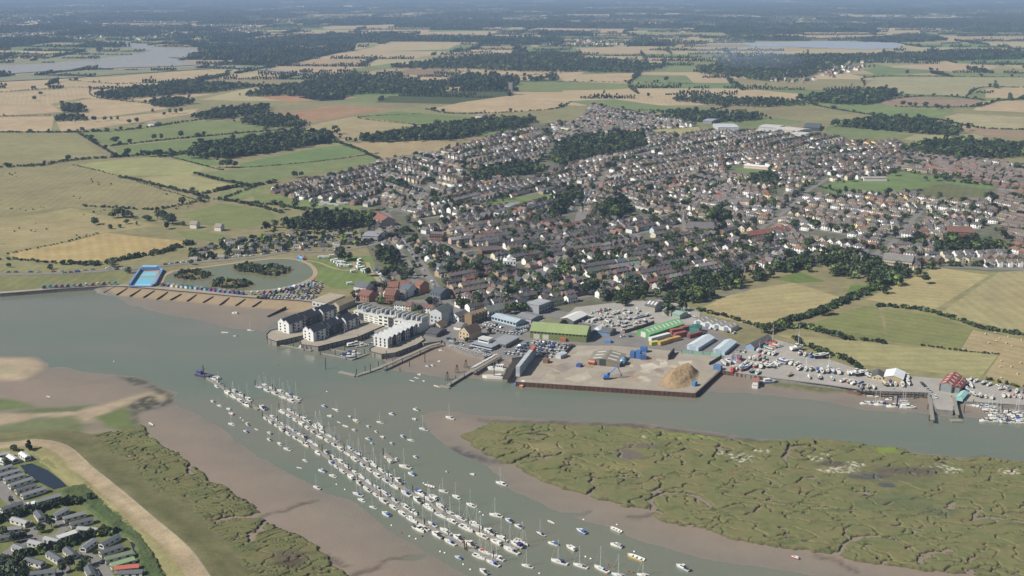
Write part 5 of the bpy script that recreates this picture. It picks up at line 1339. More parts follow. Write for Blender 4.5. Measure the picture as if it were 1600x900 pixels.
def frame(a, b, c, z=0.0):
    """origin, angle, width along a-b, depth towards c"""
    A, B, C3 = GV(*a, 0), GV(*b, 0), GV(*c, 0)
    d = B - A; w = d.length; d.normalize(); n = Vector((-d.y, d.x, 0)); dep = (C3 - B).dot(n)
    return A, math.atan2(d.y, d.x), w, dep
def shed(label, a, b, c, eave, rise, wallc, roofc, axis='x', bays=1, name='warehouse', cat='warehouse', lights=0, doors=(), wins=(), z=.26, group=None, doorc=(.3, .3, .3), flat=False, mat=None, over=.5, sides=()):
    """a-b: the front foot of the wall, c: the far right foot. axis x: ridges run along the front; y: gables face the front"""
    A, rz, w, d = frame(a, b, c)
    if d < 0:
        d = -d; A = A + Vector((math.sin(rz) * d, -math.cos(rz) * d, 0))
    o = thing(name, label, cat, (A.x, A.y, z), rz, group)
    wl_, rf = MB(), MB()
    if flat:
        wl_.box(0, w, 0, d, 0, eave); rf.box(-over, w + over, -over, d + over, eave + .003, eave + .35)
        rf.box(.8, w - .8, .8, d - .8, eave + .353, eave + .40, 0)
    else:
        L_, S_ = (w, d) if axis == 'x' else (d, w)
        bw = S_ / bays
        def pt(l, s, zz): return (l, s, zz) if axis == 'x' else (s, L_ - l, zz)
        for i in range(bays):
            s0, s1 = i * bw, (i + 1) * bw; sm = (s0 + s1) / 2; r = eave + rise
            for l, flip in ((0, True), (L_, False)):
                f = [pt(l, s0, 0), pt(l, s1, 0), pt(l, s1, eave), pt(l, sm, r), pt(l, s0, eave)]
                wl_.face(f[::-1] if flip else f)
            if i == 0: wl_.face([pt(0, s0, 0), pt(L_, s0, 0), pt(L_, s0, eave), pt(0, s0, eave)])
            if i == bays - 1: wl_.face([pt(L_, s1, 0), pt(0, s1, 0), pt(0, s1, eave), pt(L_, s1, eave)])
            e = over if bays == 1 else .05; k = rise / (bw / 2) * e
            rf.slab(pt(-.3, s0 - e, eave - k + .2), pt(L_ + .3, s0 - e, eave - k + .2), pt(L_ + .3, sm, r + .2), pt(-.3, sm, r + .2), .18)
            rf.slab(pt(-.3, sm, r + .2), pt(L_ + .3, sm, r + .2), pt(L_ + .3, s1 + e, eave - k + .2), pt(-.3, s1 + e, eave - k + .2), .18)
            for j in range(lights):
                for side in (0, 1):
                    lb = MB(); l0 = L_ * (j + .5) / lights - .9
                    q0, q1 = (s0 + bw * .12, sm - bw * .1) if side == 0 else (s1 - bw * .12, sm + bw * .1)
                    z0 = eave + rise * .24 + .26; z1 = eave + rise * .8 + .26
                    f = [pt(l0, q0, z0), pt(l0 + 1.8, q0, z0), pt(l0 + 1.8, q1, z1), pt(l0, q1, z1)]
                    lb.face(f if side == 0 else f[::-1]); lb.build('rooflight', M_SHEET, o, (.55, .56, .52))
    wl_.build('wall', mat or M_SHEET, o, wallc); rf.build('roof', M_SHEET, o, roofc)
    for (face, t, ww, z0, z1) in doors:      # face f front, r right side, l left
        dm = MB()
        if face == 'f': dm.box(t * w - ww / 2, t * w + ww / 2, -.08, .1, z0, z1)
        elif face == 'r': dm.box(w - .1, w + .08, t * d - ww / 2, t * d + ww / 2, z0, z1)
        else: dm.box(-.08, .1, t * d - ww / 2, t * d + ww / 2, z0, z1)
        dm.build('door', M_SHEET, o, doorc)
    for (face, n, z0, z1, ww) in wins:
        for i in range(n):
            dm = MB(); t = (i + .5) / n
            if face == 'f': dm.box(t * w - ww / 2, t * w + ww / 2, -.07, .1, z0, z1)
            elif face == 'r': dm.box(w - .1, w + .07, t * d - ww / 2, t * d + ww / 2, z0, z1)
            else: dm.box(-.07, .1, t * d - ww / 2, t * d + ww / 2, z0, z1)
            dm.build('window', M_GLASS, o)
    return o
GREY = (.30, .30, .30); ASB = (.24, .235, .22)
shed('large olive green warehouse with a pale green roof by the quay car park', (828, 529), (916, 536), (933, 524), hpx(870, 530, 12), 4.2, (.15, .18, .075), (.235, .285, .13), doors=(('f', .12, 5, 0, 4), ('f', .28, 5, 0, 4)), wins=(('f', 16, 4.6, 5.8, 1.6),), doorc=(.45, .42, .34))
shed('long bright green shed with rows of pale rooflights', (995, 524), (1015, 530), (1076, 515), hpx(1010, 528, 7), 3.0, (.10, .26, .10), (.19, .40, .17), axis='y', lights=9, doors=(('f', .5, 5, 0, 4.2),), doorc=(.5, .5, .48))
shed('grey asbestos roofed shed standing alone on the concrete quay', (919, 570), (968, 575), (981, 561), hpx(940, 572, 7), hpx(940, 572, 4.5), (.18, .16, .125), (.225, .20, .155), axis='y', lights=3, doors=(('f', .46, 5, 0, 5),), doorc=(.05, .05, .05))
shed('long pale blue shed nearest the green container stack', (1073, 546), (1091, 549.5), (1130, 536), hpx(1080, 547, 6), 1.8, (.40, .48, .56), (.50, .55, .58), axis='y', lights=0, doors=(('f', .5, 5, 0, 3.6),), doorc=(.30, .36, .42))
shed('pale blue shed beside the laid-up boats', (1114, 553), (1132, 556), (1168, 543), hpx(1120, 555, 6), 1.6, (.36, .46, .54), (.44, .52, .56), axis='y', doors=(('f', .5, 5, 0, 3.6),), doorc=(.28, .34, .42))
shed('white fronted row of four joined grey roofed workshops', (1084, 507), (1142, 520), (1157, 515), hpx(1110, 510, 6), 2.2, (.55, .55, .54), (.27, .25, .22), axis='y', bays=4, lights=2, doors=(('f', .12, 4, 0, 3.6), ('f', .37, 4, 0, 3.6), ('f', .62, 4, 0, 3.6), ('f', .87, 4, 0, 3.6)), doorc=(.16, .2, .28))
shed('dark roofed blue workshop behind the laid-up boats', (1165, 546), (1178, 549), (1206, 535), hpx(1180, 545, 6), 2.4, (.20, .27, .38), (.12, .115, .11), axis='y')
shed('dark roofed shed with blue doors behind the olive warehouse', (900, 517), (953, 526), (964, 520), hpx(920, 520, 5.5), 2.2, (.17, .19, .22), (.11, .105, .105), doors=(('f', .5, 4, 0, 3.5), ('f', .7, 4, 0, 3.5), ('f', .85, 4, 0, 3.5)), doorc=(.12, .22, .38))
shed('dark sided warehouse with a nearly white roof', (876, 504), (896, 508), (916, 497), hpx(890, 505, 6), 1.8, (.10, .10, .105), (.58, .58, .56), axis='y')
shed('small grey lean shed beside the white roofed warehouse', (848, 508), (872, 512), (882, 505), hpx(860, 510, 5), 2, (.14, .13, .11), (.15, .15, .10), axis='x')
shed('pale blue sided shed with a low rounded roof', (768, 501), (806, 511), (818, 505), hpx(790, 505, 6), 1.6, (.36, .47, .56), (.34, .40, .43), axis='x', wins=(('f', 8, 1.2, 3, 2.2),))
shed('grey shed behind the pale blue rounded shed', (806, 500), (830, 506), (843, 498), hpx(820, 502, 6), 1.4, (.28, .30, .33), (.20, .20, .20), axis='x')
shed('brown three storey flats over the harbour car park', (726, 505), (737, 508), (759, 499), hpx(740, 505, 14), 1.4, (.22, .15, .09), (.23, .165, .10), axis='y', name='apartment_building', cat='flats', wins=(('r', 5, 1, 2.6, 2.4), ('r', 5, 4.0, 5.6, 2.4), ('r', 5, 7.0, 8.6, 2.4)), mat=M_TINT)
shed('grey cube-shaped office block with a dark stair side', (824, 488), (842, 492), (856, 484), hpx(840, 488, 14), 0, (.27, .28, .30), (.33, .34, .35), name='office_block', cat='offices', flat=True, wins=(('r', 4, 1, 2.4, 2.4), ('r', 4, 4, 5.4, 2.4)), mat=M_TINT)
shed('white house with a dark roof on the harbour street', (704, 502), (717, 505), (730, 498), hpx(710, 503, 8), 3, (.70, .69, .65), (.12, .12, .12), axis='y', name='house', cat='house', wins=(('f', 2, 1, 2.4, 1.2), ('f', 2, 3.6, 5, 1.2), ('r', 4, 1, 2.3, 1.2), ('r', 4, 3.6, 5, 1.2)), mat=M_TINT)
shed('white hall with a grey-green roof by the pale blue shed', (752, 492), (764, 496), (785, 488), hpx(760, 492, 8), 3.4, (.62, .63, .62), (.17, .18, .165), axis='y', name='hall', cat='hall', wins=(('r', 5, 1.5, 3.2, 1.4),), mat=M_TINT)
shed('tall pale grey flats with a dark roof behind the marina', (672, 506), (690, 509), (692, 497), hpx(680, 507, 20), 2.6, (.47, .49, .50), (.10, .105, .10), axis='y', name='apartment_building', cat='flats', wins=(('f', 3, 2, 3.6, 1.4), ('f', 3, 5.2, 6.8, 1.4)), mat=M_TINT)
shed('cream gabled cottage under the tall grey flats', (676, 513), (688, 515), (691, 508), hpx(680, 513, 5), 2.6, (.55, .48, .33), (.17, .12, .09), axis='y', name='house', cat='house', mat=M_TINT, wins=(('f', 2, 1, 2.2, 1.1),))
shed('low dark roofed hut on posts beside the slipway', (665, 525), (682, 528), (688, 518), hpx(675, 525, 5), 1.8, (.12, .12, .125), (.085, .085, .09), axis='x', name='boat_hut', cat='hut', mat=M_TINT)
shed('half-timbered cream inn with a brown roof by the slipway', (717, 529), (733, 533), (738, 522), hpx(725, 530, 11), 4.5, (.46, .38, .25), (.12, .08, .06), axis='y', name='inn', cat='inn', mat=M_TINT, wins=(('f', 3, 1, 2.4, 1.2), ('f', 3, 4, 5.4, 1.2)))
shed('white cottage beside the brown roofed inn', (709, 515), (720, 517), (727, 511), hpx(715, 515, 5), 2.4, (.66, .65, .61), (.20, .18, .17), axis='x', name='house', cat='house', mat=M_TINT)
o = shed('white two storey yacht club with long window bands and flat roof', (738, 542), (768, 548.5), (779, 541), hpx(755, 545, 5), 0, (.50, .54, .58), (.28, .30, .32), name='yacht_club', cat='clubhouse', flat=True, wins=(('f', 12, .6, 2.4, 2.0), ('r', 5, .6, 2.4, 2.0)), mat=M_TINT)
A, rz, w, d = frame((738, 542), (768, 548.5), (779, 541)); e = hpx(755, 545, 5)
mb = MB(); mb.box(w * .1, w * .62, d * .45, d * .95, e + .41, e + 3.2); mb.build('upper_storey', M_TINT, o, (.66, .67, .66))
mb = MB(); mb.box(w * .08, w * .64, d * .43, d * .97, e + 3.203, e + 3.5); mb.build('upper_roof', M_SHEET, o, (.50, .50, .49))
mb = MB(); mb.box(w * .12, w * .6, d * .45 - .06, d * .45 + .1, e + 1.2, e + 2.5); mb.build('window_band', M_GLASS, o)
mb = MB(); mb.box(-1.2, w + 1, -2.2, -.51, e * .48, e * .54); mb.build('balcony', M_TINT, o, (.42, .48, .54))
shed('grey flat roofed annexe behind the yacht club', (768, 541), (790, 545), (804, 532), hpx(785, 540, 6), 0, (.22, .22, .23), (.26, .27, .28), name='annexe', cat='annexe', flat=True, mat=M_TINT, wins=(('f', 5, .8, 2.2, 1.6),))
# boathouse and sheds of the right-hand boatyard
shed('white roofed buff fronted boat shed in the yard', (1381, 597), (1410, 601), (1417, 590), hpx(1395, 598, 8), hpx(1395, 598, 4), (.36, .29, .18), (.66, .67, .68), axis='y', name='boat_shed', cat='boat shed')
shed('small cream cottage with a dark slate roof next to the white shed', (1362, 594), (1379, 596), (1382, 588), hpx(1370, 595, 6), hpx(1370, 595, 4), (.52, .44, .26), (.09, .09, .095), axis='y', name='house', cat='house', mat=M_TINT, doors=(('f', .5, 1.4, 0, 2.2),), wins=(('f', 2, 1, 2.2, 1.0),))
shed('larger red roofed black boathouse by the slip', (1467, 611), (1488, 615), (1492, 596), hpx(1475, 612, 10), hpx(1475, 612, 5), (.035, .05, .05), (.28, .075, .06), axis='y', lights=4, name='boathouse', cat='boathouse', doors=(('f', .5, 7, 0, 6.5),), doorc=(.20, .22, .22))
shed('smaller red roofed black boathouse joined on behind', (1489, 614), (1499, 616), (1503, 602), hpx(1490, 613, 8), hpx(1490, 613, 4), (.035, .05, .05), (.27, .075, .06), axis='y', lights=3, name='boathouse', cat='boathouse', doors=(('f', .5, 4, 0, 4.0),), doorc=(.16, .2, .2))
shed('small turquoise cabin beside the red boathouse', (1494, 626), (1504, 628), (1505, 617), hpx(1498, 626, 5), 1, (.22, .46, .42), (.30, .50, .45), axis='y', name='cabin', cat='hut', mat=M_TINT)
shed('low blue office hut by the laid-up boats', (1143, 564), (1155, 566), (1159, 562), 3, .5, (.10, .13, .30), (.16, .12, .14), axis='x', name='office_hut', cat='hut', mat=M_TINT)
shed('pale green roofed shed at the back of the boat store', (1050, 497), (1062, 500), (1068, 494), 4, 1.2, (.24, .30, .25), (.26, .34, .28), axis='x', name='store_shed', cat='shed')
shed('grey workshop with rooflights behind the boat store', (1007, 486), (1023, 489), (1036, 481), 5, 3, (.30, .28, .24), (.12, .12, .125), axis='x', lights=3, name='workshop', cat='workshop')
shed('grey shed between the boat store and the wood', (1035, 492), (1048, 495), (1056, 487), 4, 1.6, (.32, .30, .27), (.25, .24, .22), axis='x', name='store_shed', cat='shed')
shed('white tent-like shelter beside the olive warehouse', (928, 521), (936, 523), (941, 518), 4, 2, (.72, .72, .70), (.74, .74, .72), axis='y', name='shelter', cat='shelter', mat=M_TINT)
shed('small pale hut with a grey roof beside the car park wall', (868, 560), (876, 562), (878, 556), 3, .6, (.40, .42, .44), (.42, .46, .50), axis='y', name='hut', cat='hut', mat=M_TINT)
shed('teal steel store beside the container rows', (1077, 521), (1092, 523), (1101, 519), 5, 1, (.06, .20, .17), (.05, .14, .12), axis='y', name='store_shed', cat='shed')
# town landmarks
shed('red brick four storey block facing the main road', (671, 377), (691, 378), (692, 372), hpx(680, 376, 9), 2.4, (.27, .14, .10), (.17, .13, .11), axis='x', name='apartment_building', cat='flats', wins=(('f', 7, 1, 2.6, 1.4), ('f', 7, 4, 5.6, 1.4), ('f', 7, 7, 8.6, 1.4)), mat=M_TINT, z=.06)
shed('brown brick school hall with a low dark roof', (753, 398), (784, 396), (788, 389), hpx(770, 396, 6), 1.2, (.20, .095, .065), (.11, .09, .085), axis='x', name='hall', cat='hall', wins=(('f', 9, 1, 2.6, 1.6),), mat=M_TINT, z=.06)
shed('low grey factory behind the chalets', (566, 377), (590, 378), (598, 370), 6, 1, (.33, .33, .34), (.27, .27, .28), axis='x', name='factory', cat='factory', wins=(('f', 6, 1, 2.4, 2),), z=.06)
shed('wide brick building with a red roof by the main road bend', (576, 345), (596, 355), (604, 346), 7, 4, (.34, .28, .23), (.22, .10, .075), axis='x', name='hall', cat='hall', mat=M_TINT, z=.06)
shed('stepped red brick flats at the edge of the dark trees', (1484, 373), (1522, 375), (1528, 366), 8, 1.5, (.24, .11, .075), (.19, .10, .075), axis='x', name='apartment_building', cat='flats', mat=M_TINT, wins=(('f', 9, 1, 2.6, 1.6), ('f', 9, 4, 5.6, 1.6)), z=.06)
shed('long pale stone terrace with many dormers above the hayfield', (1378, 417), (1424, 422), (1428, 414), 8, 4, (.42, .38, .30), (.20, .19, .175), axis='x', name='apartment_building', cat='flats', mat=M_TINT, wins=(('f', 14, 1, 2.4, 1.2), ('f', 14, 4, 5.4, 1.2)), z=.06)
shed('long red tiled hall beside the church trees', (1172, 375), (1236, 366), (1238, 360), 5, 3, (.28, .15, .10), (.20, .085, .06), axis='x', name='hall', cat='hall', mat=M_TINT, z=.06)
shed('grey flat roofed school by the green', (800, 330), (840, 326), (846, 319), 5, 0, (.40, .42, .43), (.22, .25, .27), name='school', cat='school', flat=True, mat=M_TINT, wins=(('f', 10, 1, 2.6, 2),), z=.06)
shed('white pavilion on the edge of the sports field', (1350, 283), (1386, 283), (1388, 280), 4, 1.4, (.58, .56, .52), (.30, .26, .24), axis='x', name='pavilion', cat='pavilion', mat=M_TINT, z=.1)
shed('white pavilion along the top of the cricket pitch', (1162, 262.5), (1200, 265.5), (1201, 263.5), 4, 1.5, (.55, .42, .36), (.62, .60, .58), axis='x', name='pavilion', cat='pavilion', mat=M_TINT, z=.06)
for k, (a, b, c, wc, rc, lab) in enumerate([((1122, 204), (1155, 204), (1165, 198), (.50, .51, .52), (.46, .48, .50), 'broad pale factory at the northern edge of the town'), ((1180, 209), (1210, 211), (1222, 207), (.40, .40, .40), (.44, .43, .40), 'pale roofed factory next to the dark hangar'), ((1210, 206), (1245, 210), (1262, 206), (.42, .40, .36), (.50, .46, .40), 'cream roofed factory in front of the dark hangar'),
        ((1185, 203), (1215, 205), (1230, 201), (.40, .40, .38), (.48, .46, .42), 'cream roofed workshop behind the pale factory'), ((1255, 204), (1280, 205), (1289, 198), (.06, .07, .08), (.09, .10, .11), 'long dark hangar at the northern edge of the town'), ((1235, 214), (1256, 216), (1262, 212), (.5, .5, .48), (.5, .48, .45), 'small white factory under the dark hangar'), ((1098, 193), (1112, 194), (1116, 190), (.2, .2, .22), (.3, .32, .36), 'grey barn by the field above the factories')]):
    shed(lab, a, b, c, 6, 1.5, wc, rc, axis='x', name='factory', cat='factory', z=.06)
for k, (x, y, lab) in enumerate([(302, 357, 'white farmhouse alone on the marsh pasture'), (340, 361, 'low white farm cottage beside the marsh farmhouse'), (236, 197, 'grey farm buildings by the green meadow'), (748, 185, 'white houses at the top of the tan field')]):
    shed(lab, (x - 5, y), (x + 5, y + .6), (x + 8, y - 2), 5, 3, (.60, .56, .52), (.24, .2, .18), axis='x', name='farmhouse', cat='farmhouse', mat=M_TINT, z=.12)
# church with a spire, white domed building, far church tower
o = thing('church', 'grey stone church with a tall spire in the old town', 'church', (*G(1078, 364), .06), -.15)
mb = MB(); mb.box(-5, 26, -6, 6, 0, 7); mb.face([(26, -6, 7), (26, 6, 7), (26, 0, 13)]); mb.face([(-5, 6, 7), (-5, -6, 7), (-5, 0, 13)]); mb.build('wall', M_TINT, o, (.28, .25, .20))
mb = MB(); mb.slab((-5.3, -6.5, 6.7), (26.3, -6.5, 6.7), (26.3, 0, 13.2), (-5.3, 0, 13.2), .2); mb.slab((-5.3, 0, 13.2), (26.3, 0, 13.2), (26.3, 6.5, 6.7), (-5.3, 6.5, 6.7), .2); mb.build('roof', M_ROOF, o, (.13, .12, .12))
mb = MB(); mb.box(-9.5, -5, -2.4, 2.4, 0, 14); t_ = mb.build('tower', M_TINT, o, (.30, .27, .22))
mb = MB(); mb.rod((-7.25, 0, 14), (-7.25, 0, 27), 2.5, .08, 8); mb.build('spire', M_ROOF, t_, (.20, .19, .18))
mb = MB()
for i in range(6): mb.box(-2 + 4.4 * i, -.6 + 4.4 * i, -6.07, -5.9, 2, 5)
w_ = mb.build('window', M_GLASS, o, None, 'stuff')
o = thing('domed_building', 'tall white building with a small dome in the old town', 'building', (*G(796, 424), .06), .05)
mb = MB(); mb.box(-6, 6, -5, 5, 0, 12); mb.box(-2.5, 2.5, -4.5, .5, 12.003, 15); mb.build('wall', M_TINT, o, (.74, .74, .72))
mb = MB()
for i in range(6): mb.rod((0, -2, 15 + i * .45), (0, -2, 15.45 + i * .45), 2.4 * math.cos(i * .26), 2.4 * math.cos((i + 1) * .26) + .02, 10)
mb.build('dome', M_TINT, o, (.55, .57, .58))
for fl in range(3):
    for i in range(4):
        mb = MB(); mb.box(-4.9 + 3 * i, -3.7 + 3 * i, -5.06, -4.9, 1.5 + 3.5 * fl, 3.4 + 3.5 * fl); mb.build('window', M_GLASS, o)
o = thing('church_tower', 'old grey church tower rising above the far wood', 'church tower', (*G(797.5, 148), 0), 0)
mb = MB(); mb.box(-5, 5, -5, 5, 0, 30); mb.build('tower', M_TINT, o, (.30, .27, .24))
mb = MB()
for sx in (-4.4, 4.4):
    for sy in (-4.4, 4.4): mb.box(sx - .6, sx + .6, sy - .6, sy + .6, 30.003, 33)
mb.build('pinnacle', M_TINT, o, (.30, .27, .24), 'stuff')

# ---- marina apartment blocks on their stone piers
def pier(pts, label_mat, z=.6, name='stone_pier'):
    P = [tuple(p) for p in GP(pts, 0)]
    mb = MB(); mb.prism(P, -6, z, 1, 0); mb.build(name, [M_STONE, M_CONC], None, None, 'structure')
    mb = MB(); Pn = np.array(P); c = Pn.mean(0)
    for a, b in zip(P, P[1:] + P[:1]):
        A = Vector((*a, 0)); B = Vector((*b, 0)); d = (B - A)
        if d.length < 1: continue
        d.normalize(); n = Vector((d.y, -d.x, 0))
        if n.dot(Vector((c[0], c[1], 0)) - A) > 0: n = -n
        for k in range(int((B - A).length / 4)):
            p = A + d * (4 * k + 1); mb.cbox((p.x + n.x * .12, p.y + n.y * .12, -1.6), (.18, .14, 2.1), math.atan2(d.y, d.x))
        # parapet
        m_ = (A + B) / 2 - n * .25; mb.cbox((m_.x, m_.y, z + .28), ((B - A).length / 2, .14, .27), math.atan2(d.y, d.x))
    mb.build('pier_fender', M_TIMBER, None, None, 'structure')
pier([(416, 524), (417, 531), (432, 535.5), (474, 526), (520, 513), (560, 500), (552, 490), (520, 495), (480, 505), (440, 514), (422, 518)], M_STONE)
pier([(468, 534), (470, 540), (497, 543.5), (560, 528), (604, 509), (596, 503), (560, 508), (520, 518), (480, 527)], M_STONE)
pier([(577, 546), (578, 551), (596, 555.5), (618, 553), (652, 540), (664, 532), (656, 522), (620, 536), (590, 540)], M_STONE)
pxsheet('marina_deck', [(570, 506), (598, 497), (650, 515), (640, 524), (606, 528), (594, 524)], .37, M_DECK)
mb = MB(); mb.prism([tuple(p) for p in GP([(569, 507), (594, 525), (606, 529), (640, 526), (664, 512), (600, 494)])], -6, .33); mb.build('quay_block', M_STONE, None, None, 'structure')
def apartments(label, a, b, c, sections, eave, rise, group):
    """two-gabled rows stepping back from the water; a-b gable front, c far right foot"""
    A, rz, w, d = frame(a, b, c)
    o = thing('apartment_block', label, 'flats', (A.x, A.y, .6), rz, group)
    n = len(sections); ld = d / n
    for i, (wc, off) in enumerate(sections):
        y0, y1 = i * ld + (.02 if i else 0), (i + 1) * ld - .02; x0 = off
        wl_, rf = MB(), MB(); hw = w / 2
        for g in range(2):
            xa, xb = x0 + g * hw + (.01 if g else 0), x0 + (g + 1) * hw; xm = (xa + xb) / 2; yo = -2.2 if g else 0; yy = y0 + (yo if i == 0 else 0)
            r = eave + rise
            wl_.face([(xa, yy, 0), (xb, yy, 0), (xb, yy, eave), (xm, yy, r), (xa, yy, eave)]); wl_.face([(xb, y1, 0), (xa, y1, 0), (xa, y1, eave), (xm, y1, r), (xb, y1, eave)])
            wl_.face([(xa, y1, 0), (xa, yy, 0), (xa, yy, eave), (xa, y1, eave)]); wl_.face([(xb, yy, 0), (xb, y1, 0), (xb, y1, eave), (xb, yy, eave)])
            rf.slab((xa - .2, y1, eave), (xa - .2, yy + .5, eave), (xm, yy + .5, r + .2), (xm, y1, r + .2), .15)
            rf.slab((xm, y1, r + .2), (xm, yy + .5, r + .2), (xb + .2, yy + .5, eave), (xb + .2, y1, eave), .15)
            # white gable verge
            for (xs, xe) in ((xa, xm), (xb, xm)):
                p = [(xs, yy - .1, eave - .3), (xe, yy - .1, r + .1)]; t0, t1 = (p[0], p[1]) if xs < xe else (p[1], p[0])
                wl_.face([(t0[0], yy - .1, t0[2]), (t1[0], yy - .1, t1[2]), (t1[0], yy - .1, t1[2] + .55), (t0[0], yy - .1, t0[2] + .55)])
                wl_.face([(t0[0], yy - .1, t0[2] + .55), (t1[0], yy - .1, t1[2] + .55), (t1[0], yy + .6, t1[2] + .55), (t0[0], yy + .6, t0[2] + .55)])
        s = wl_.build('wall', M_TINT, o, wc); rf.build('roof', M_ROOF, o, (.035, .04, .05))
        fh = eave / 3
        k = max(3, int(ld / 5))
        for fl in range(3):
            for j in range(k):
                mb = MB(); yc = y0 + (j + .5) * (y1 - y0) / k; mb.box(x0 + w - .05, x0 + w + .06, yc - 1.0, yc + 1.0, fl * fh + .7, (fl + 1) * fh - .5); mb.build('window', M_GLASS, o)
                if j % 2 == 0 and fl:
                    mb = MB(); mb.box(x0 + w + .07, x0 + w + 1.3, yc - 1.6, yc + 1.6, fl * fh + .3, fl * fh + .45); mb.box(x0 + w + 1.22, x0 + w + 1.3, yc - 1.6, yc + 1.6, fl * fh + .453, fl * fh + 1.3); mb.build('balcony', M_TINT, o, (.12, .13, .14))
            if i == 0:
                for g in range(2):
                    xm = x0 + g * hw + hw / 2; yy = -2.2 if g else 0
                    mb = MB(); mb.box(xm - hw * .24, xm - hw * .02, yy - .06, yy + .1, fl * fh + .7, (fl + 1) * fh - .5); mb.build('window', M_GLASS, o)
    return o
WH = (.66, .66, .64); CH_ = (.055, .058, .065)
apartments('white and charcoal gabled apartment block on the outer stone pier', (435, 517.5), (455, 521.5), (544, 498.5), [(WH, 0), (CH_, 1.5), (WH, 3)], hpx(455, 520, 14), hpx(455, 520, 4.5), 'gabled marina apartment blocks')
apartments('white and charcoal gabled apartment block on the inner stone pier', (474, 530), (493, 534), (576, 512), [(WH, 0), (CH_, 1.5), (WH, 3)], hpx(480, 530, 14), hpx(480, 530, 4.5), 'gabled marina apartment blocks')
# terrace of seven narrow gables
A, rz, w, d = frame((606, 545.5), (653, 522), (640, 515))
d = 13.0
o = thing('gabled_terrace', 'seven gabled waterside terrace alternating white and dark narrow houses', 'terrace', (A.x, A.y, .6), rz)
n = 7; bw = w / n; ev = hpx(606, 545, 14); rs = hpx(606, 545, 3.5)
for i in range(n):
    x0, x1 = i * bw + .01, (i + 1) * bw - .01; xm = (x0 + x1) / 2; dark = i % 2 == 1
    mb = MB(); mb.face([(x0, 0, 0), (x1, 0, 0), (x1, 0, ev), (xm, 0, ev + rs), (x0, 0, ev)]); mb.face([(x1, d, 0), (x0, d, 0), (x0, d, ev), (xm, d, ev + rs), (x1, d, ev)])
    mb.face([(x0, d, 0), (x0, 0, 0), (x0, 0, ev), (x0, d, ev)]); mb.face([(x1, 0, 0), (x1, d, 0), (x1, d, ev), (x1, 0, ev)]); hs_ = mb.build('wall', M_TINT, o, (.06, .065, .075) if dark else (.60, .60, .58))
    mb = MB(); mb.slab((x0, d + .2, ev + .05), (x0, -.2, ev + .05), (xm, -.2, ev + rs + .15), (xm, d + .2, ev + rs + .15), .15); mb.slab((xm, d + .2, ev + rs + .15), (xm, -.2, ev + rs + .15), (x1, -.2, ev + .05), (x1, d + .2, ev + .05), .15); mb.build('roof', M_ROOF, o, (.40, .41, .41))
    for fl in range(3):
        for s in (-1, 1):
            mb = MB(); mb.box(xm + s * bw * .2 - .7, xm + s * bw * .2 + .7, -.06, .1, .8 + fl * ev / 3, 2.7 + fl * ev / 3); mb.build('window', M_GLASS, o)
for fl in range(3):
    for j in range(3):
        mb = MB(); mb.box(-.06, .1, 2 + j * 4, 3.3 + j * 4, .8 + fl * ev / 3, 2.6 + fl * ev / 3); mb.build('window', M_GLASS, o)
# white flat-fronted ranges behind the marina basin
def white_range(label, a, b, depth, h, wc, bays, darkbay=()):
    A, B = GV(*a), GV(*b); dd = B - A; w = dd.length; rz = math.atan2(dd.y, dd.x)
    o = thing('apartment_range', label, 'flats', (A.x, A.y, .34), rz, 'flat fronted flats behind the marina basin')
    mb = MB(); mb.box(0, w, 0, depth, 0, h); mb.build('wall', M_TINT, o, wc)
    mb = MB(); mb.box(-.2, w + .2, -.2, depth + .2, h + .003, h + .4); mb.build('roof', M_SHEET, o, (.50, .50, .47))
    mb = MB(); mb.slab((.5, depth * .35, h + .41), (w - .5, depth * .35, h + .41), (w - .5, depth * .7, h + 3.4), (.5, depth * .7, h + 3.4), .2); mb.slab((.5, depth * .7, h + 3.4), (w - .5, depth * .7, h + 3.4), (w - .5, depth, h + .6), (.5, depth, h + .6), .2); mb.build('upper_roof', M_ROOF, o, (.14, .145, .155))
    for i in range(bays + 1):
        mb = MB(); x = .5 + (w - 1) * i / bays; mb.box(x - .25, x + .25, depth * .3, depth, h + .42, h + 3.9); mb.build('party_wall', M_TINT, o, (.60, .60, .58))
    for i in range(bays):
        if i in darkbay:
            mb = MB(); mb.box(w * i / bays + .2, w * (i + 1) / bays - .2, -.5, -.01, .5, h - .3); mb.build('dark_panel', M_TINT, o, (.06, .06, .065))
        for fl in range(3):
            mb = MB(); x = w * (i + .5) / bays; mb.box(x - w / bays * .3, x + w / bays * .3, -.56 if i in darkbay else -.06, .1 if i not in darkbay else -.4, .9 + fl * h / 3, h / 3 - .5 + fl * h / 3); mb.build('window', M_GLASS, o)
    mb = MB(); mb.box(w * .3, w * .42, depth * .28 - 1.2, depth * .34, h + .42, h + 2.8); mb.build('dormer', M_TINT, o, (.2, .21, .23))
white_range('long white range with dark slate dormers west of the basin', (553, 497), (592, 508), 13, hpx(570, 505, 11), (.62, .61, .55), 5, (1,))
white_range('tall white block with charcoal balconies in the middle of the basin', (591, 508.5), (615, 513), 12, hpx(600, 510, 16), (.64, .63, .58), 3, (2,))
white_range('wide white range with slate roofs at the east of the basin', (616, 514), (655, 521), 14, hpx(640, 518, 14), (.66, .65, .60), 5, ())
shed('low white seafront cafe with a sandy roof behind the beach', (488, 478), (512, 482), (534, 470), 5, .8, (.45, .46, .46), (.36, .30, .22), name='cafe', cat='cafe', flat=True, mat=M_TINT, z=.1, wins=(('f', 4, 1, 2.6, 2),))
shed('long hall with a tan pitched roof beside the seafront cafe', (518, 485), (530, 487), (540, 474), 5, 3, (.38, .34, .28), (.36, .27, .17), axis='y', name='hall', cat='hall', mat=M_TINT, z=.1)
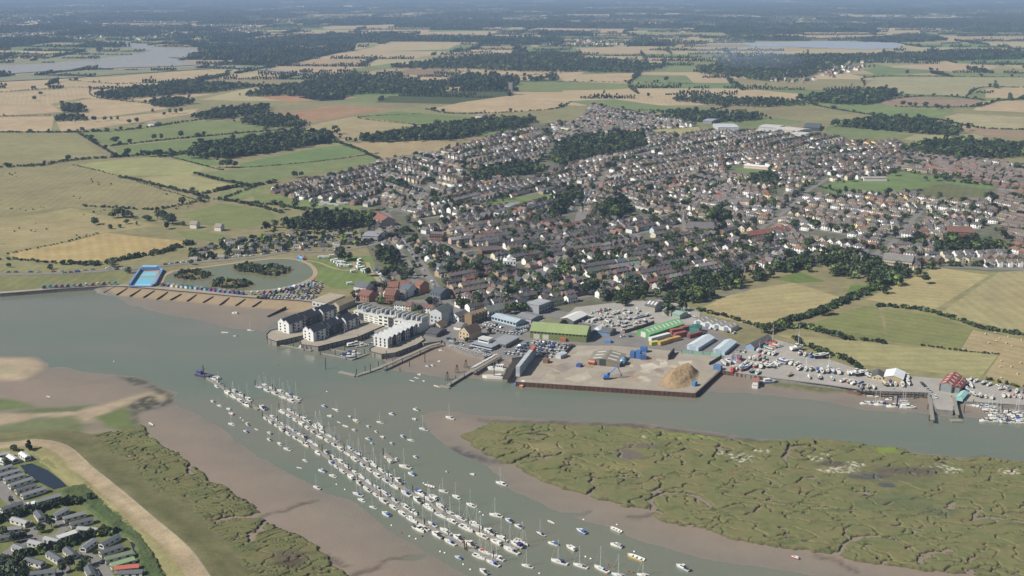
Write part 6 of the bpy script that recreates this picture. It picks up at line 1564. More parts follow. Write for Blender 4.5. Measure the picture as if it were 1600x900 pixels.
# terraces of red roofs above the marina
for k, (a, b, c, wc, rc, e) in enumerate([((553, 462), (572, 465), (574, 458), (.50, .50, .50), (.12, .12, .13), 9), ((560, 470), (576, 473), (580, 466), (.30, .18, .13), (.19, .09, .065), 6), ((606, 460), (622, 460), (624, 454), (.55, .5, .45), (.21, .10, .07), 7), ((624, 459), (640, 459), (642, 453), (.60, .58, .54), (.21, .10, .07), 7),
        ((600, 473), (616, 474), (619, 466), (.3, .15, .1), (.18, .09, .065), 7), ((625, 463), (638, 465), (640, 458), (.70, .70, .68), (.10, .12, .15), 7), ((649, 458), (656, 460), (660, 453), (.45, .2, .14), (.2, .1, .07), 8), ((672, 467), (688, 470), (692, 460), (.16, .17, .2), (.085, .095, .11), 6)]):
    shed(['tall grey house with a dark roof at the camp corner', 'red tiled houses beside the seafront hall', 'orange roofed cream terrace above the marina', 'orange roofed white terrace end above the marina', 'red roofed brick row behind the white range', 'white house with a blue-grey roof above the marina', 'pink brick house on the marina street corner', 'dark blue-grey house by the old town corner'][k],
         a, b, c, e, 3.2, wc, rc, axis='x', name='house', cat='house', mat=M_TINT, z=.1, wins=(('f', 4, 1, 2.3, 1.2), ('f', 4, 3.6, 5, 1.2)))

# ---- walls of containers and stacks of boxes in the quay yard
def box_stack(label, a, b, depth, h, col, name='container', cat='container', ribs=True, z=.41, group=None):
    A, B = GV(*a), GV(*b); d = B - A; w = d.length; rz = math.atan2(d.y, d.x)
    o = thing(name, label, cat, (A.x, A.y, z), rz, group)
    mb = MB(); mb.box(0, w, 0, depth, 0, h); mb.build('body', M_SHEET, o, col)
    mb = MB(); n = max(3, int(w / .9))
    for i in range(n): x = w * (i + .5) / n; mb.box(x - .12, x + .12, -.06, -.001, .15, h - .15); mb.box(x - .12, x + .12, depth + .001, depth + .06, .15, h - .15)
    mb.build('rib', M_SHEET, o, [c * .9 for c in col], 'stuff')
    mb = MB(); mb.box(-.09, -.001, .3, depth / 2 - .05, .2, h - .2); mb.build('door', M_SHEET, o, [c * .85 for c in col]); mb = MB(); mb.box(-.09, -.001, depth / 2 + .05, depth - .3, .2, h - .2); mb.build('door', M_SHEET, o, [c * .85 for c in col])
    return o
A0, A1 = (812, 590), (838, 556)
for i in range(5):
    t0, t1 = i / 5 + .01, (i + 1) / 5 - .01
    for lv in range(3):
        pa = (A0[0] + (A1[0] - A0[0]) * t0, A0[1] + (A1[1] - A0[1]) * t0); pb = (A0[0] + (A1[0] - A0[0]) * t1, A0[1] + (A1[1] - A0[1]) * t1)
        col = (.45, .14, .08) if (i == 4 and lv == 2) else random.choice([(.40, .43, .48), (.44, .47, .50), (.36, .39, .45), (.5, .5, .5)])
        box_stack('%s container, %s from the water on the %s tier of the container wall' % ('rust red' if col[0] == .45 else 'blue-grey', ordinal(i + 1), ('bottom', 'middle', 'top')[lv]), pa, pb, 3.0, 2.55, col, z=.41 + lv * 2.58, group='containers walling the end of the quay')
for k, (a, b, h, col, lab) in enumerate([((1018, 535), (1048, 527), 3, (.62, .62, .60), 'long white container in front of the green shed'), ((1050, 524), (1068, 521), 4, (.30, .10, .075), 'long red container behind the yellow ones'), ((1056, 530), (1074, 526), 4, (.28, .10, .075), 'red container at the end of the yellow row'), ((1066, 520), (1080, 517), 4, (.27, .11, .085), 'dull red container nearest the teal store'),
        ((1032, 541), (1046, 537), 3, (.46, .32, .09), 'yellow container at the corner of the yard road'), ((1044, 537), (1064, 532), 3, (.48, .28, .10), 'orange and yellow container beside the red ones'), ((1078, 530), (1098, 524), 3, (.22, .075, .065), 'dark red container beside the teal store'), ((1018, 541), (1030, 539), 2.6, (.50, .48, .12), 'pale yellow skip by the yard road')]):
    box_stack(lab, a, b, 3.4, h, col, group='containers by the green shed')
for k, (a, b, h, col, lab) in enumerate([((984, 560), (991, 561), 5, (.06, .13, .32), 'blue skip stack nearest the grey shed'), ((993, 561), (1000, 562), 6, (.06, .14, .34), 'tallest blue hopper behind the quay shed'), ((1001, 563), (1010, 563), 4, (.07, .15, .33), 'blue hopper next to the old machinery'), ((1000, 551), (1010, 552), 4, (.06, .14, .33), 'blue skip by the yard road'), ((900, 574), (907, 575), 2, (.05, .09, .28), 'low dark blue skip on the quay concrete'),
        ((1081, 604), (1086, 605), 3, (.07, .22, .45), 'blue tank at the quay corner'), ((1114, 578), (1126, 580), 3.4, (.10, .18, .34), 'blue container at the edge of the boatyard'), ((1141, 582), (1145, 583), 3, (.42, .07, .05), 'red winch hut at the edge of the boatyard'), ((848, 568), (856, 569), 3, (.20, .12, .07), 'brown timber shed by the container wall'), ((944, 536), (954, 537), 2, (.12, .22, .45), 'low blue trough by the olive warehouse'), ((875, 534), (884, 535), 2.6, (.36, .12, .06), 'orange tractor shed beside the olive warehouse')]):
    box_stack(lab, a, b, 4, h, col, name='skip', cat='skip')
# horizontal tanks
def tank(label, a, b, r, col):
    A, B = GV(*a), GV(*b); L_ = (B - A).length
    o = thing('storage_tank', label, 'tank', (A.x, A.y, .41), math.atan2((B - A).y, (B - A).x))
    mb = MB(); mb.rod((-.6, 0, r + .4), (0, 0, r + .4), r * .6, r, 12); mb.rod((0, 0, r + .4), (L_, 0, r + .4), r, r, 12); mb.rod((L_, 0, r + .4), (L_ + .6, 0, r + .4), r, r * .6, 12); mb.build('body', M_GLOSS, o, col)
    for t in (.2, .8): mb = MB(); mb.box(L_ * t - .2, L_ * t + .2, -r * .8, r * .8, 0, .6); mb.build('leg', M_TINT, o, (.2, .2, .2))
tank('rusty red tank lying by the front of the quay shed', (920, 569.5), (930, 571), 1.7, (.36, .12, .07)); tank('blue tank at the corner of the quay shed', (972, 572), (974, 568), 2.2, (.16, .30, .44))
# blue material handler
o = thing('crane', 'bright blue material handler with a bent arm on the quay', 'crane', (*G(948, 593), .41), .15); o.scale = (.82,) * 3
for s in (-1, 1):
    mb = MB(); mb.box(-3, 3, s * 1.7 - .5, s * 1.7 + .5, 0, 1.1); mb.build('track', M_TINT, o, (.04, .04, .045))
mb = MB(); mb.box(-3, 2.2, -1.7, 1.7, 1.5, 3.8); mb.box(-1, 1, -1, 1, 1.103, 1.5); mb.build('body', M_GLOSS, o, (.05, .20, .60))
mb = MB(); mb.box(.4, 2.4, -1.6, -.1, 3.81, 6); cb = mb.build('cab', M_GLASS, o); mb = MB(); mb.box(.3, 2.5, -1.7, 0, 6.003, 6.2); mb.build('cab_roof', M_GLOSS, cb, (.05, .20, .60))
mb = MB(); mb.rod((1, .6, 3.6), (9, .6, 11), .6, .5, 6); mb.build('boom', M_GLOSS, o, (.06, .22, .62)); mb = MB(); mb.rod((9, .6, 11), (13, .6, 3.4), .45, .35, 6); ar = mb.build('arm', M_GLOSS, o, (.06, .22, .62))
mb = MB(); [mb.rod((13, .6, 3.4), (13 + math.cos(t) * 1, .6 + math.sin(t) * 1, 1.2), .2, .08, 4) for t in (0, 1.26, 2.5, 3.8, 5)]; mb.build('grab', M_TINT, ar, (.05, .05, .05))
# heap of aggregate
hp_ = GP([(1030, 603), (1040, 590), (1050, 578), (1078, 572), (1091, 582), (1086, 597), (1070, 606), (1050, 608)])
lo, hi = hp_.min(0) - 2, hp_.max(0) + 2; x, y = np.meshgrid(np.arange(lo[0], hi[0], .55), np.arange(lo[1], hi[1], .55))
s = sdist(hp_, x, y); rx, ry = G(1080, 581); rid = sdist(GP([(1046, 594), (1060, 588), (1078, 580), (1084, 584)]), x, y, False)
h = np.clip(1.1 - rid / 18, 0, 1) ** 1.0 * 5.6 * sstep(-1, 6, s) + .45 * fbm(x / 2.5, y / 2.5, 801) * (s > .5) + .25 * fbm(x / .9, y / .9, 802) * (s > .5)
ny, nx = x.shape; idx = np.arange(nx * ny).reshape(ny, nx); T = np.stack([idx[:-1, :-1], idx[:-1, 1:], idx[1:, 1:], idx[1:, :-1]], -1).reshape(-1, 4)
k = s.ravel()[T].max(1) > -.6
v2, t2, _ = compact(np.stack([x.ravel(), y.ravel(), .41 + np.maximum(h, -.05).ravel()], 1), T[k])
M_HEAP = material('aggregate', (.30, .215, .125), rough=.95, var=.25, scale=.35, var2=.3, scale2=2.2, space='world', spec=.1, bump=.5, bscale=2)
tag(link(bpy.data.objects.new('aggregate_heap', np_mesh('aggregate_heap', v2, t2, M_HEAP, None, True))), 'big tan heap of woodchip on the corner of the quay', 'heap')

# ---- walls, fences, jetties, pontoons, posts
def wall_run(label, pts, h, th, mat, col=None, z=.3, name='wall', cat='wall', post=0, postc=(.1, .1, .1)):
    P = [Vector((*G(*p), z)) for p in pts]; o = thing(name, label, cat, P[0])
    for A, B in zip(P[:-1], P[1:]):
        d = B - A; m_ = (A + B) / 2 - P[0]
        mb = MB(); mb.cbox((m_.x, m_.y, h / 2), (d.length / 2, th / 2, h / 2), math.atan2(d.y, d.x)); mb.build('panel', mat, o, col)
        if post:
            for k in range(int(d.length / post) + 1):
                q = A + d.normalized() * post * k - P[0]; mb = MB(); mb.cbox((q.x, q.y, h / 2 + .1), (th * .8, th * .8, h / 2 + .1), math.atan2(d.y, d.x)); mb.build('post', M_TINT, o, postc)
wall_run('long pale green fence between the quay and the pale blue sheds', [(1065, 553), (1110, 556), (1128, 559)], 2.6, .2, M_SHEET, (.20, .33, .28), name='fence', cat='fence', post=8)
wall_run('dark retaining wall in the middle of the quay yard', [(1044, 563), (1053, 552)], 4, .8, M_TINT, (.055, .05, .05))
wall_run('dark wall along the right edge of the quay', [(1108, 571), (1127, 560)], 2.2, .5, M_TINT, (.05, .05, .05))
wall_run('dark boundary wall round the boat store yard', [(976, 521), (1000, 514), (1022, 506)], 2.6, .4, M_TINT, (.085, .075, .065))
wall_run('dark block wall between the quay and the car park', [(878, 558), (893, 543)], 2.2, .5, M_TINT, (.10, .095, .09))
def jetty(label, pts, w, z, piles=12, col=None, rail=False, name='jetty', mat=None, pz=4.0):
    P = [Vector((*G(*p, z), z)) for p in pts]; o = thing(name, label, 'pontoon' if name == 'pontoon' else 'jetty', P[0])
    for A, B in zip(P[:-1], P[1:]):
        d = B - A; L_ = d.length; d.normalize(); n_ = max(1, int(L_ / 12)); rz = math.atan2(d.y, d.x); nn = Vector((-d.y, d.x, 0))
        for k in range(n_):
            m_ = A + d * (L_ * (k + .5) / n_) - P[0]; mb = MB(); mb.cbox((m_.x, m_.y, 0), (L_ / n_ / 2 - .12, w / 2, .3), rz, 0); mb.build('deck', mat or M_DECK, o)
        if piles:
            for k in range(int(L_ / piles) + 1):
                q = A + d * min(piles * k + 1, L_ - .3) - P[0]; s = nn * (w / 2 + .3) * (1 if k % 2 else -1); mb = MB(); mb.rod((q.x + s.x, q.y + s.y, -5), (q.x + s.x, q.y + s.y, pz - z - 3), .28, .28, 6); mb.build('pile', M_TIMBER, o)
    return o
jetty('long grey jetty running from the slipway out to the low water pontoon', [(688, 536), (672, 540), (645, 552), (622, 562), (594, 574)], 3.2, .2, 14)
jetty('floating pontoon at the outer end of the grey slipway jetty', [(596, 573.5), (575, 581), (556, 587), (530, 581)], 3.4, -2.5, 30, name='pontoon', pz=5)
jetty('timber jetty with dinghies racked on it beside the yacht club', [(778, 556), (752, 571), (736, 580)], 4.2, .6, 9); jetty('low outer stage of the yacht club jetty', [(737, 580), (716, 592), (700, 602)], 2.6, -1.6, 12); jetty('white landing pontoon at the foot of the yacht club jetty', [(686, 603), (703, 606)], 3, -2.5, 0, name='pontoon')
mb_pier = jetty('dark timber jetty in the gap beside the container wall', [(808, 562), (797, 578), (790, 592)], 5, .5, 6, mat=M_TIMBER)
for pts, lab in (([(436, 539), (487, 548)], 'thin finger pontoon under the outer stone pier'), ([(501, 552), (552, 562)], 'long finger pontoon across the marina entrance'), ([(515, 546), (560, 553)], 'second finger pontoon inside the marina entrance'), ([(552, 561), (577, 552)], 'bridge pontoon joining the marina entrance to the terrace pier'), ([(543, 538), (566, 530)], 'short pontoon between boats in the marina basin')):
    jetty(lab, pts, 2.0, -2.5, 12, name='pontoon', pz=5)
jetty('narrow timber jetty beside the boatyard slip', [(1452, 617), (1457, 656)], 2.6, 0, 10); jetty('timber jetty with a landing stage below the red boathouse', [(1490, 620), (1496, 648)], 2.4, .2, 10); jetty('grey landing pontoon below the red boathouse', [(1485, 657), (1503, 657)], 4, -2.5, 0, name='pontoon')
jetty('short boat pontoon below the white boat shed', [(1400, 612), (1398, 633)], 2, -1.6, 8, name='pontoon'); jetty('boat pontoon at the right edge of the water', [(1558, 630), (1570, 660)], 3, -2.2, 10, name='pontoon'); jetty('side pontoon among the moored cruisers', [(1572, 645), (1612, 648)], 2, -2.4, 12, name='pontoon')
jetty('old timber staging along the boatyard mud', [(1338, 611), (1380, 616), (1445, 617)], 1.2, -.6, 2.6, mat=M_TIMBER)
# single posts standing in the water and mud
for k, (x, y, h) in enumerate([(509, 577, 9), (557, 561, 7), (579, 583, 7), (604, 562, 7), (664, 567, 8), (614, 571, 5), (640, 573, 5), (625, 580, 3), (605, 545, 6), (1506, 645, 6), (1520, 635, 5), (1428, 624, 5)]):
    o = thing('mooring_post', ['tall post standing alone in the channel', 'post at the marina entrance', 'post by the outer pontoon', 'post on the mud beside the long jetty', 'tall post out on the hard', 'thin stake near the jetty foot', 'thin stake in the middle of the mud', 'short stake at the low water edge', 'post under the terrace pier', 'post by the boathouse stage', 'post beside the slip mud', 'post below the yard staging'][k], 'post', (*G(x, y, -3), -4))
    mb = MB(); mb.rod((0, 0, 0), (0, 0, h + 1), .3, .26, 7); mb.build('pole', M_TIMBER, o)
for k, (x, y) in enumerate([(699, 594), (714, 583), (728, 575)]):
    o = thing('channel_mark', 'dark framed marker, %s one out from the yacht club jetty head' % ordinal(k + 1), 'marker', (*G(x, y, -3), -3.2), 0, 'dark framed markers by the jetty')
    mb = MB(); [mb.rod((1.6 * math.cos(t), 1.6 * math.sin(t), 0), (.2 * math.cos(t), .2 * math.sin(t), 6.5), .25, .15, 4) for t in (0, 1.57, 3.14, 4.71)]; mb.build('frame', M_TIMBER, o)
    mb = MB(); mb.rod((0, 0, 5.5), (0, 0, 7), .9, .1, 6); mb.build('topmark', M_TIMBER, o)
# groynes on the beach
for k, (a, b) in enumerate([((180, 449), (162, 458)), ((199, 451), (182, 461)), ((220, 453), (203, 463)), ((241, 455), (224, 465)), ((262, 457), (245, 468)), ((283, 460), (266, 469)), ((307, 461), (292, 471)), ((333, 464), (317, 473)), ((358, 466), (343, 477)), ((383, 468), (368, 478)), ((408, 471), (394, 480)), ((447, 480), (418, 495)), ((485, 486), (466, 490))]):
    A, B = Vector((*G(*a, -1), -1)), Vector((*G(*b, -2.4), -2.4)); d = B - A
    o = thing('groyne', 'dark timber groyne, %s along the beach from the seawall end' % ordinal(k + 1), 'groyne', A, 0, 'timber groynes across the beach')
    mb = MB()
    mb.face([(-d.y / d.length * .3, d.x / d.length * .3, .7), (d.x - d.y / d.length * .3, d.y + d.x / d.length * .3, d.z + .7), (d.x + d.y / d.length * .3, d.y - d.x / d.length * .3, d.z + .7), (d.y / d.length * .3, -d.x / d.length * .3, .7)][::-1])
    for s in (-1, 1):
        nx_, ny_ = -d.y / d.length * .3 * s, d.x / d.length * .3 * s; mb.face([(nx_, ny_, -1.5), (d.x + nx_, d.y + ny_, d.z - 1.5), (d.x + nx_, d.y + ny_, d.z + .7), (nx_, ny_, .7)])
    mb.build('boarding', M_TIMBER, o)
    for i in range(int(d.length / 4) + 1):
        p = d * min(1, i * 4 / d.length); mb = MB(); mb.rod((p.x, p.y, p.z - 1.5), (p.x, p.y, p.z + 1.0), .22, .2, 5); mb.build('post', M_TIMBER, o)
# promenade strip and the seafront
mb = MB(); ribbon(mb, smooth_line(GP([(-200, 466), (0, 457.5), (90, 450), (165, 446), (200, 446.5), (300, 455), (400, 464), (470, 468), (500, 472)]), 8), 6, .255); mb.build('promenade', M_CONC, None, None, 'structure')
# ---- open-air swimming pool
o = thing('swimming_pool', 'blue walled open-air swimming pool behind the beach', 'pool', (*G(225, 440), .30))
def rel(p): x, y = G(*p); bx, by = G(225, 440); return (x - bx, y - by)
mb = MB(); q = [rel(p) for p in [(203, 447), (218, 424), (250, 423), (240, 447)]]; mb.prism(q, -1, .02); mb.build('deck', M_TINT, o, (.36, .27, .20))
mb = MB(); mb.prism([rel(p) for p in [(208, 446.3), (216, 434.5), (244, 433), (235, 446)]], -.5, .06); mb.build('main_pool', M_POOL, o)
mb = MB(); mb.prism([rel(p) for p in [(217.5, 431.5), (221, 426.5), (245, 425.5), (243, 430.6)]], -.5, .06); mb.build('upper_pool', M_POOLPALE, o)
mb = MB(); mb.prism([rel(p) for p in [(217, 433.6), (218, 432), (244, 431), (243.5, 432.8)]], -.5, .3); mb.build('divider', M_TINT, o, (.34, .33, .20))
mb = MB(); mb.prism([rel(p) for p in [(207.2, 446.9), (208.4, 445.6), (235.2, 445.4), (235.6, 446.6)]], -.5, .09); mb.build('rim', M_TINT, o, (.6, .6, .56))
for a, b, hh in (((203, 447.5), (219, 424), 2.6), ((219, 424), (251, 422.6), 3.0), ((251, 422.6), (254, 424.5), 2.4), ((254, 424.5), (243, 446), 2.6), ((243, 446), (237, 448.5), 2), ((237, 448.5), (203, 448.5), 1.2)):
    p, q = rel(a), rel(b); d = Vector((q[0] - p[0], q[1] - p[1], 0)); mb = MB(); mb.cbox(((p[0] + q[0]) / 2, (p[1] + q[1]) / 2, hh / 2), (d.length / 2, .8, hh / 2), math.atan2(d.y, d.x)); mb.build('side_wall', M_TINT, o, (.14, .25, .46))
p, q = rel((222, 423)), rel((246, 422)); mb = MB(); mb.box(p[0], q[0], p[1], p[1] + 6, 0, 3.4); pv = mb.build('changing_room', M_TINT, o, (.16, .30, .55)); mb = MB(); mb.box(p[0] - .4, q[0] + .4, p[1] - .4, p[1] + 6.4, 3.403, 3.7); mb.build('roof', M_SHEET, pv, (.22, .42, .62))
# ---- beach huts
HUTC = [('blue', (.10, .22, .42)), ('white', (.66, .66, .64)), ('turquoise', (.15, .42, .40)), ('navy', (.05, .08, .2)), ('green', (.10, .24, .14)), ('red', (.38, .07, .06)), ('pale blue', (.36, .50, .58)), ('cream', (.56, .50, .36)), ('purple', (.20, .09, .26))]
wallm, roofm = MB(), MB()
wallm.box(-1.3, 1.3, -1.6, 1.6, .1, 2.2); wallm.face([(-1.3, -1.6, 2.2), (1.3, -1.6, 2.2), (0, -1.6, 3.1)]); wallm.face([(1.3, 1.6, 2.2), (-1.3, 1.6, 2.2), (0, 1.6, 3.1)])
roofm.slab((-1.5, 1.8, 2.15), (-1.5, -1.9, 2.15), (0, -1.9, 3.2), (0, 1.8, 3.2), .08); roofm.slab((0, 1.8, 3.2), (0, -1.9, 3.2), (1.5, -1.9, 2.15), (1.5, 1.8, 2.15), .08)
HW, HR = wallm.mesh('hut_wall', M_TINT), roofm.mesh('hut_roof', M_TINT)
def huts(pts, pitch, anchor, group):
    ln = smooth_line(GP(pts), 1.0); acc = 0; n = 0; last = ln[0]
    for i in range(1, len(ln)):
        if np.linalg.norm(ln[i] - last) >= pitch:
            d = ln[i] - last; last = ln[i]; n += 1
            cn, c = random.choice(HUTC)
            o = thing('beach_hut', '%s beach hut, %s in the row %s' % (cn, ordinal(n), anchor), 'beach hut', (ln[i][0], ln[i][1], .26), math.atan2(d[1], d[0]), group)
            put('wall', HW, o, c); put('roof', HR, o, random.choice(((.2, .2, .2), (.3, .12, .08), (.5, .5, .48), (.12, .2, .32), c)))
huts([(247, 446.5), (300, 451.5), (345, 457), (385, 461.5)], 4.3, 'from the pool along the lake path', 'beach huts below the lake'); huts([(385, 461), (420, 459), (450, 453), (478, 446), (492, 439)], 4.3, 'curving round the lake corner', 'beach huts round the lake corner')
huts([(60, 451.5), (110, 449), (160, 446), (185, 445)], 4.6, 'left of the pool towards the seawall', 'beach huts on the seawall')
# ------------------------------------------------------------------ boats
def hull_mesh(L, B, D, fine=1.0, transom=.7, open_=False):
    """lofted hull with sheer, flush deck (or hollow inside), bow at +x"""
    st = [(-.5, transom, .92), (-.3, .92, .90), (-.05, 1.0, .92), (.2, .86, 1.0), (.36, .55, 1.08), (.45, .27, 1.15), (.5, .03, 1.2)]
    V = []; F = []; M = []
    for (x, b, s) in st:
        hb = b * B / 2; z = s * D
        V += [(x * L * (1 if x > 0 else .97), 0, -.35 * D), (x * L * .97, hb * .72, .05), (x * L, hb, z), (x * L * .995, hb * .86, z + .02), (x * L, 0, z + .05 if not open_ else z - .55 * D)]
    k = 5
    def vid(i, j, s): return i * k + j + (s * len(st) * k)
    n = len(st) * k
    V += [(x, -y, z) for x, y, z in V]
    for s in (0, 1):
        for i in range(len(st) - 1):
            for j in range(k - 1):
                f = (vid(i, j, s), vid(i + 1, j, s), vid(i + 1, j + 1, s), vid(i, j + 1, s))
                F.append(f if s else f[::-1]); M.append(0 if j < 2 else 1)
        f = tuple(vid(0, j, s) for j in range(k)); F.append(f[::-1] if s else f); M.append(0)
    me = bpy.data.meshes.new('hull'); me.from_pydata(V, [], F); me.materials.append(M_GLOSS); me.materials.append(M_DECKW)
    me.polygons.foreach_set('material_index', np.array(M, np.int32)); me.update()
    return me
M_DECKW = material('boat_deck', (.58, .57, .53), rough=.6, var=.08, scale=1.5)
M_MAST = material('spar_alloy', (.62, .62, .62), rough=.45, var=.02, scale=1)
H_SAIL = hull_mesh(9, 2.9, 1.05); H_MOTOR = hull_mesh(8, 2.9, 1.2, transom=.95); H_OPEN = hull_mesh(4.6, 1.7, .6, transom=.85, open_=True)
def mb_mesh(fn, name, mats):
    m = MB(); fn(m); return m.mesh(name, mats)
def f_cab(m):
    m.prism([(-1.2, -.85), (1.6, -.75), (2.6, -.3), (2.6, .3), (1.6, .75), (-1.2, .85)], 1.0, 1.5, 0)
    for s in (-1, 1): m.cbox((.3, s * .83, 1.28), (1.0, .03, .12), -s * .036, 1)
    m.box(-3.6, -1.3, -.65, .65, 1.0, 1.06, 2)
S_CABIN = mb_mesh(f_cab, 'cabin', [M_DECKW, M_GLASS, M_TIMBER])
def f_mast(m):
    m.rod((.7, 0, 1.0), (.7, 0, 12.4), .11, .07, 5); m.rod((.7, -.9, 6.8), (.7, .9, 6.8), .05, .05, 4); m.rod((.7, 0, 12.2), (4.4, 0, 1.2), .03, .03, 3); m.rod((.7, 0, 12.2), (-4.3, 0, 1.1), .03, .03, 3)
    for s in (-1, 1): m.rod((.7, s * .9, 6.8), (.6, s * 1.35, 1.05), .025, .025, 3)
S_MAST = mb_mesh(f_mast, 'mast', M_MAST)
S_BOOM = mb_mesh(lambda m: (m.rod((.6, 0, 2.2), (-3.2, 0, 2.1), .22, .16, 6)), 'boom', M_TINT)
S_HOOD = mb_mesh(lambda m: (m.prism([(-1.9, -.8), (-.9, -.75), (-.9, .75), (-1.9, .8)], 1.45, 2.1)), 'spray_hood', M_TINT)
def f_mcab(m):
    m.prism([(-1.0, -1.0), (1.4, -.95), (2.6, -.4), (2.6, .4), (1.4, .95), (-1.0, 1.0)], 1.2, 1.75, 0)
    m.prism([(-.9, -.9), (.7, -.85), (.7, .85), (-.9, .9)], 2.35, 2.45, 0)
    m.face([(.7, -.85, 2.35), (1.5, -.8, 1.75), (1.5, .8, 1.75), (.7, .85, 2.35)], 1)
    for s in (-1, 1): m.face([(-.9, s * .9, 1.75), (1.5, s * .8, 1.75), (.7, s * .85, 2.35), (-.9, s * .9, 2.35)], 1)
    m.face([(-.9, -.9, 1.75), (-.9, .9, 1.75), (-.9, .9, 2.35), (-.9, -.9, 2.35)], 1)
M_CABIN = mb_mesh(f_mcab, 'cabin', [M_DECKW, M_GLASS])
M_WELL = mb_mesh(lambda m: m.box(-3.7, -1.2, -1.0, 1.0, 1.15, 1.2), 'cockpit', M_TIMBER)
M_CANOPY = mb_mesh(lambda m: m.prism([(-3.2, -1.05), (-1.0, -1.0), (-1.0, 1.0), (-3.2, 1.05)], 1.2, 2.3), 'canopy', M_TINT)
M_ENGINE = mb_mesh(lambda m: m.box(-4.5, -4.0, -.3, .3, .3, 1.7), 'outboard', M_TINT)
HULLC = {'white': (.74, .74, .72), 'cream': (.62, .58, .46), 'navy': (.03, .04, .10), 'blue': (.08, .20, .50), 'pale blue': (.42, .54, .62), 'red': (.42, .06, .05), 'green': (.05, .22, .14), 'yellow': (.60, .46, .10), 'black': (.03, .03, .03), 'grey': (.36, .37, .37), 'brown': (.18, .10, .06)}
CANV = {'blue': (.05, .11, .32), 'navy': (.03, .04, .14), 'white': (.62, .62, .60), 'grey': (.28, .28, .29), 'green': (.05, .16, .10), 'red': (.36, .05, .05), 'tan': (.42, .34, .22)}
BOATS = []
def hullcol():
    return random.choices(('white', 'cream', 'navy', 'pale blue', 'blue', 'grey'), (86, 5, 3, 2, 2, 1))[0]
def sailing_boat(x, y, z, rz, s=1.0, hc=None, cc=None, mast=True, name='sailing_boat', group='yachts lying afloat'):
    hc = hc or hullcol(); cc = cc or random.choices(('blue', 'navy', 'white', 'grey', 'green', 'red', 'tan'), (20, 14, 36, 18, 4, 2, 6))[0]
    o = thing(name, None, 'yacht', (x, y, z), rz, group); o.scale = (s, s, s)
    put('hull', H_SAIL, o, HULLC[hc]); put('cabin', S_CABIN, o)
    if mast:
        m = put('mast', S_MAST, o, (1, 1, 1)); put('boom', S_BOOM, m, CANV[cc])
    if random.random() < .5: put('spray_hood', S_HOOD, o, CANV[cc])
    return o, '%s yacht, %s sail cover' % (hc, cc)
def motor_boat(x, y, z, rz, s=1.0, hc=None, cc=None, name='motor_boat', group='motor boats lying afloat'):
    hc = hc or hullcol(); cc = cc or random.choices(('blue', 'navy', 'white', 'grey', None), (12, 8, 22, 8, 50))[0]
    o = thing(name, None, 'motor boat', (x, y, z), rz, group); o.scale = (s, s, s)
    put('hull', H_MOTOR, o, HULLC[hc]); put('cabin', M_CABIN, o)
    if cc: put('canopy', M_CANOPY, o, CANV[cc])
    else: put('cockpit', M_WELL, o)
    put('outboard', M_ENGINE, o, (.04, .04, .045))
    return o, '%s motor boat %s' % (hc, 'with %s canopy' % cc if cc else 'with open cockpit')
THWART = mb_mesh(lambda m: (m.box(-.4, -.15, -.72, .72, .42, .5), m.box(.7, .95, -.6, .6, .45, .53), m.box(-1.7, -1.4, -.66, .66, .42, .5)), 'thwart', M_DECK)
def dinghy(x, y, z, rz, s=1.0, hc=None, group='small open boats'):
    hc = hc or random.choice(('white', 'grey', 'white', 'cream', 'navy'))
    o = thing('dinghy', None, 'dinghy', (x, y, z), rz, group); o.scale = (s, s, s)
    put('hull', H_OPEN, o, HULLC[hc]); put('thwart', THWART, o)
    return o, '%s open dinghy' % hc
FLOAT_Z = -3.25
# pontoons and the boats alongside them
def pontoon_row(label, pts, side_pitch, name, prob, sizes, p_sail, gaps=()):
    jetty(label, pts, 2.2, -2.55, 16, name='pontoon', pz=4.6)
    ln = smooth_line(GP(pts, WATER_Z), 1.0); acc = 0
    for side, sn in ((1, 'far'), (-1, 'near')):
        i = 4; n = 0
        while i < len(ln) - 3:
            s = random.uniform(*sizes) * (.85 + .3 * i / len(ln)); Lb = 9 * s
            j = min(len(ln) - 1, int(i + Lb / 2))
            d = ln[min(j + 1, len(ln) - 1)] - ln[max(j - 1, 0)]; d /= np.linalg.norm(d); nn = np.array([-d[1], d[0]]) * side
            i += Lb * random.uniform(.98, 1.18) + random.uniform(0, .8)
            if random.random() > prob: continue
            rows = 1 if random.random() < .95 else 2
            for r in range(rows):
                p = ln[j] + nn * (1.3 + 1.55 * s + r * 3.1 * s); n += 1
                rz = math.atan2(d[1], d[0]) + (math.pi if random.random() < .75 else 0) + random.uniform(-.03, .03)
                if random.random() < p_sail: o, dsc = sailing_boat(p[0], p[1], FLOAT_Z, rz, s)
                else: o, dsc = motor_boat(p[0], p[1], FLOAT_Z, rz, s * 1.06)
                o['label'] = '%s, %s on %s side of %s' % (dsc, ordinal(n), sn, name)
pontoon_row('first floating pontoon running out behind the dark workboat', [(322, 590), (362, 614), (404, 640)], 14, 'workboat pontoon', .66, (.8, 1.0), .5)
pontoon_row('long lower floating pontoon lined with yachts down the middle of the river', [(412, 648), (452, 674), (480, 692), (520, 720), (597, 775), (665, 820), (730, 856), (776, 878)], 14, 'long lower pontoon', .9, (.72, .98), .72)
pontoon_row('long upper floating pontoon lined with yachts down the middle of the river', [(438, 638), (474, 660), (500, 678), (540, 702), (580, 731), (615, 754), (665, 784), (695, 804), (750, 831), (808, 859)], 14, 'long upper pontoon', .96, (.78, 1.05), .80)
pontoon_row('short floating pontoon crowded with old yachts above the long ones', [(400, 601), (432, 613), (468, 629)], 14, 'short upper pontoon', .95, (.8, 1.0), .9)
pontoon_row('tiny floating pontoon holding three boats in open water', [(601, 708), (617, 722)], 14, 'tiny mid-river pontoon', .9, (.55, .7), .2)
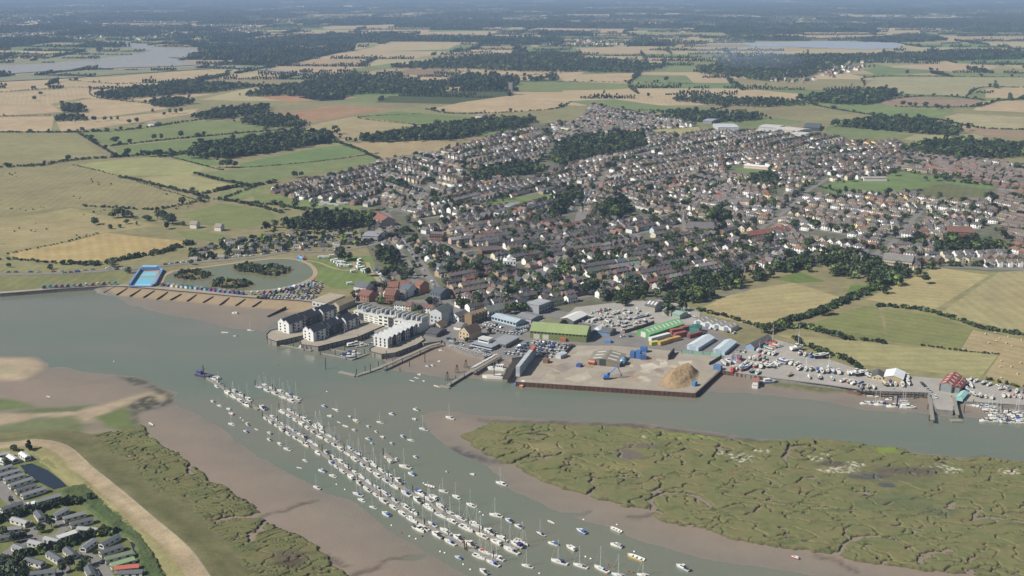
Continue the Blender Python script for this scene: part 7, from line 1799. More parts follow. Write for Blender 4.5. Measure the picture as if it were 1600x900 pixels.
# moored singly
MOOR = [  # x, y, kind, scale, hull, cover
    (332, 628, 'M', .62, None, None), (343, 635, 'S', .6, None, None), (357, 640, 'M', .6, None, None), (361, 648, 'M', .75, 'red', 'white'), (362, 664, 'S', .75, None, None), (387, 664, 'M', .75, None, None), (384, 675.5, 'M', .7, 'blue', 'blue'), (400, 672, 'D', 1, 'grey', None), (421, 678, 'M', .7, 'grey', 'grey'), (421, 688, 'M', .7, None, None),
    (437, 695, 'S', .75, 'yellow', 'white'), (449, 703, 'S', .8, None, None), (477, 721, 'S', .65, None, None), (467, 732, 'D', 1, 'grey', None), (503, 737, 'M', .8, None, None), (520, 745, 'S', .75, None, None), (495, 763, 'S', .75, None, None), (559, 774, 'S', .95, 'pale blue', 'blue'), (565, 783, 'S', .75, None, None), (583, 794, 'S', .65, None, None), (603, 805, 'M', .95, 'white', 'blue'),
    (716, 873, 'M', .7, 'blue', 'blue'), (756, 895, 'M', .95, None, None), (506, 636, 'M', .75, 'blue', 'blue'), (526, 642, 'S', .65, None, None), (522, 640, 'D', 1, 'white', None), (515, 651, 'M', .6, None, 'white'), (546, 652, 'M', .55, 'black', 'white'), (529, 661, 'D', 1, 'red', None), (539, 667, 'D', 1.4, 'yellow', None), (556, 659, 'S', .85, 'yellow', 'white'), (553, 673, 'M', .6, None, None),
    (575, 667, 'M', .55, None, None), (594, 661, 'S', .7, None, None), (588, 675.5, 'M', .55, None, None), (597, 684, 'M', .6, 'brown', 'white'), (612, 648, 'M', .7, None, None), (629, 683, 'M', .7, 'pale blue', 'blue'), (575, 687, 'M', .65, None, None), (581, 694, 'M', .5, 'blue', 'blue'), (612, 694, 'M', .6, 'green', 'green'), (642, 689, 'S', .65, None, None), (650, 641, 'M', .75, None, None), (647, 656, 'M', .6, 'grey', None),
    (662, 672, 'S', .9, 'pale blue', 'red'), (703, 654, 'S', .9, None, None), (633, 731, 'S', 1.1, None, None), (649, 715, 'M', .6, None, None), (643, 742, 'M', .85, None, None), (670, 761, 'D', 1.9, 'black', None), (698, 738, 'M', .4, 'blue', 'blue'), (693, 769, 'S', .8, None, None), (713, 778, 'S', .85, None, None), (738, 742, 'M', .5, None, 'white'), (783, 757, 'S', .95, None, None), (736, 791, 'S', .9, None, None), (775, 807, 'S', 1.0, None, None),
    (795, 815, 'M', .85, 'pale blue', 'navy'), (810, 824, 'M', .8, None, None), (845, 836, 'S', .8, 'black', 'navy'), (864, 851, 'M', .85, 'white', 'blue'), (860, 817, 'D', 1.3, 'red', None), (908, 832, 'M', 1.0, 'blue', None), (962, 829, 'D', 2.0, 'white', None), (892, 858, 'M', 1.0, 'cream', None), (963, 854, 'M', 1.0, None, None), (993, 873, 'D', 2.6, 'yellow', None), (1067, 889, 'M', 1.15, None, None), (824, 886, 'S', .8, None, None),
    (874, 880, 'S', 1.15, None, None), (907, 886, 'S', 1.0, None, None), (940, 891, 'S', 1.15, None, 'blue'), (968, 902, 'S', 1.1, 'pale blue', None), (1006, 901, 'S', .9, None, None), (367, 490, 'M', .8, None, 'white'), (392, 517, 'S', .8, None, None), (351, 520.5, 'D', 1.6, 'cream', None), (368, 526, 'M', .6, 'grey', None), (668, 573, 'M', .55, None, None), (676, 571.5, 'M', .5, None, None), (655, 586, 'M', .5, None, None), (650, 591.5, 'D', 1.1, 'red', None),
    (643, 596, 'D', 1.2, 'black', None), (662, 596, 'M', .4, None, 'white'), (690, 548, 'S', .6, None, None), (682, 605, 'D', 1.6, 'red', None), (686, 565, 'M', .4, None, None), (1242, 872, 'M', .6, 'red', 'white'), (235, 664, 'D', 1.6, 'black', None), (75, 621, 'D', 1.2, 'black', None)]
mo = []
for (x, y, k, s, hc, cc) in MOOR:
    zz = FLOAT_Z
    for P in (mud_polys[0], mud_polys[1], mud_polys[2], mud_polys[4]):
        d = sdist(GP(P, MZ), *[np.array([c]) for c in G(x, y, -3)])[0]
        if d > 0: zz = max(zz, MZ + .8 * (1 - math.exp(-d / 45)) + .1)
    X0, Y0 = G(x, y, zz); rz = 2.45 + random.uniform(-.22, .22)
    if y < 560: rz = 2.9
    o, d = {'S': sailing_boat, 'M': motor_boat, 'D': dinghy}[k](X0, Y0, zz, rz, s * (.86 if k == 'M' else .9 if k == 'S' else .8), hc, *([cc] if k != 'D' else []))
    if k != 'D' or True: o['group'] = 'boats on single moorings'
    mo.append((o, X0, Y0, d))
WLM = {'dark workboat': G(330, 590, -3), 'tiny mid-river pontoon': G(609, 715, -3), 'lower pontoon ends': G(800, 870, -3), 'head of the long jetty': G(550, 585, -3), 'yacht club jetty head': G(695, 605, -3), 'muddy tip of the marsh': G(720, 680, -3), 'upper pontoon ends': G(420, 645, -3), 'middle of the lower pontoon': G(600, 768, -3), 'beach groynes': G(300, 465, -2), 'foreground mud edge': G(900, 890, -3)}
rank_labels(mo, '{d} moored alone, {n} from the {a}', WLM)
# mooring buoys
bl = []
BUOY = mb_mesh(lambda m: [m.rod((0, 0, -.2 + .25 * i), (0, 0, .05 + .25 * i), (.35, .55, .5)[i], (.55, .5, .1)[i], 7) for i in range(3)], 'float', M_GLOSS)
BRING = mb_mesh(lambda m: m.rod((0, 0, .5), (0, 0, .85), .08, .08, 5), 'ring', M_TIMBER)
for x, y, c in [(178, 565, 'white'), (434, 571, 'red'), (511, 612, 'white'), (627, 833, 'red'), (640, 838, 'white'), (660, 838, 'black'), (650, 842, 'white'), (688, 862, 'white'), (695, 864, 'white'), (724, 882, 'white'), (735, 890, 'white'), (950, 883, 'red'), (958, 887, 'red'), (949, 897, 'red'), (981, 893, 'red'), (989, 895, 'red'), (915, 870, 'white'), (923, 873, 'white'), (991, 862, 'white'), (843, 896, 'white'), (526, 757, 'white'), (539, 765, 'white'), (612, 821, 'white'), (750, 800, 'white'), (755, 805, 'white'), (912, 812, 'white'), (964, 820, 'white'), (662, 755, 'white'), (376, 653, 'white'), (380, 657, 'white')]:
    o = thing('mooring_buoy', None, 'buoy', (*G(x, y, -3), -3.0), 0, 'mooring buoys'); put('float', BUOY, o, HULLC[c]); put('ring', BRING, o); bl.append((o, *G(x, y, -3), '%s mooring buoy' % c))
rank_labels(bl, '{d} in open water, {n} out from the {a}', WLM)
# dark workboat at the pontoon end, houseboat, old hulls
def barge(label, px, rz, L, B, hc, house=None, name='workboat', z=FLOAT_Z, deck=(.12, .10, .09), hc2=(.6, .6, .58), mast=0):
    o = thing(name, label, 'boat', (*G(*px, z), z), rz)
    mb = MB(); mb.prism([(-L / 2, -B * .4), (-L * .42, -B / 2), (L * .3, -B / 2), (L / 2, -B * .12), (L / 2, B * .12), (L * .3, B / 2), (-L * .42, B / 2), (-L / 2, B * .4)], -.6, 1.5); mb.build('hull', M_GLOSS, o, hc)
    mb = MB(); mb.prism([(-L * .46, -B * .4), (L * .3, -B * .42), (L * .44, 0), (L * .3, B * .42), (-L * .46, B * .4)], 1.503, 1.56); mb.build('deck', M_TINT, o, deck)
    if house:
        x0, x1, w, h = house; mb = MB(); mb.box(x0, x1, -w / 2, w / 2, 1.563, 1.56 + h); c = mb.build('deckhouse', M_TINT, o, hc2); mb = MB(); mb.box(x0 - .3, x1 + .3, -w / 2 - .3, w / 2 + .3, 1.56 + h + .003, 1.8 + h); mb.build('roof', M_TINT, c, (.33, .14, .10) if name == 'houseboat' else hc2)
        for i in range(3): xx = x0 + (x1 - x0) * (i + .5) / 3; mb = MB(); mb.box(xx - .5, xx + .5, -w / 2 - .05, w / 2 + .05, 1.56 + h * .45, 1.56 + h * .85); mb.build('window', M_GLASS, c)
    if mast: mb = MB(); mb.rod((0, 0, 1.5), (0, 0, mast), .4, .3, 6); mb.rod((0, -.9, mast * .75), (0, .9, mast * .75), .2, .2, 4); mb.box(-.9, .9, -.9, .9, mast * .6, mast * .64); mb.build('mast', M_TINT, o, (.12, .12, .13))
    return o
barge('dark workboat with a lattice post at the end of the pontoon', (318, 588), -.5, 13, 6, (.05, .05, .09), (-5, -1, 3.4, 2.4), mast=9, hc2=(.10, .10, .22), deck=(.10, .08, .12))
barge('white houseboat with a red roof on the boatyard mud', (1181, 602), 1.25, 11, 4.4, (.60, .58, .55), (-4, 3.4, 3.4, 2.4), 'houseboat', -2.3)
barge('white old fishing boat with green stripe behind the dark jetty', (776, 577), 2.9, 15, 4.6, (.62, .64, .60), (-5, 0, 3, 2.2), 'fishing_boat', -2.5, (.5, .5, .46), mast=9); barge('long pale smack lying on the mud beside the dark jetty', (772, 590), 3.0, 17, 4.4, (.60, .58, .53), (-5, -1, 2.4, 1), 'fishing_boat', -2.7, (.46, .43, .37), mast=13)
barge('small orange and white pilot boat below the quay corner', (817, 603), 1.2, 8, 3, (.52, .12, .05), (-1, 1.6, 2, 1.8), 'pilot_boat', deck=(.5, .5, .48), hc2=(.6, .6, .58))
barge('long low blue barge moored along the quay wall', (841, 604), -.1, 36, 3.6, (.08, .18, .36), None, 'barge', -3.9, (.16, .2, .26)); barge('old brown barge hull rotting on the boatyard mud', (1334, 616), -.6, 10, 3, (.15, .10, .07), None, 'hulk', -2.8, (.14, .09, .06))
barge('dark hull lying against the boatyard wall', (1200, 598), .15, 13, 4, (.14, .16, .2), (-3, 1, 2.4, 1.4), 'fishing_boat', -2.3, (.34, .34, .34))
# marina basin boats
ml = []
for (x, y, k, s, rz) in [(555, 523, 'M', 1.3, .2), (567, 524, 'M', 1.1, -.4), (576, 526, 'M', 1.0, -.5), (586, 527, 'M', 1.0, -.5), (551, 541, 'M', 1.3, .5), (557, 540, 'M', 1.5, .4), (565, 542, 'M', 1.2, .4), (581, 539, 'M', .8, .5), (586, 538, 'M', .8, .5), (537, 532, 'S', 1.2, .4), (506, 542, 'S', 1.1, .4), (476, 545, 'M', 1.2, -.25), (545, 559, 'M', 1.5, -.2), (553, 555, 'M', 1.4, -.2), (548, 537, 'M', .9, .3), (466, 530, 'D', 1.6, .3), (472, 529, 'D', 1.4, .3)]:
    o, d = {'S': sailing_boat, 'M': motor_boat, 'D': dinghy}[k](*G(x, y, FLOAT_Z), FLOAT_Z, rz, s); o['group'] = 'boats in the marina basin'; ml.append((o, *G(x, y, -3), d))
rank_labels(ml, '{d}, {n} boat out from the {a}', {'gabled terrace pier': G(590, 550), 'inner stone pier tip': G(480, 540), 'marina deck': G(575, 515)})
# right-hand berths
ml = []
for (x, y, k, s) in [(1352, 632, 'M', 1.1), (1366, 633, 'S', 1.0), (1373, 629, 'S', 1.0), (1376, 634, 'M', 1.3), (1391, 626, 'M', 1.0), (1396, 637, 'M', 1.4), (1409, 628, 'S', 1.1), (1412, 632, 'S', 1.1), (1418, 639, 'M', 1.6), (1364, 621, 'D', 2), (1517, 634, 'M', 1.0), (1526, 635, 'M', .9), (1533, 636, 'M', 1.0), (1538, 637, 'M', .9), (1597, 633, 'M', 1.2)] + \
        [(1548 + 4 * i + dx, 637 + 4.6 * i, 'M' if (i + dx) % 3 else 'S', 1.15) for i in range(5) for dx in (0, -7)] + [(1577 + 6 * i, 647 + 3.0 * i, 'M', 1.2) for i in range(4)] + [(1540 + 14 * i, 659 + .8 * i, 'M', 1.25) for i in range(5)] + [(1585 + 7 * i, 645 + i, 'S', 1) for i in range(4)]:
    zz = FLOAT_Z + (.5 if y < 640 and x > 1500 else 0)
    o, d = {'S': sailing_boat, 'M': motor_boat, 'D': dinghy}[k](*G(x, y, zz), zz, random.choice((-.1, 3.04)) + random.uniform(-.1, .1), s * .85, *(['white'] if random.random() < .8 else [])); o['group'] = 'boats at the boatyard pontoons'; ml.append((o, *G(x, y, -3), d))
rank_labels(ml, '{d}, {n} from the {a}', {'short boat pontoon': G(1398, 632), 'pontoon at the right edge': G(1568, 655), 'red boathouse slip': G(1500, 630)})
# boats ashore: rows in the yards
CRADLE = mb_mesh(lambda m: [m.box(x - .12, x + .12, -1.2, 1.2, -1.1, .1) for x in (-2, 1.8)] + [m.box(-2.3, 2.2, -.2, .2, -1.1, -.5)], 'cradle', M_TINT)
COVER = mb_mesh(lambda m: (m.slab((-4, -1.35, 1.05), (3.4, -.9, 1.1), (3.2, 0, 1.9), (-4, 0, 1.9), .1), m.slab((-4, 0, 1.9), (3.2, 0, 1.9), (3.4, .9, 1.1), (-4, 1.35, 1.05), .1)), 'cover', M_TINT)
def ashore(x, y, z, rz, s, mast=None):
    hc = random.choices(('white', 'cream', 'navy', 'pale blue', 'blue', 'grey', 'red', 'black'), (62, 7, 8, 6, 6, 6, 3, 3))[0]; sail = random.random() < .62
    o = thing('laid_up_boat', None, 'boat', (x, y, z + 1.1 * s), rz, 'boats laid up ashore'); o.scale = (s, s, s)
    put('hull', H_SAIL if sail else H_MOTOR, o, HULLC[hc]); put('cradle', CRADLE, o, (.16, .14, .12)); t = 'bare'
    r = random.random()
    if r < .3:
        cc = random.choice(list(CANV)); put('cover', COVER, o, CANV[cc]); t = '%s covered' % cc
    else: put('cabin', S_CABIN if sail else M_CABIN, o)
    if (mast if mast is not None else random.random() < .07): put('mast', S_MAST, o)
    return o, '%s %s %s on a cradle' % (t, hc, 'yacht' if sail else 'cruiser')
al = []
def yard_row(pts, pitch, s0, s1, z=.3, turn=1.57, prob=.92, jit=1.0):
    ln = smooth_line(GP(pts), .5); last = ln[0] - 99
    for i in range(1, len(ln)):
        if np.linalg.norm(ln[i] - last) < pitch: continue
        last = ln[i]
        if random.random() > prob: continue
        d = ln[i] - ln[i - 1]; s = random.uniform(s0, s1)
        o, t = ashore(ln[i][0] + random.uniform(-.5, .5) * jit, ln[i][1] + random.uniform(-1, 1) * jit, z, math.atan2(d[1], d[0]) + turn + random.uniform(-.15, .15) * jit + (math.pi if random.random() < .3 else 0), s); al.append((o, ln[i][0], ln[i][1], t))
for pts in ([(1173, 582), (1190, 585)], [(1232, 588), (1254, 591)], [(1262, 591), (1302, 594)], [(1248, 577), (1285, 582), (1332, 586)], [(1212, 564), (1250, 572)], [(1165, 570), (1195, 575), (1225, 566)], [(1170, 561), (1205, 565)], [(1158, 574), (1172, 577)], [(1248, 555), (1277, 559)], [(1200, 546), (1217, 540)], [(1318, 596), (1345, 604)], [(1372, 588), (1352, 590)], [(1380, 602), (1412, 604)],
            [(1185, 551), (1215, 556)], [(1130, 570), (1160, 567)], [(1148, 575), (1165, 580)], [(1190, 570), (1210, 575)], [(1285, 576), (1300, 578)]): yard_row(pts, 3.6, .75, 1.1)
yard_row([(1416, 590), (1418, 603)], 3.3, .8, 1, turn=.1); yard_row([(1504, 603), (1510, 610), (1520, 618)], 3.4, .7, .95, turn=.2); yard_row([(1513, 599), (1518, 606)], 3.4, .7, .95, turn=.2); yard_row([(1531, 621), (1552, 624)], 3.2, .6, .85); yard_row([(1566, 620), (1600, 623), (1640, 630)], 3.2, .6, .85)
yard_row([(1515, 595), (1545, 603), (1568, 611)], 4.2, .7, .95); yard_row([(1574, 611), (1598, 615)], 4.2, .6, .9); yard_row([(1345, 607), (1370, 609)], 4, .7, .9)
for x, y, s in ((1283, 560, 1.5), (1245, 548, 1.5), (1205, 541, 1.3), (1345, 587, 1.4), (1338, 586, 1.3)):
    o, t = ashore(*G(x, y), .3, random.uniform(0, .6), s, x == 1245 or x == 1205); al.append((o, *G(x, y), t))
# packed store behind the warehouses
for pts in ([(905, 502), (925, 492), (950, 484)], [(918, 506), (945, 495), (975, 484)], [(935, 509), (965, 497), (1000, 487)], [(950, 513), (985, 500), (1010, 493)], [(970, 515), (1000, 505), (1018, 500)], [(1040, 480), (1060, 488), (1085, 497)], [(1052, 484), (1080, 493)]): yard_row(pts, 3.5, .5, .95, .28, .3, .9, 5)
rank_labels(al[:298], '{d}, {n} from the {a}', {'white boat shed': G(1395, 598), 'red boathouse': G(1480, 612), 'pale blue sheds': G(1120, 550), 'boat store wall': G(990, 515), 'white roofed warehouse': G(895, 500), 'low blue office hut': G(1150, 565), 'small cream cottage': G(1370, 594), 'four joined workshops': G(1110, 512)})

# ------------------------------------------------------------------ cars
def f_car(m):
    m.prism([(-2.1, -.85), (-1.9, -.9), (1.8, -.9), (2.15, -.7), (2.15, .7), (1.8, .9), (-1.9, .9), (-2.1, .85)], .3, .85, 0)
    b = [(-1.9, -.8, .85), (1.1, -.8, .85), (1.1, .8, .85), (-1.9, .8, .85)]; t = [(-1.5, -.66, 1.42), (.35, -.66, 1.42), (.35, .66, 1.42), (-1.5, .66, 1.42)]
    for i in range(4): m.face([b[i], b[(i + 1) % 4], t[(i + 1) % 4], t[i]], 1)
    m.face(t, 0)
    for x in (-1.3, 1.35):
        for s in (-.92, .92): m.rod((x, s - .1, .33), (x, s + .1, .33), .33, .33, 8, 2)
M_TYRE = material('tyre', (.02, .02, .02), rough=.8, var=.05)
CAR = mb_mesh(f_car, 'car', [M_GLOSS, M_GLASS, M_TYRE])
def f_van(m):
    m.prism([(-2.5, -.95), (1.6, -.95), (2.5, -.85), (2.5, .85), (1.6, .95), (-2.5, .95)], .35, 1.2, 0); m.box(-2.5, 1.1, -.95, .95, 1.203, 2.1, 0); m.face([(1.1, -.9, 2.1), (1.75, -.9, 1.2), (1.75, .9, 1.2), (1.1, .9, 2.1)], 1)
    for x in (-1.6, 1.6):
        for s in (-.96, .96): m.rod((x, s - .1, .36), (x, s + .1, .36), .36, .36, 8, 2)
VAN = mb_mesh(f_van, 'van', [M_GLOSS, M_GLASS, M_TYRE])
CARC = {'white': (.66, .66, .65), 'silver': (.42, .43, .44), 'dark grey': (.10, .10, .11), 'black': (.025, .025, .028), 'blue': (.05, .12, .34), 'red': (.28, .05, .05), 'pale blue': (.25, .36, .46), 'green': (.05, .16, .09)}
CARS = []
def car(x, y, z, rz):
    van = random.random() < .08; cn = random.choices(list(CARC), (30, 28, 14, 10, 9, 3, 8, 1))[0]
    CARS.append((x, y, z, rz, van, cn))
def car_row(pts, pitch=2.8, z=.34, turn=1.57, prob=.85, w=0.0):
    ln = smooth_line(GP(pts), .4); last = ln[0] - 99
    for i in range(1, len(ln)):
        if np.linalg.norm(ln[i] - last) < pitch: continue
        last = ln[i]
        if random.random() > prob: continue
        d = ln[i] - ln[i - 1]; car(ln[i][0] + random.uniform(-w, w), ln[i][1] + random.uniform(-w, w), z, math.atan2(d[1], d[0]) + turn + random.uniform(-.06, .06) + (math.pi if random.random() < .5 else 0))
for k in range(5): t = k / 4; car_row([(800 + 38 * (1 - t) - 12, 553 - 17 * (1 - t)), (862 + 34 * (1 - t), 559 - 17 * (1 - t))], 2.9)
for k in range(3): car_row([(812 + 10 * k, 541 - 4 * k), (880 + 8 * k, 551 - 4.4 * k)], 2.9, prob=.75)
car_row([(745, 511), (778, 518)], prob=.9); car_row([(756, 507), (785, 513)], prob=.9); car_row([(780, 520), (815, 523)], prob=.9); car_row([(800, 519), (845, 505), (855, 500)], 2.7, prob=.95); car_row([(806, 523), (850, 508)], 2.7, prob=.9); car_row([(690, 520), (700, 528)], 5, turn=0)
car_row([(706, 536), (735, 545), (765, 553)], 5, turn=.6, prob=.8); car_row([(700, 530), (720, 538)], 4, prob=.7); car_row([(1100, 512), (1150, 522)], 5, z=.34, prob=.6); car_row([(1088, 519), (1102, 522)], 3.2); car_row([(935, 516), (968, 519)], 5, prob=.5, turn=.3); car_row([(972, 527), (990, 527)], 6, prob=.6, turn=.4)
car_row([(1130, 546), (1168, 552)], 4, prob=.5); car_row([(1340, 583), (1380, 585)], 4, z=.34, prob=.5); car_row([(1440, 600), (1462, 622)], 5, prob=.5, turn=0); car_row([(1512, 593), (1575, 607)], 5, prob=.5, turn=0)
car_row([(0, 426), (100, 424.5), (190, 418)], 7, z=.26, turn=0, prob=.6); car_row([(258, 414), (330, 405), (400, 399), (450, 391)], 5.6, z=.26, turn=0, prob=.85); car_row([(100, 427), (195, 421)], 6, z=.26, turn=0, prob=.5); car_row([(450, 391), (520, 391), (560, 385)], 7, z=.26, turn=0, prob=.7)
car_row([(618, 350), (640, 392), (668, 432), (690, 464)], 9, z=.26, turn=0, prob=.7); car_row([(908, 330), (915, 312), (924, 300)], 6, z=.26, turn=0, prob=.9); car_row([(914, 330), (921, 312), (930, 300)], 6, z=.26, turn=0, prob=.9); car_row([(585, 420), (600, 438), (606, 444)], 4, z=.26, turn=.8, prob=.8)
N_YARD = len(CARS)
# seafront car field
for k in range(9):
    t = k / 8; car_row([(402 + 56 * t, 465.5 - 17 * t), (492 + 12 * t, 468 - 25 * t)], 2.9, z=.26, prob=.93 - .25 * (k % 3 == 2), w=.4)
for cx, cy in [(208 / 4, 790), (43, 790), (110, 837), (152, 864), (162, 879), (22, 838)]: car(*G(cx if cx < 300 else cx / 4, cy, LZ), LZ + .05, random.uniform(0, 3))
CARS.sort(key=lambda c: math.hypot(c[0], c[1]))
cl = []
for (x, y, z, rz, van, cn) in CARS[:298]:
    o = put('van' if van else 'car', VAN if van else CAR, None, CARC[cn], (x, y, z), rz); tag(o, None, 'van' if van else 'car', 'vehicles parked round the harbour')
    cl.append((o, x, y, '%s %s' % (cn, 'van' if van else 'car')))
rank_labels(cl, '{d} parked {n} from the {a}', {'quay car park hut': G(872, 560), 'olive green warehouse front': G(860, 532), 'brown three storey flats': G(750, 506), 'pale blue rounded shed': G(805, 512), 'yacht club': G(750, 548), 'seafront cafe': G(490, 470), 'camp corner': G(590, 440), 'joined workshops': G(1110, 516), 'long main road': G(660, 420), 'red boathouse': G(1470, 612), 'caravan hedge': G(60, 800), 'lake corner': G(440, 460), 'swimming pool': G(228, 440), 'lake road': G(340, 405), 'pale blue sheds': G(1120, 552)})
if len(CARS) > 298:
    v = np.array(VAN.vertices[0].co); mbv = [tuple(q.co) for q in CAR.vertices]; Vv = []; Ff = []; Cc = []
    fl = [tuple(p.vertices) for p in CAR.polygons]; fm = [p.material_index for p in CAR.polygons]; tl_ = []; tm = []
    for f, m_ in zip(fl, fm):
        for i in range(1, len(f) - 1): tl_.append((f[0], f[i], f[i + 1])); tm.append(m_)
    bv = np.array(mbv); tl_ = np.array(tl_); tm = np.array(tm)
    for i, (x, y, z, rz, van, cn) in enumerate(CARS[298:]):
        c, s = math.cos(rz), math.sin(rz); Vv.append(np.stack([bv[:, 0] * c - bv[:, 1] * s + x, bv[:, 0] * s + bv[:, 1] * c + y, bv[:, 2] + z], 1)); Ff.append(tl_ + i * len(bv)); cc = np.tile(CARC[cn], (len(tl_), 1)); cc[tm == 1] = (.03, .035, .04); cc[tm == 2] = (.02, .02, .02); Cc.append(cc)
    tag(link(bpy.data.objects.new('parked_cars', np_mesh('parked_cars', np.vstack(Vv), np.vstack(Ff), M_ATTRG, np.vstack(Cc))), None, 'stuff'), 'further parked cars along the farther roads and the seafront field', 'cars')

# ------------------------------------------------------------------ static caravans
for name_, pts, w in (('park_road', [(-40, 900), (0, 872), (30, 852), (48, 838), (52, 826), (70, 818), (100, 814)], 6), ('park_road', [(48, 838), (75, 842), (90, 836), (100, 824), (96, 814)], 5), ('park_road', [(-10, 748), (8, 770), (22, 785), (48, 790)], 7), ('park_road', [(120, 868), (140, 872), (158, 890), (172, 912)], 7), ('park_road', [(92, 905), (105, 880), (120, 868)], 6), ('park_road', [(30, 720), (60, 714), (90, 702)], 3)):
    mb = MB(); ribbon(mb, smooth_line(GP(pts, LZ), 4), w, LZ + .02 + .006 * len(bpy.data.objects) % .03); mb.build(name_, M_ASPH, None, None, 'structure')
def caravan_meshes(L, B):
    body = mb_mesh(lambda m: (m.box(-L / 2, L / 2, -B / 2, B / 2, .5, 2.9), m.face([(L / 2, -B / 2, 2.9), (L / 2, B / 2, 2.9), (L / 2, 0, 3.6)]), m.face([(-L / 2, B / 2, 2.9), (-L / 2, -B / 2, 2.9), (-L / 2, 0, 3.6)])), 'body', M_TINT)
    roof = mb_mesh(lambda m: (m.slab((-L / 2 - .2, -B / 2 - .25, 2.85), (L / 2 + .2, -B / 2 - .25, 2.85), (L / 2 + .2, 0, 3.75), (-L / 2 - .2, 0, 3.75), .12), m.slab((-L / 2 - .2, 0, 3.75), (L / 2 + .2, 0, 3.75), (L / 2 + .2, B / 2 + .25, 2.85), (-L / 2 - .2, B / 2 + .25, 2.85), .12)), 'roof', M_SHEET)
    skirt = mb_mesh(lambda m: m.box(-L / 2 + .1, L / 2 - .1, -B / 2 + .1, B / 2 - .1, 0, .49), 'skirt', M_TINT)
    return body, roof, skirt
CVM = {L: caravan_meshes(L, 4.0) for L in (10, 12, 14)}
CWIN = mb_mesh(lambda m: m.box(-.75, .75, -.04, .04, 1.4, 2.4), 'window', M_GLASS); CEND = mb_mesh(lambda m: m.box(-.04, .04, -1.4, 1.4, 1.2, 2.5), 'window', M_GLASS); CDECK = mb_mesh(lambda m: (m.box(-2.2, 2.2, 0, 2.0, .3, .55), m.box(-2.2, 2.2, 1.95, 2.0, .553, 1.4), m.box(-2.2, -2.15, 0, 1.94, .553, 1.4), m.box(2.15, 2.2, 0, 1.94, .553, 1.4)), 'decking', M_DECKW)
CV = [  # centre, axis from-to in the photograph, length, roof, walls
    ((4, 736), (-12, 740, 20, 730), 12, 'grey'), ((13, 743), (-4, 748, 30, 738), 14, 'grey'), ((23, 749), (6, 754, 40, 744), 12, 'grey'), ((33, 757), (16, 762, 50, 751), 14, 'grey'), ((41, 766), (25, 771, 58, 761), 12, 'dark'), ((53, 772.5), (35, 778, 73, 766), 14, 'grey'), ((76, 783), (56, 788, 95, 777), 14, 'grey'), ((19, 795), (2, 800, 36, 789), 12, 'dark'), ((2, 714), (-8, 716, 8, 713), 10, 'pale'), ((20, 719), (14, 714, 27, 723), 10, 'white'), ((39, 715), (34, 711, 45, 719), 10, 'white'), ((1, 722), (-8, 720, 8, 724), 10, 'white'),
    ((62, 809), (57, 801, 68, 816), 10, 'dark'), ((32, 818), (18, 814, 46, 822), 12, 'pale'), ((95, 805), (84, 811, 106, 799), 10, 'grey'), ((117, 810), (104, 814, 134, 806), 12, 'grey'), ((128, 819), (112, 823, 143, 815), 12, 'dark'), ((138, 831), (124, 830, 152, 832), 12, 'pale'), ((14, 831), (-6, 832, 34, 828), 14, 'grey'), ((18, 841), (-4, 844, 36, 837), 14, 'dark'), ((58, 853), (48, 851, 70, 856), 10, 'pale'), ((32, 861), (24, 858, 40, 864), 10, 'grey'), ((82, 848), (76, 846, 90, 850), 10, 'pale'), ((105, 840), (96, 843, 114, 837), 10, 'white'),
    ((139, 855), (130, 862, 149, 848), 11, 'grey'), ((110, 867), (102, 859, 119, 874), 11, 'dark'), ((86, 874), (75, 866, 98, 880), 12, 'dark'), ((55, 882), (41, 879, 70, 887), 12, 'dark'), ((172, 849), (160, 856, 187, 841), 12, 'dark'), ((174, 863), (158, 868, 190, 857), 13, 'dark'), ((186, 873), (166, 878, 205, 868), 14, 'olive'), ((192, 883), (174, 888, 208, 878), 12, 'green'), ((199, 891), (183, 892, 215, 889), 12, 'red'), ((205, 899), (186, 900, 224, 898), 12, 'dark'), ((141, 897), (138, 890, 146, 905), 10, 'dark'), ((68, 899), (50, 900, 84, 896), 12, 'dark')]
RC = {'grey': (.20, .205, .215), 'dark': (.11, .115, .125), 'pale': (.30, .30, .30), 'white': (.58, .58, .57), 'olive': (.17, .20, .13), 'green': (.24, .33, .18), 'red': (.42, .12, .08)}
cl = []
for i, ((cx, cy), (ax, ay, bx, by), L_, rc) in enumerate(CV):
    a = np.array(G(ax, ay, LZ)); b = np.array(G(bx, by, LZ)); c = G(cx, cy + 2, LZ); d = b - a
    o = thing('static_caravan', None, 'caravan', (c[0], c[1], LZ), math.atan2(d[1], d[0]), 'static caravans in the holiday park'); o.scale = (.92, .9, .92)
    body, roof, skirt = CVM[min(CVM, key=lambda k: abs(k - L_))]; Lr = min(CVM, key=lambda k: abs(k - L_))
    put('body', body, o, random.choice(((.62, .61, .55), (.56, .53, .42), (.60, .60, .57), (.46, .47, .42)))); put('roof', roof, o, RC[rc]); put('skirt', skirt, o, (.22, .2, .18))
    for s in (-1, 1):
        for k in range(3): w_ = put('window', CWIN, o, None, ((k - 1) * Lr * .3, s * 2.0, 0))
    put('window', CEND, o, None, (Lr / 2, 0, 0)); put('window', CEND, o, None, (-Lr / 2, 0, 0))
    dk = random.random() < .45
    if dk: put('decking', CDECK, o, None, (Lr * .2, 2.02, 0))
    cl.append((o, c[0], c[1], 'static caravan with a %s roof%s' % (rc, ' and white decking' if dk else '')))
rank_labels(cl, '{d}, {n} caravan out from the {a}', {'dark pond': G(65, 740), 'clipped hedge': G(60, 795), 'middle hedge': G(80, 862), 'reed belt': G(195, 860), 'turning loop': G(70, 832)})
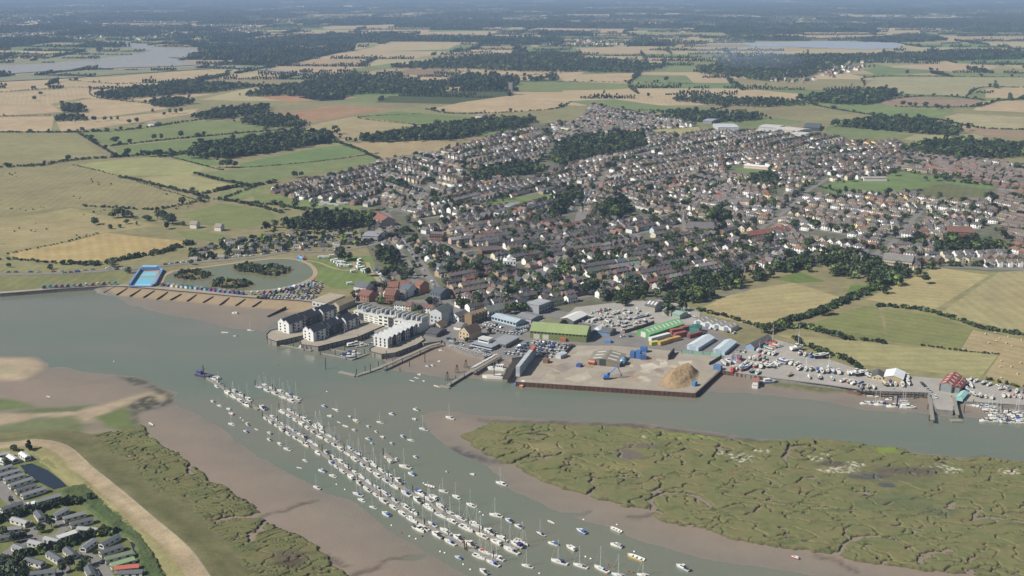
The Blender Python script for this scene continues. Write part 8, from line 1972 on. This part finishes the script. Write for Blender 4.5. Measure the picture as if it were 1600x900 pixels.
# touring caravans and tents on the camp field and meadow
cl = []
TB = mb_mesh(lambda m: m.prism([(-2.6, -1.1), (2.3, -1.1), (2.7, -.8), (2.7, .8), (2.3, 1.1), (-2.6, 1.1)], .4, 2.5), 'body', M_TINT); TW = mb_mesh(lambda m: (m.box(-1.6, -.4, -1.14, 1.14, 1.5, 2.1), m.box(.6, 1.7, -1.14, 1.14, 1.5, 2.1)), 'window', M_GLASS)
pts = [(500 + 4.2 * i + random.uniform(-1, 1), 404 - 1.0 * i + j * 5, random.uniform(0, 1)) for i in range(4) for j in range(0)] + [(x, y, r) for x, y, r in
       [(501, 404, .3), (509, 404, .2), (518, 402, .3), (521, 409, .5), (525, 411, .6), (529, 413, .5), (527, 408, .2), (533, 411, .3), (531, 416, .5), (535, 417, .4), (541, 418, .2), (546, 417, .3), (536, 413, .3), (552, 426, .4), (562, 408, 1), (561, 413, 1), (560, 418, .9), (562, 421, .4), (566, 420, .5), (568, 424, .5), (572, 423, .4), (570, 426, .4), (574, 427, .4), (546, 445, .3), (502, 322, .1), (508, 320, .1), (515, 321, .1), (522, 321, .1), (529, 320, .1), (536, 320, .1), (505, 318, .1), (512, 318.5, .1), (541, 319, .1), (526, 323, .1)]]
for (x, y, r) in pts:
    X0, Y0 = G(x, y); o = thing('touring_caravan', None, 'caravan', (X0, Y0, .2), r, 'touring caravans pitched on grass'); put('body', TB, o, (.72, .72, .70)); put('window', TW, o, None, kind='stuff'); cl.append((o, X0, Y0, 'white touring caravan on grass'))
rank_labels(cl, '{d}, {n} pitch out from the {a}', {'camp track loop': G(535, 415), 'camp track end': G(565, 415), 'lake end of the camp': G(505, 404), 'meadow edge by the estate': G(505, 320)})
for k, (x, y, c) in enumerate([(468, 404, (.10, .30, .62)), (474, 405, (.60, .12, .10)), (471, 406, (.2, .45, .6))]):
    o = thing('fairground_tent', ['blue pointed tent beside the lake path', 'red tent beside the blue one', 'pale blue tent between the blue and red'][k], 'tent', (*G(x, y), .2)); mb = MB(); mb.box(-2, 2, -2, 2, 0, 2); mb.build('side', M_TINT, o, c); mb = MB(); [mb.face([p, q, (0, 0, 4)]) for p, q in zip([(-2.2, -2.2, 2), (2.2, -2.2, 2), (2.2, 2.2, 2), (-2.2, 2.2, 2)], [(2.2, -2.2, 2), (2.2, 2.2, 2), (-2.2, 2.2, 2), (-2.2, -2.2, 2)])]; mb.build('canopy', M_TINT, o, c)
mb = MB(); ribbon(mb, smooth_line(GP([(480, 407), (500, 411), (520, 419), (540, 423), (553, 420), (553, 410)]), 4), 3, .23); ribbon(mb, smooth_line(GP([(574, 410), (580, 425), (592, 440), (580, 446), (565, 449)]), 4), 4, .235); mb.build('camp_track', M_SAND, None, None, 'structure')
# racked dinghies on the yacht club jetty and shore
dl = []
for i in range(20):
    t = i / 19; x = 739 + (775 - 739) * t; y = 575.5 + (555 - 575.5) * t; o, d = dinghy(*G(x, y, .6), 1.0, .3 + random.uniform(-.3, .3), .75, 'white' if i % 4 else 'navy', 'dinghies racked along the yacht club jetty'); o['label'] = '%s racked %s from the low end of the yacht club jetty' % (d, ordinal(i + 1))
for i in range(16):
    t = i / 15; x = 705 + 60 * t; y = 540 + 15 * t; o, d = dinghy(*G(x, y, .3), .3, random.uniform(.4, 1.2), .8, random.choice(('white', 'white', 'red', 'pale blue', 'cream')), 'dinghies parked along the hard'); o['label'] = '%s parked %s along the hard from the slipway' % (d, ordinal(i + 1))
# straw bales on the tan field
bl = []; BALE = mb_mesh(lambda m: m.rod((0, -.6, .65), (0, .6, .65), .65, .65, 9), 'bale', M_TINT)
for x, y in [(1545, 537), (1556, 534), (1561, 530), (1581, 542), (1572, 537), (1564, 565), (1580, 574), (1563, 574), (1595, 568), (1564, 592), (1590, 585), (1540, 523), (1555, 521), (1575, 527), (1596, 532)]:
    X0, Y0 = G(x, y); o = put('straw_bale', BALE, None, (.46, .38, .22), (X0, Y0, .15), random.uniform(0, 3)); tag(o, None, 'bale', 'round bales on the stubble'); bl.append((o, X0, Y0, 'round straw bale on the tan stubble'))
rank_labels(bl, '{d}, {n} out from the {a}', {'field track corner': G(1562, 556), 'lower yard fence': G(1560, 600), 'hedge end': G(1600, 525)})
# specimen trees placed one by one
for (x, y, s, k) in [(46, 706, .85, 'pine'), (22, 707, .55, 'round'), (10, 727, .55, 'grey'), (81, 824, .75, 'tall'), (63, 832, .5, 'wide'), (68, 831, .45, 'round'), (18, 787, .5, 'tall'), (110, 892, .8, 'round'), (135, 885, .6, 'wide'), (98, 895, .5, 'round'), (128, 893, .5, 'round'), (142, 782, .45, 'wide'), (5, 842, .7, 'round'), (22, 848, .7, 'tall'), (35, 846, .6, 'round'),
                     (3, 890, .9, 'grey'), (22, 893, .8, 'grey'), (38, 897, .7, 'pale')]: TREES.append((*G(x, y, LZ), LZ, s, k))
for (x, y, s, k) in [(1196, 521, .95, 'wide'), (1203, 519, .9, 'round'), (1190, 520, .8, 'round'), (1284, 494, .8, 'round'), (1292, 492, .9, 'wide'), (1232, 513, .6, 'round'), (1276, 492, .6, 'tall'), (54, 158, 1.5, 'round'), (64, 149, 1.2, 'wide'), (147, 190, 1.3, 'round'), (164, 189, 1.1, 'round'), (174, 188, 1.0, 'tall'), (184, 188, 1.1, 'tall'), (239, 176, 1.1, 'tall'), (257, 181, 1.0, 'round'), (266, 178, 1.4, 'tall'), (275, 178, 1.4, 'tall'), (283, 177, 1.4, 'round'),
                     (143, 220, 1.3, 'round'), (180, 225, 1.6, 'wide'), (202, 194, 1.2, 'round'), (214, 193, 1.4, 'round'), (283, 216, 1.6, 'round'), (241, 219, 1.3, 'round'), (252, 218, 1.3, 'tall'), (350, 188, 1.2, 'round'), (200, 243, 1.4, 'round'), (232, 245, 1.3, 'wide'), (244, 244, 1.3, 'wide'), (250, 243, 1.2, 'round'), (356, 262, 1.6, 'wide'), (348, 262, 1.4, 'round'), (366, 262, 1.3, 'wide'), (461, 278, 1.2, 'round'), (471, 276, .9, 'round'), (300, 303, 1.1, 'grey'), (309, 306, .9, 'tall'),
                     (147, 352, 1.2, 'pine'), (152, 350, .9, 'pine'), (176, 341, 1.0, 'wide'), (185, 340, 1.3, 'wide'), (194, 340, 1.3, 'pine'), (200, 340, 1.1, 'wide'), (207, 342, .9, 'pine'), (228, 345, .9, 'wide'), (234, 346, .8, 'round'), (247, 343, 1.3, 'tall'), (256, 346, 1.5, 'round'), (264, 350, 1.4, 'wide'), (270, 352, 1.2, 'round'), (198, 350, .7, 'wide'), (173, 358, .7, 'grey'), (187, 356, .6, 'grey'), (214, 352, .6, 'pine'), (261, 358, 1.0, 'round'), (286, 353, .7, 'grey'),
                     (440, 328, 1.1, 'pale'), (461, 325, 1.3, 'grey'), (490, 327, 1.4, 'grey'), (535, 408, 1.5, 'grey'), (528, 402, 1.2, 'grey'), (545, 405, .9, 'grey'), (176, 417, .9, 'grey'), (172, 414, .8, 'grey'), (299, 414, .7, 'round'), (78, 421, .7, 'grey'), (14, 418, .6, 'round'), (200, 427, .8, 'grey'), (702, 322, 1.6, 'poplar'), (705, 324, 1.5, 'poplar'), (1397, 275, 1.3, 'round'), (1462, 283, 1.2, 'round'), (1446, 282, .8, 'round'), (1310, 306, 1.1, 'round'), (1013, 152, 1.3, 'round'),
                     (1411, 166, 1.5, 'round'), (1421, 167, 1.3, 'round'), (1430, 168, 1.4, 'round'), (1446, 169, 1.7, 'round'), (1463, 171, 1.5, 'round'), (1471, 172, 1.2, 'round'), (1481, 172, 1.5, 'tall'), (1417, 117, 1.8, 'round'), (1453, 111, 1.4, 'round'), (1041, 128, 1.8, 'round'), (845, 124, 1.6, 'round'), (720, 136, 2, 'round'), (725, 410, .7, 'round'), (590, 375, .9, 'round'), (605, 376, 1.1, 'round'), (612, 374, 1.0, 'wide'), (640, 382, .9, 'round'), (648, 380, .8, 'wide'), (608, 387, .8, 'tall'), (730, 535, .55, 'round'), (765, 522, .6, 'round'), (745, 472, 1.0, 'round'), (752, 478, .8, 'wide'), (575, 432, 1.0, 'round'), (618, 425, 1.0, 'tall'), (610, 402, 1.1, 'wide'), (600, 408, .9, 'round'), (690, 536, .35, 'pale'), (710, 533, .4, 'pale')]: TREES.append((*G(x, y), 0, s, k))
# ------------------------------------------------------------------ single trees: the nearest 298 are things, the rest one mass
def in_view(x, y, z=0, m=30):
    depth = y * CP + (CAM_H - z) * SP
    u = x / depth * FPX + 800; v = 450 - (-(CAM_H - z) * CP + y * SP) / depth * FPX
    return -m < u < 1600 + m and v < 930
TV = [t for t in TREES if in_view(t[0], t[1])]
TV.sort(key=lambda t: math.hypot(t[0], t[1]) / (t[3] + .3))
SPECIAL_T = {'poplar': 'dark slender poplar', 'pine': 'dark conifer', 'grey': 'grey-green tree', 'pale': 'light green tree', 'round': 'round-headed green tree', 'wide': 'broad spreading tree', 'tall': 'tall oval tree'}
TLM = dict(LANDMARK); TLM.update({k: G(*v) for k, v in {'dark pond': (70, 745), 'clipped caravan hedge': (60, 800), 'boating lake': (370, 430), 'oval wood': (410, 235), 'sports field': (1380, 290), 'pale hayfield': (1210, 475), 'brown flats': (1520, 366),
    'swimming pool': (228, 440), 'cricket pitch': (1175, 270), 'red quarry ground': (510, 178), 'school field': (800, 315), 'brown striped field': (1450, 160), 'green meadow': (300, 208), 'pine grove': (190, 345)}.items()})
tl = []
for (x, y, z, s, kind) in TV[:298]:
    o = thing('tree', None, 'tree', (x, y, z), random.uniform(0, 6.28), 'single trees about the town and fields')
    o.scale = (s, s, s * random.uniform(.92, 1.1))
    put('trunk', TRUNK[kind], o); put('crown', CROWN[kind], o)
    tl.append((o, x, y, SPECIAL_T[kind]))
rank_labels(tl, '{d}, {n} tree out from the {a}', TLM)
rest = TV[298:]
TREE_SRC = [bpy.data.objects.new('crown_source', CROWN[k]) for k in ('round', 'wide', 'tall', 'pale', 'grey')]
ix = {'round': 0, 'wide': 1, 'tall': 2, 'pale': 3, 'grey': 4, 'poplar': 2, 'pine': 2}
if rest:
    scatter('town_trees', [(t[0], t[1], t[2] - .8) for t in rest], [t[3] for t in rest], rng.uniform(0, 6.28, len(rest)), TREE_SRC, 'further trees in the gardens and hedges of the town', 'trees', pick=[ix[t[4]] for t in rest])


# ------------------------------------------------------------------ smoke from a bonfire, haze
bm_ = MB()
for (px_, py_, zz, rx_, ry_, rz_) in ((1182, 112, 42, 150, 90, 38), (1150, 106, 60, 170, 100, 36)):
    cx, cy = G(px_, py_); rows = []
    for i in range(7):
        t = -math.pi / 2 + math.pi * (i + .02) / 6.04
        rows.append([(cx + rx_ * math.cos(t) * math.cos(a) * (1 + .15 * math.sin(3 * a + i)), cy + ry_ * math.cos(t) * math.sin(a), zz + rz_ * math.sin(t)) for a in np.linspace(0, 2 * math.pi, 13)[:-1]])
    for i in range(6):
        for k in range(12): bm_.face([rows[i][k], rows[i][(k + 1) % 12], rows[i + 1][(k + 1) % 12], rows[i + 1][k]])
    bm_.face(rows[0][::-1]); bm_.face(rows[-1])
sm = bpy.data.materials.new('thin_smoke'); sm.use_nodes = True
for n in list(sm.node_tree.nodes): sm.node_tree.nodes.remove(n)
so = sm.node_tree.nodes.new('ShaderNodeOutputMaterial'); sv = sm.node_tree.nodes.new('ShaderNodeVolumePrincipled')
sv.inputs['Color'].default_value = (.6, .75, 1.0, 1); sv.inputs['Density'].default_value = .0011
sm.node_tree.links.new(sv.outputs[0], so.inputs['Volume'])
tag(bm_.build('smoke', sm, None, None, 'stuff'), 'thin blue smoke drifting over the wood beyond the town', 'smoke')
HZ = MB(); HZ.box(-40000, 40000, -3000, 60000, -12, 276, bottom=True)
hm = bpy.data.materials.new('haze_air'); hm.use_nodes = True
for n in list(hm.node_tree.nodes): hm.node_tree.nodes.remove(n)
ho = hm.node_tree.nodes.new('ShaderNodeOutputMaterial'); hv = hm.node_tree.nodes.new('ShaderNodeVolumePrincipled')
hv.inputs['Color'].default_value = (.50, .69, 1.0, 1); hv.inputs['Density'].default_value = HAZE
hv.inputs['Anisotropy'].default_value = 0
hm.node_tree.links.new(hv.outputs[0], ho.inputs['Volume'])
hz = HZ.build('haze', hm, None, None, 'stuff')
tag(hz, 'thin blue summer haze lying over the whole countryside', 'haze')
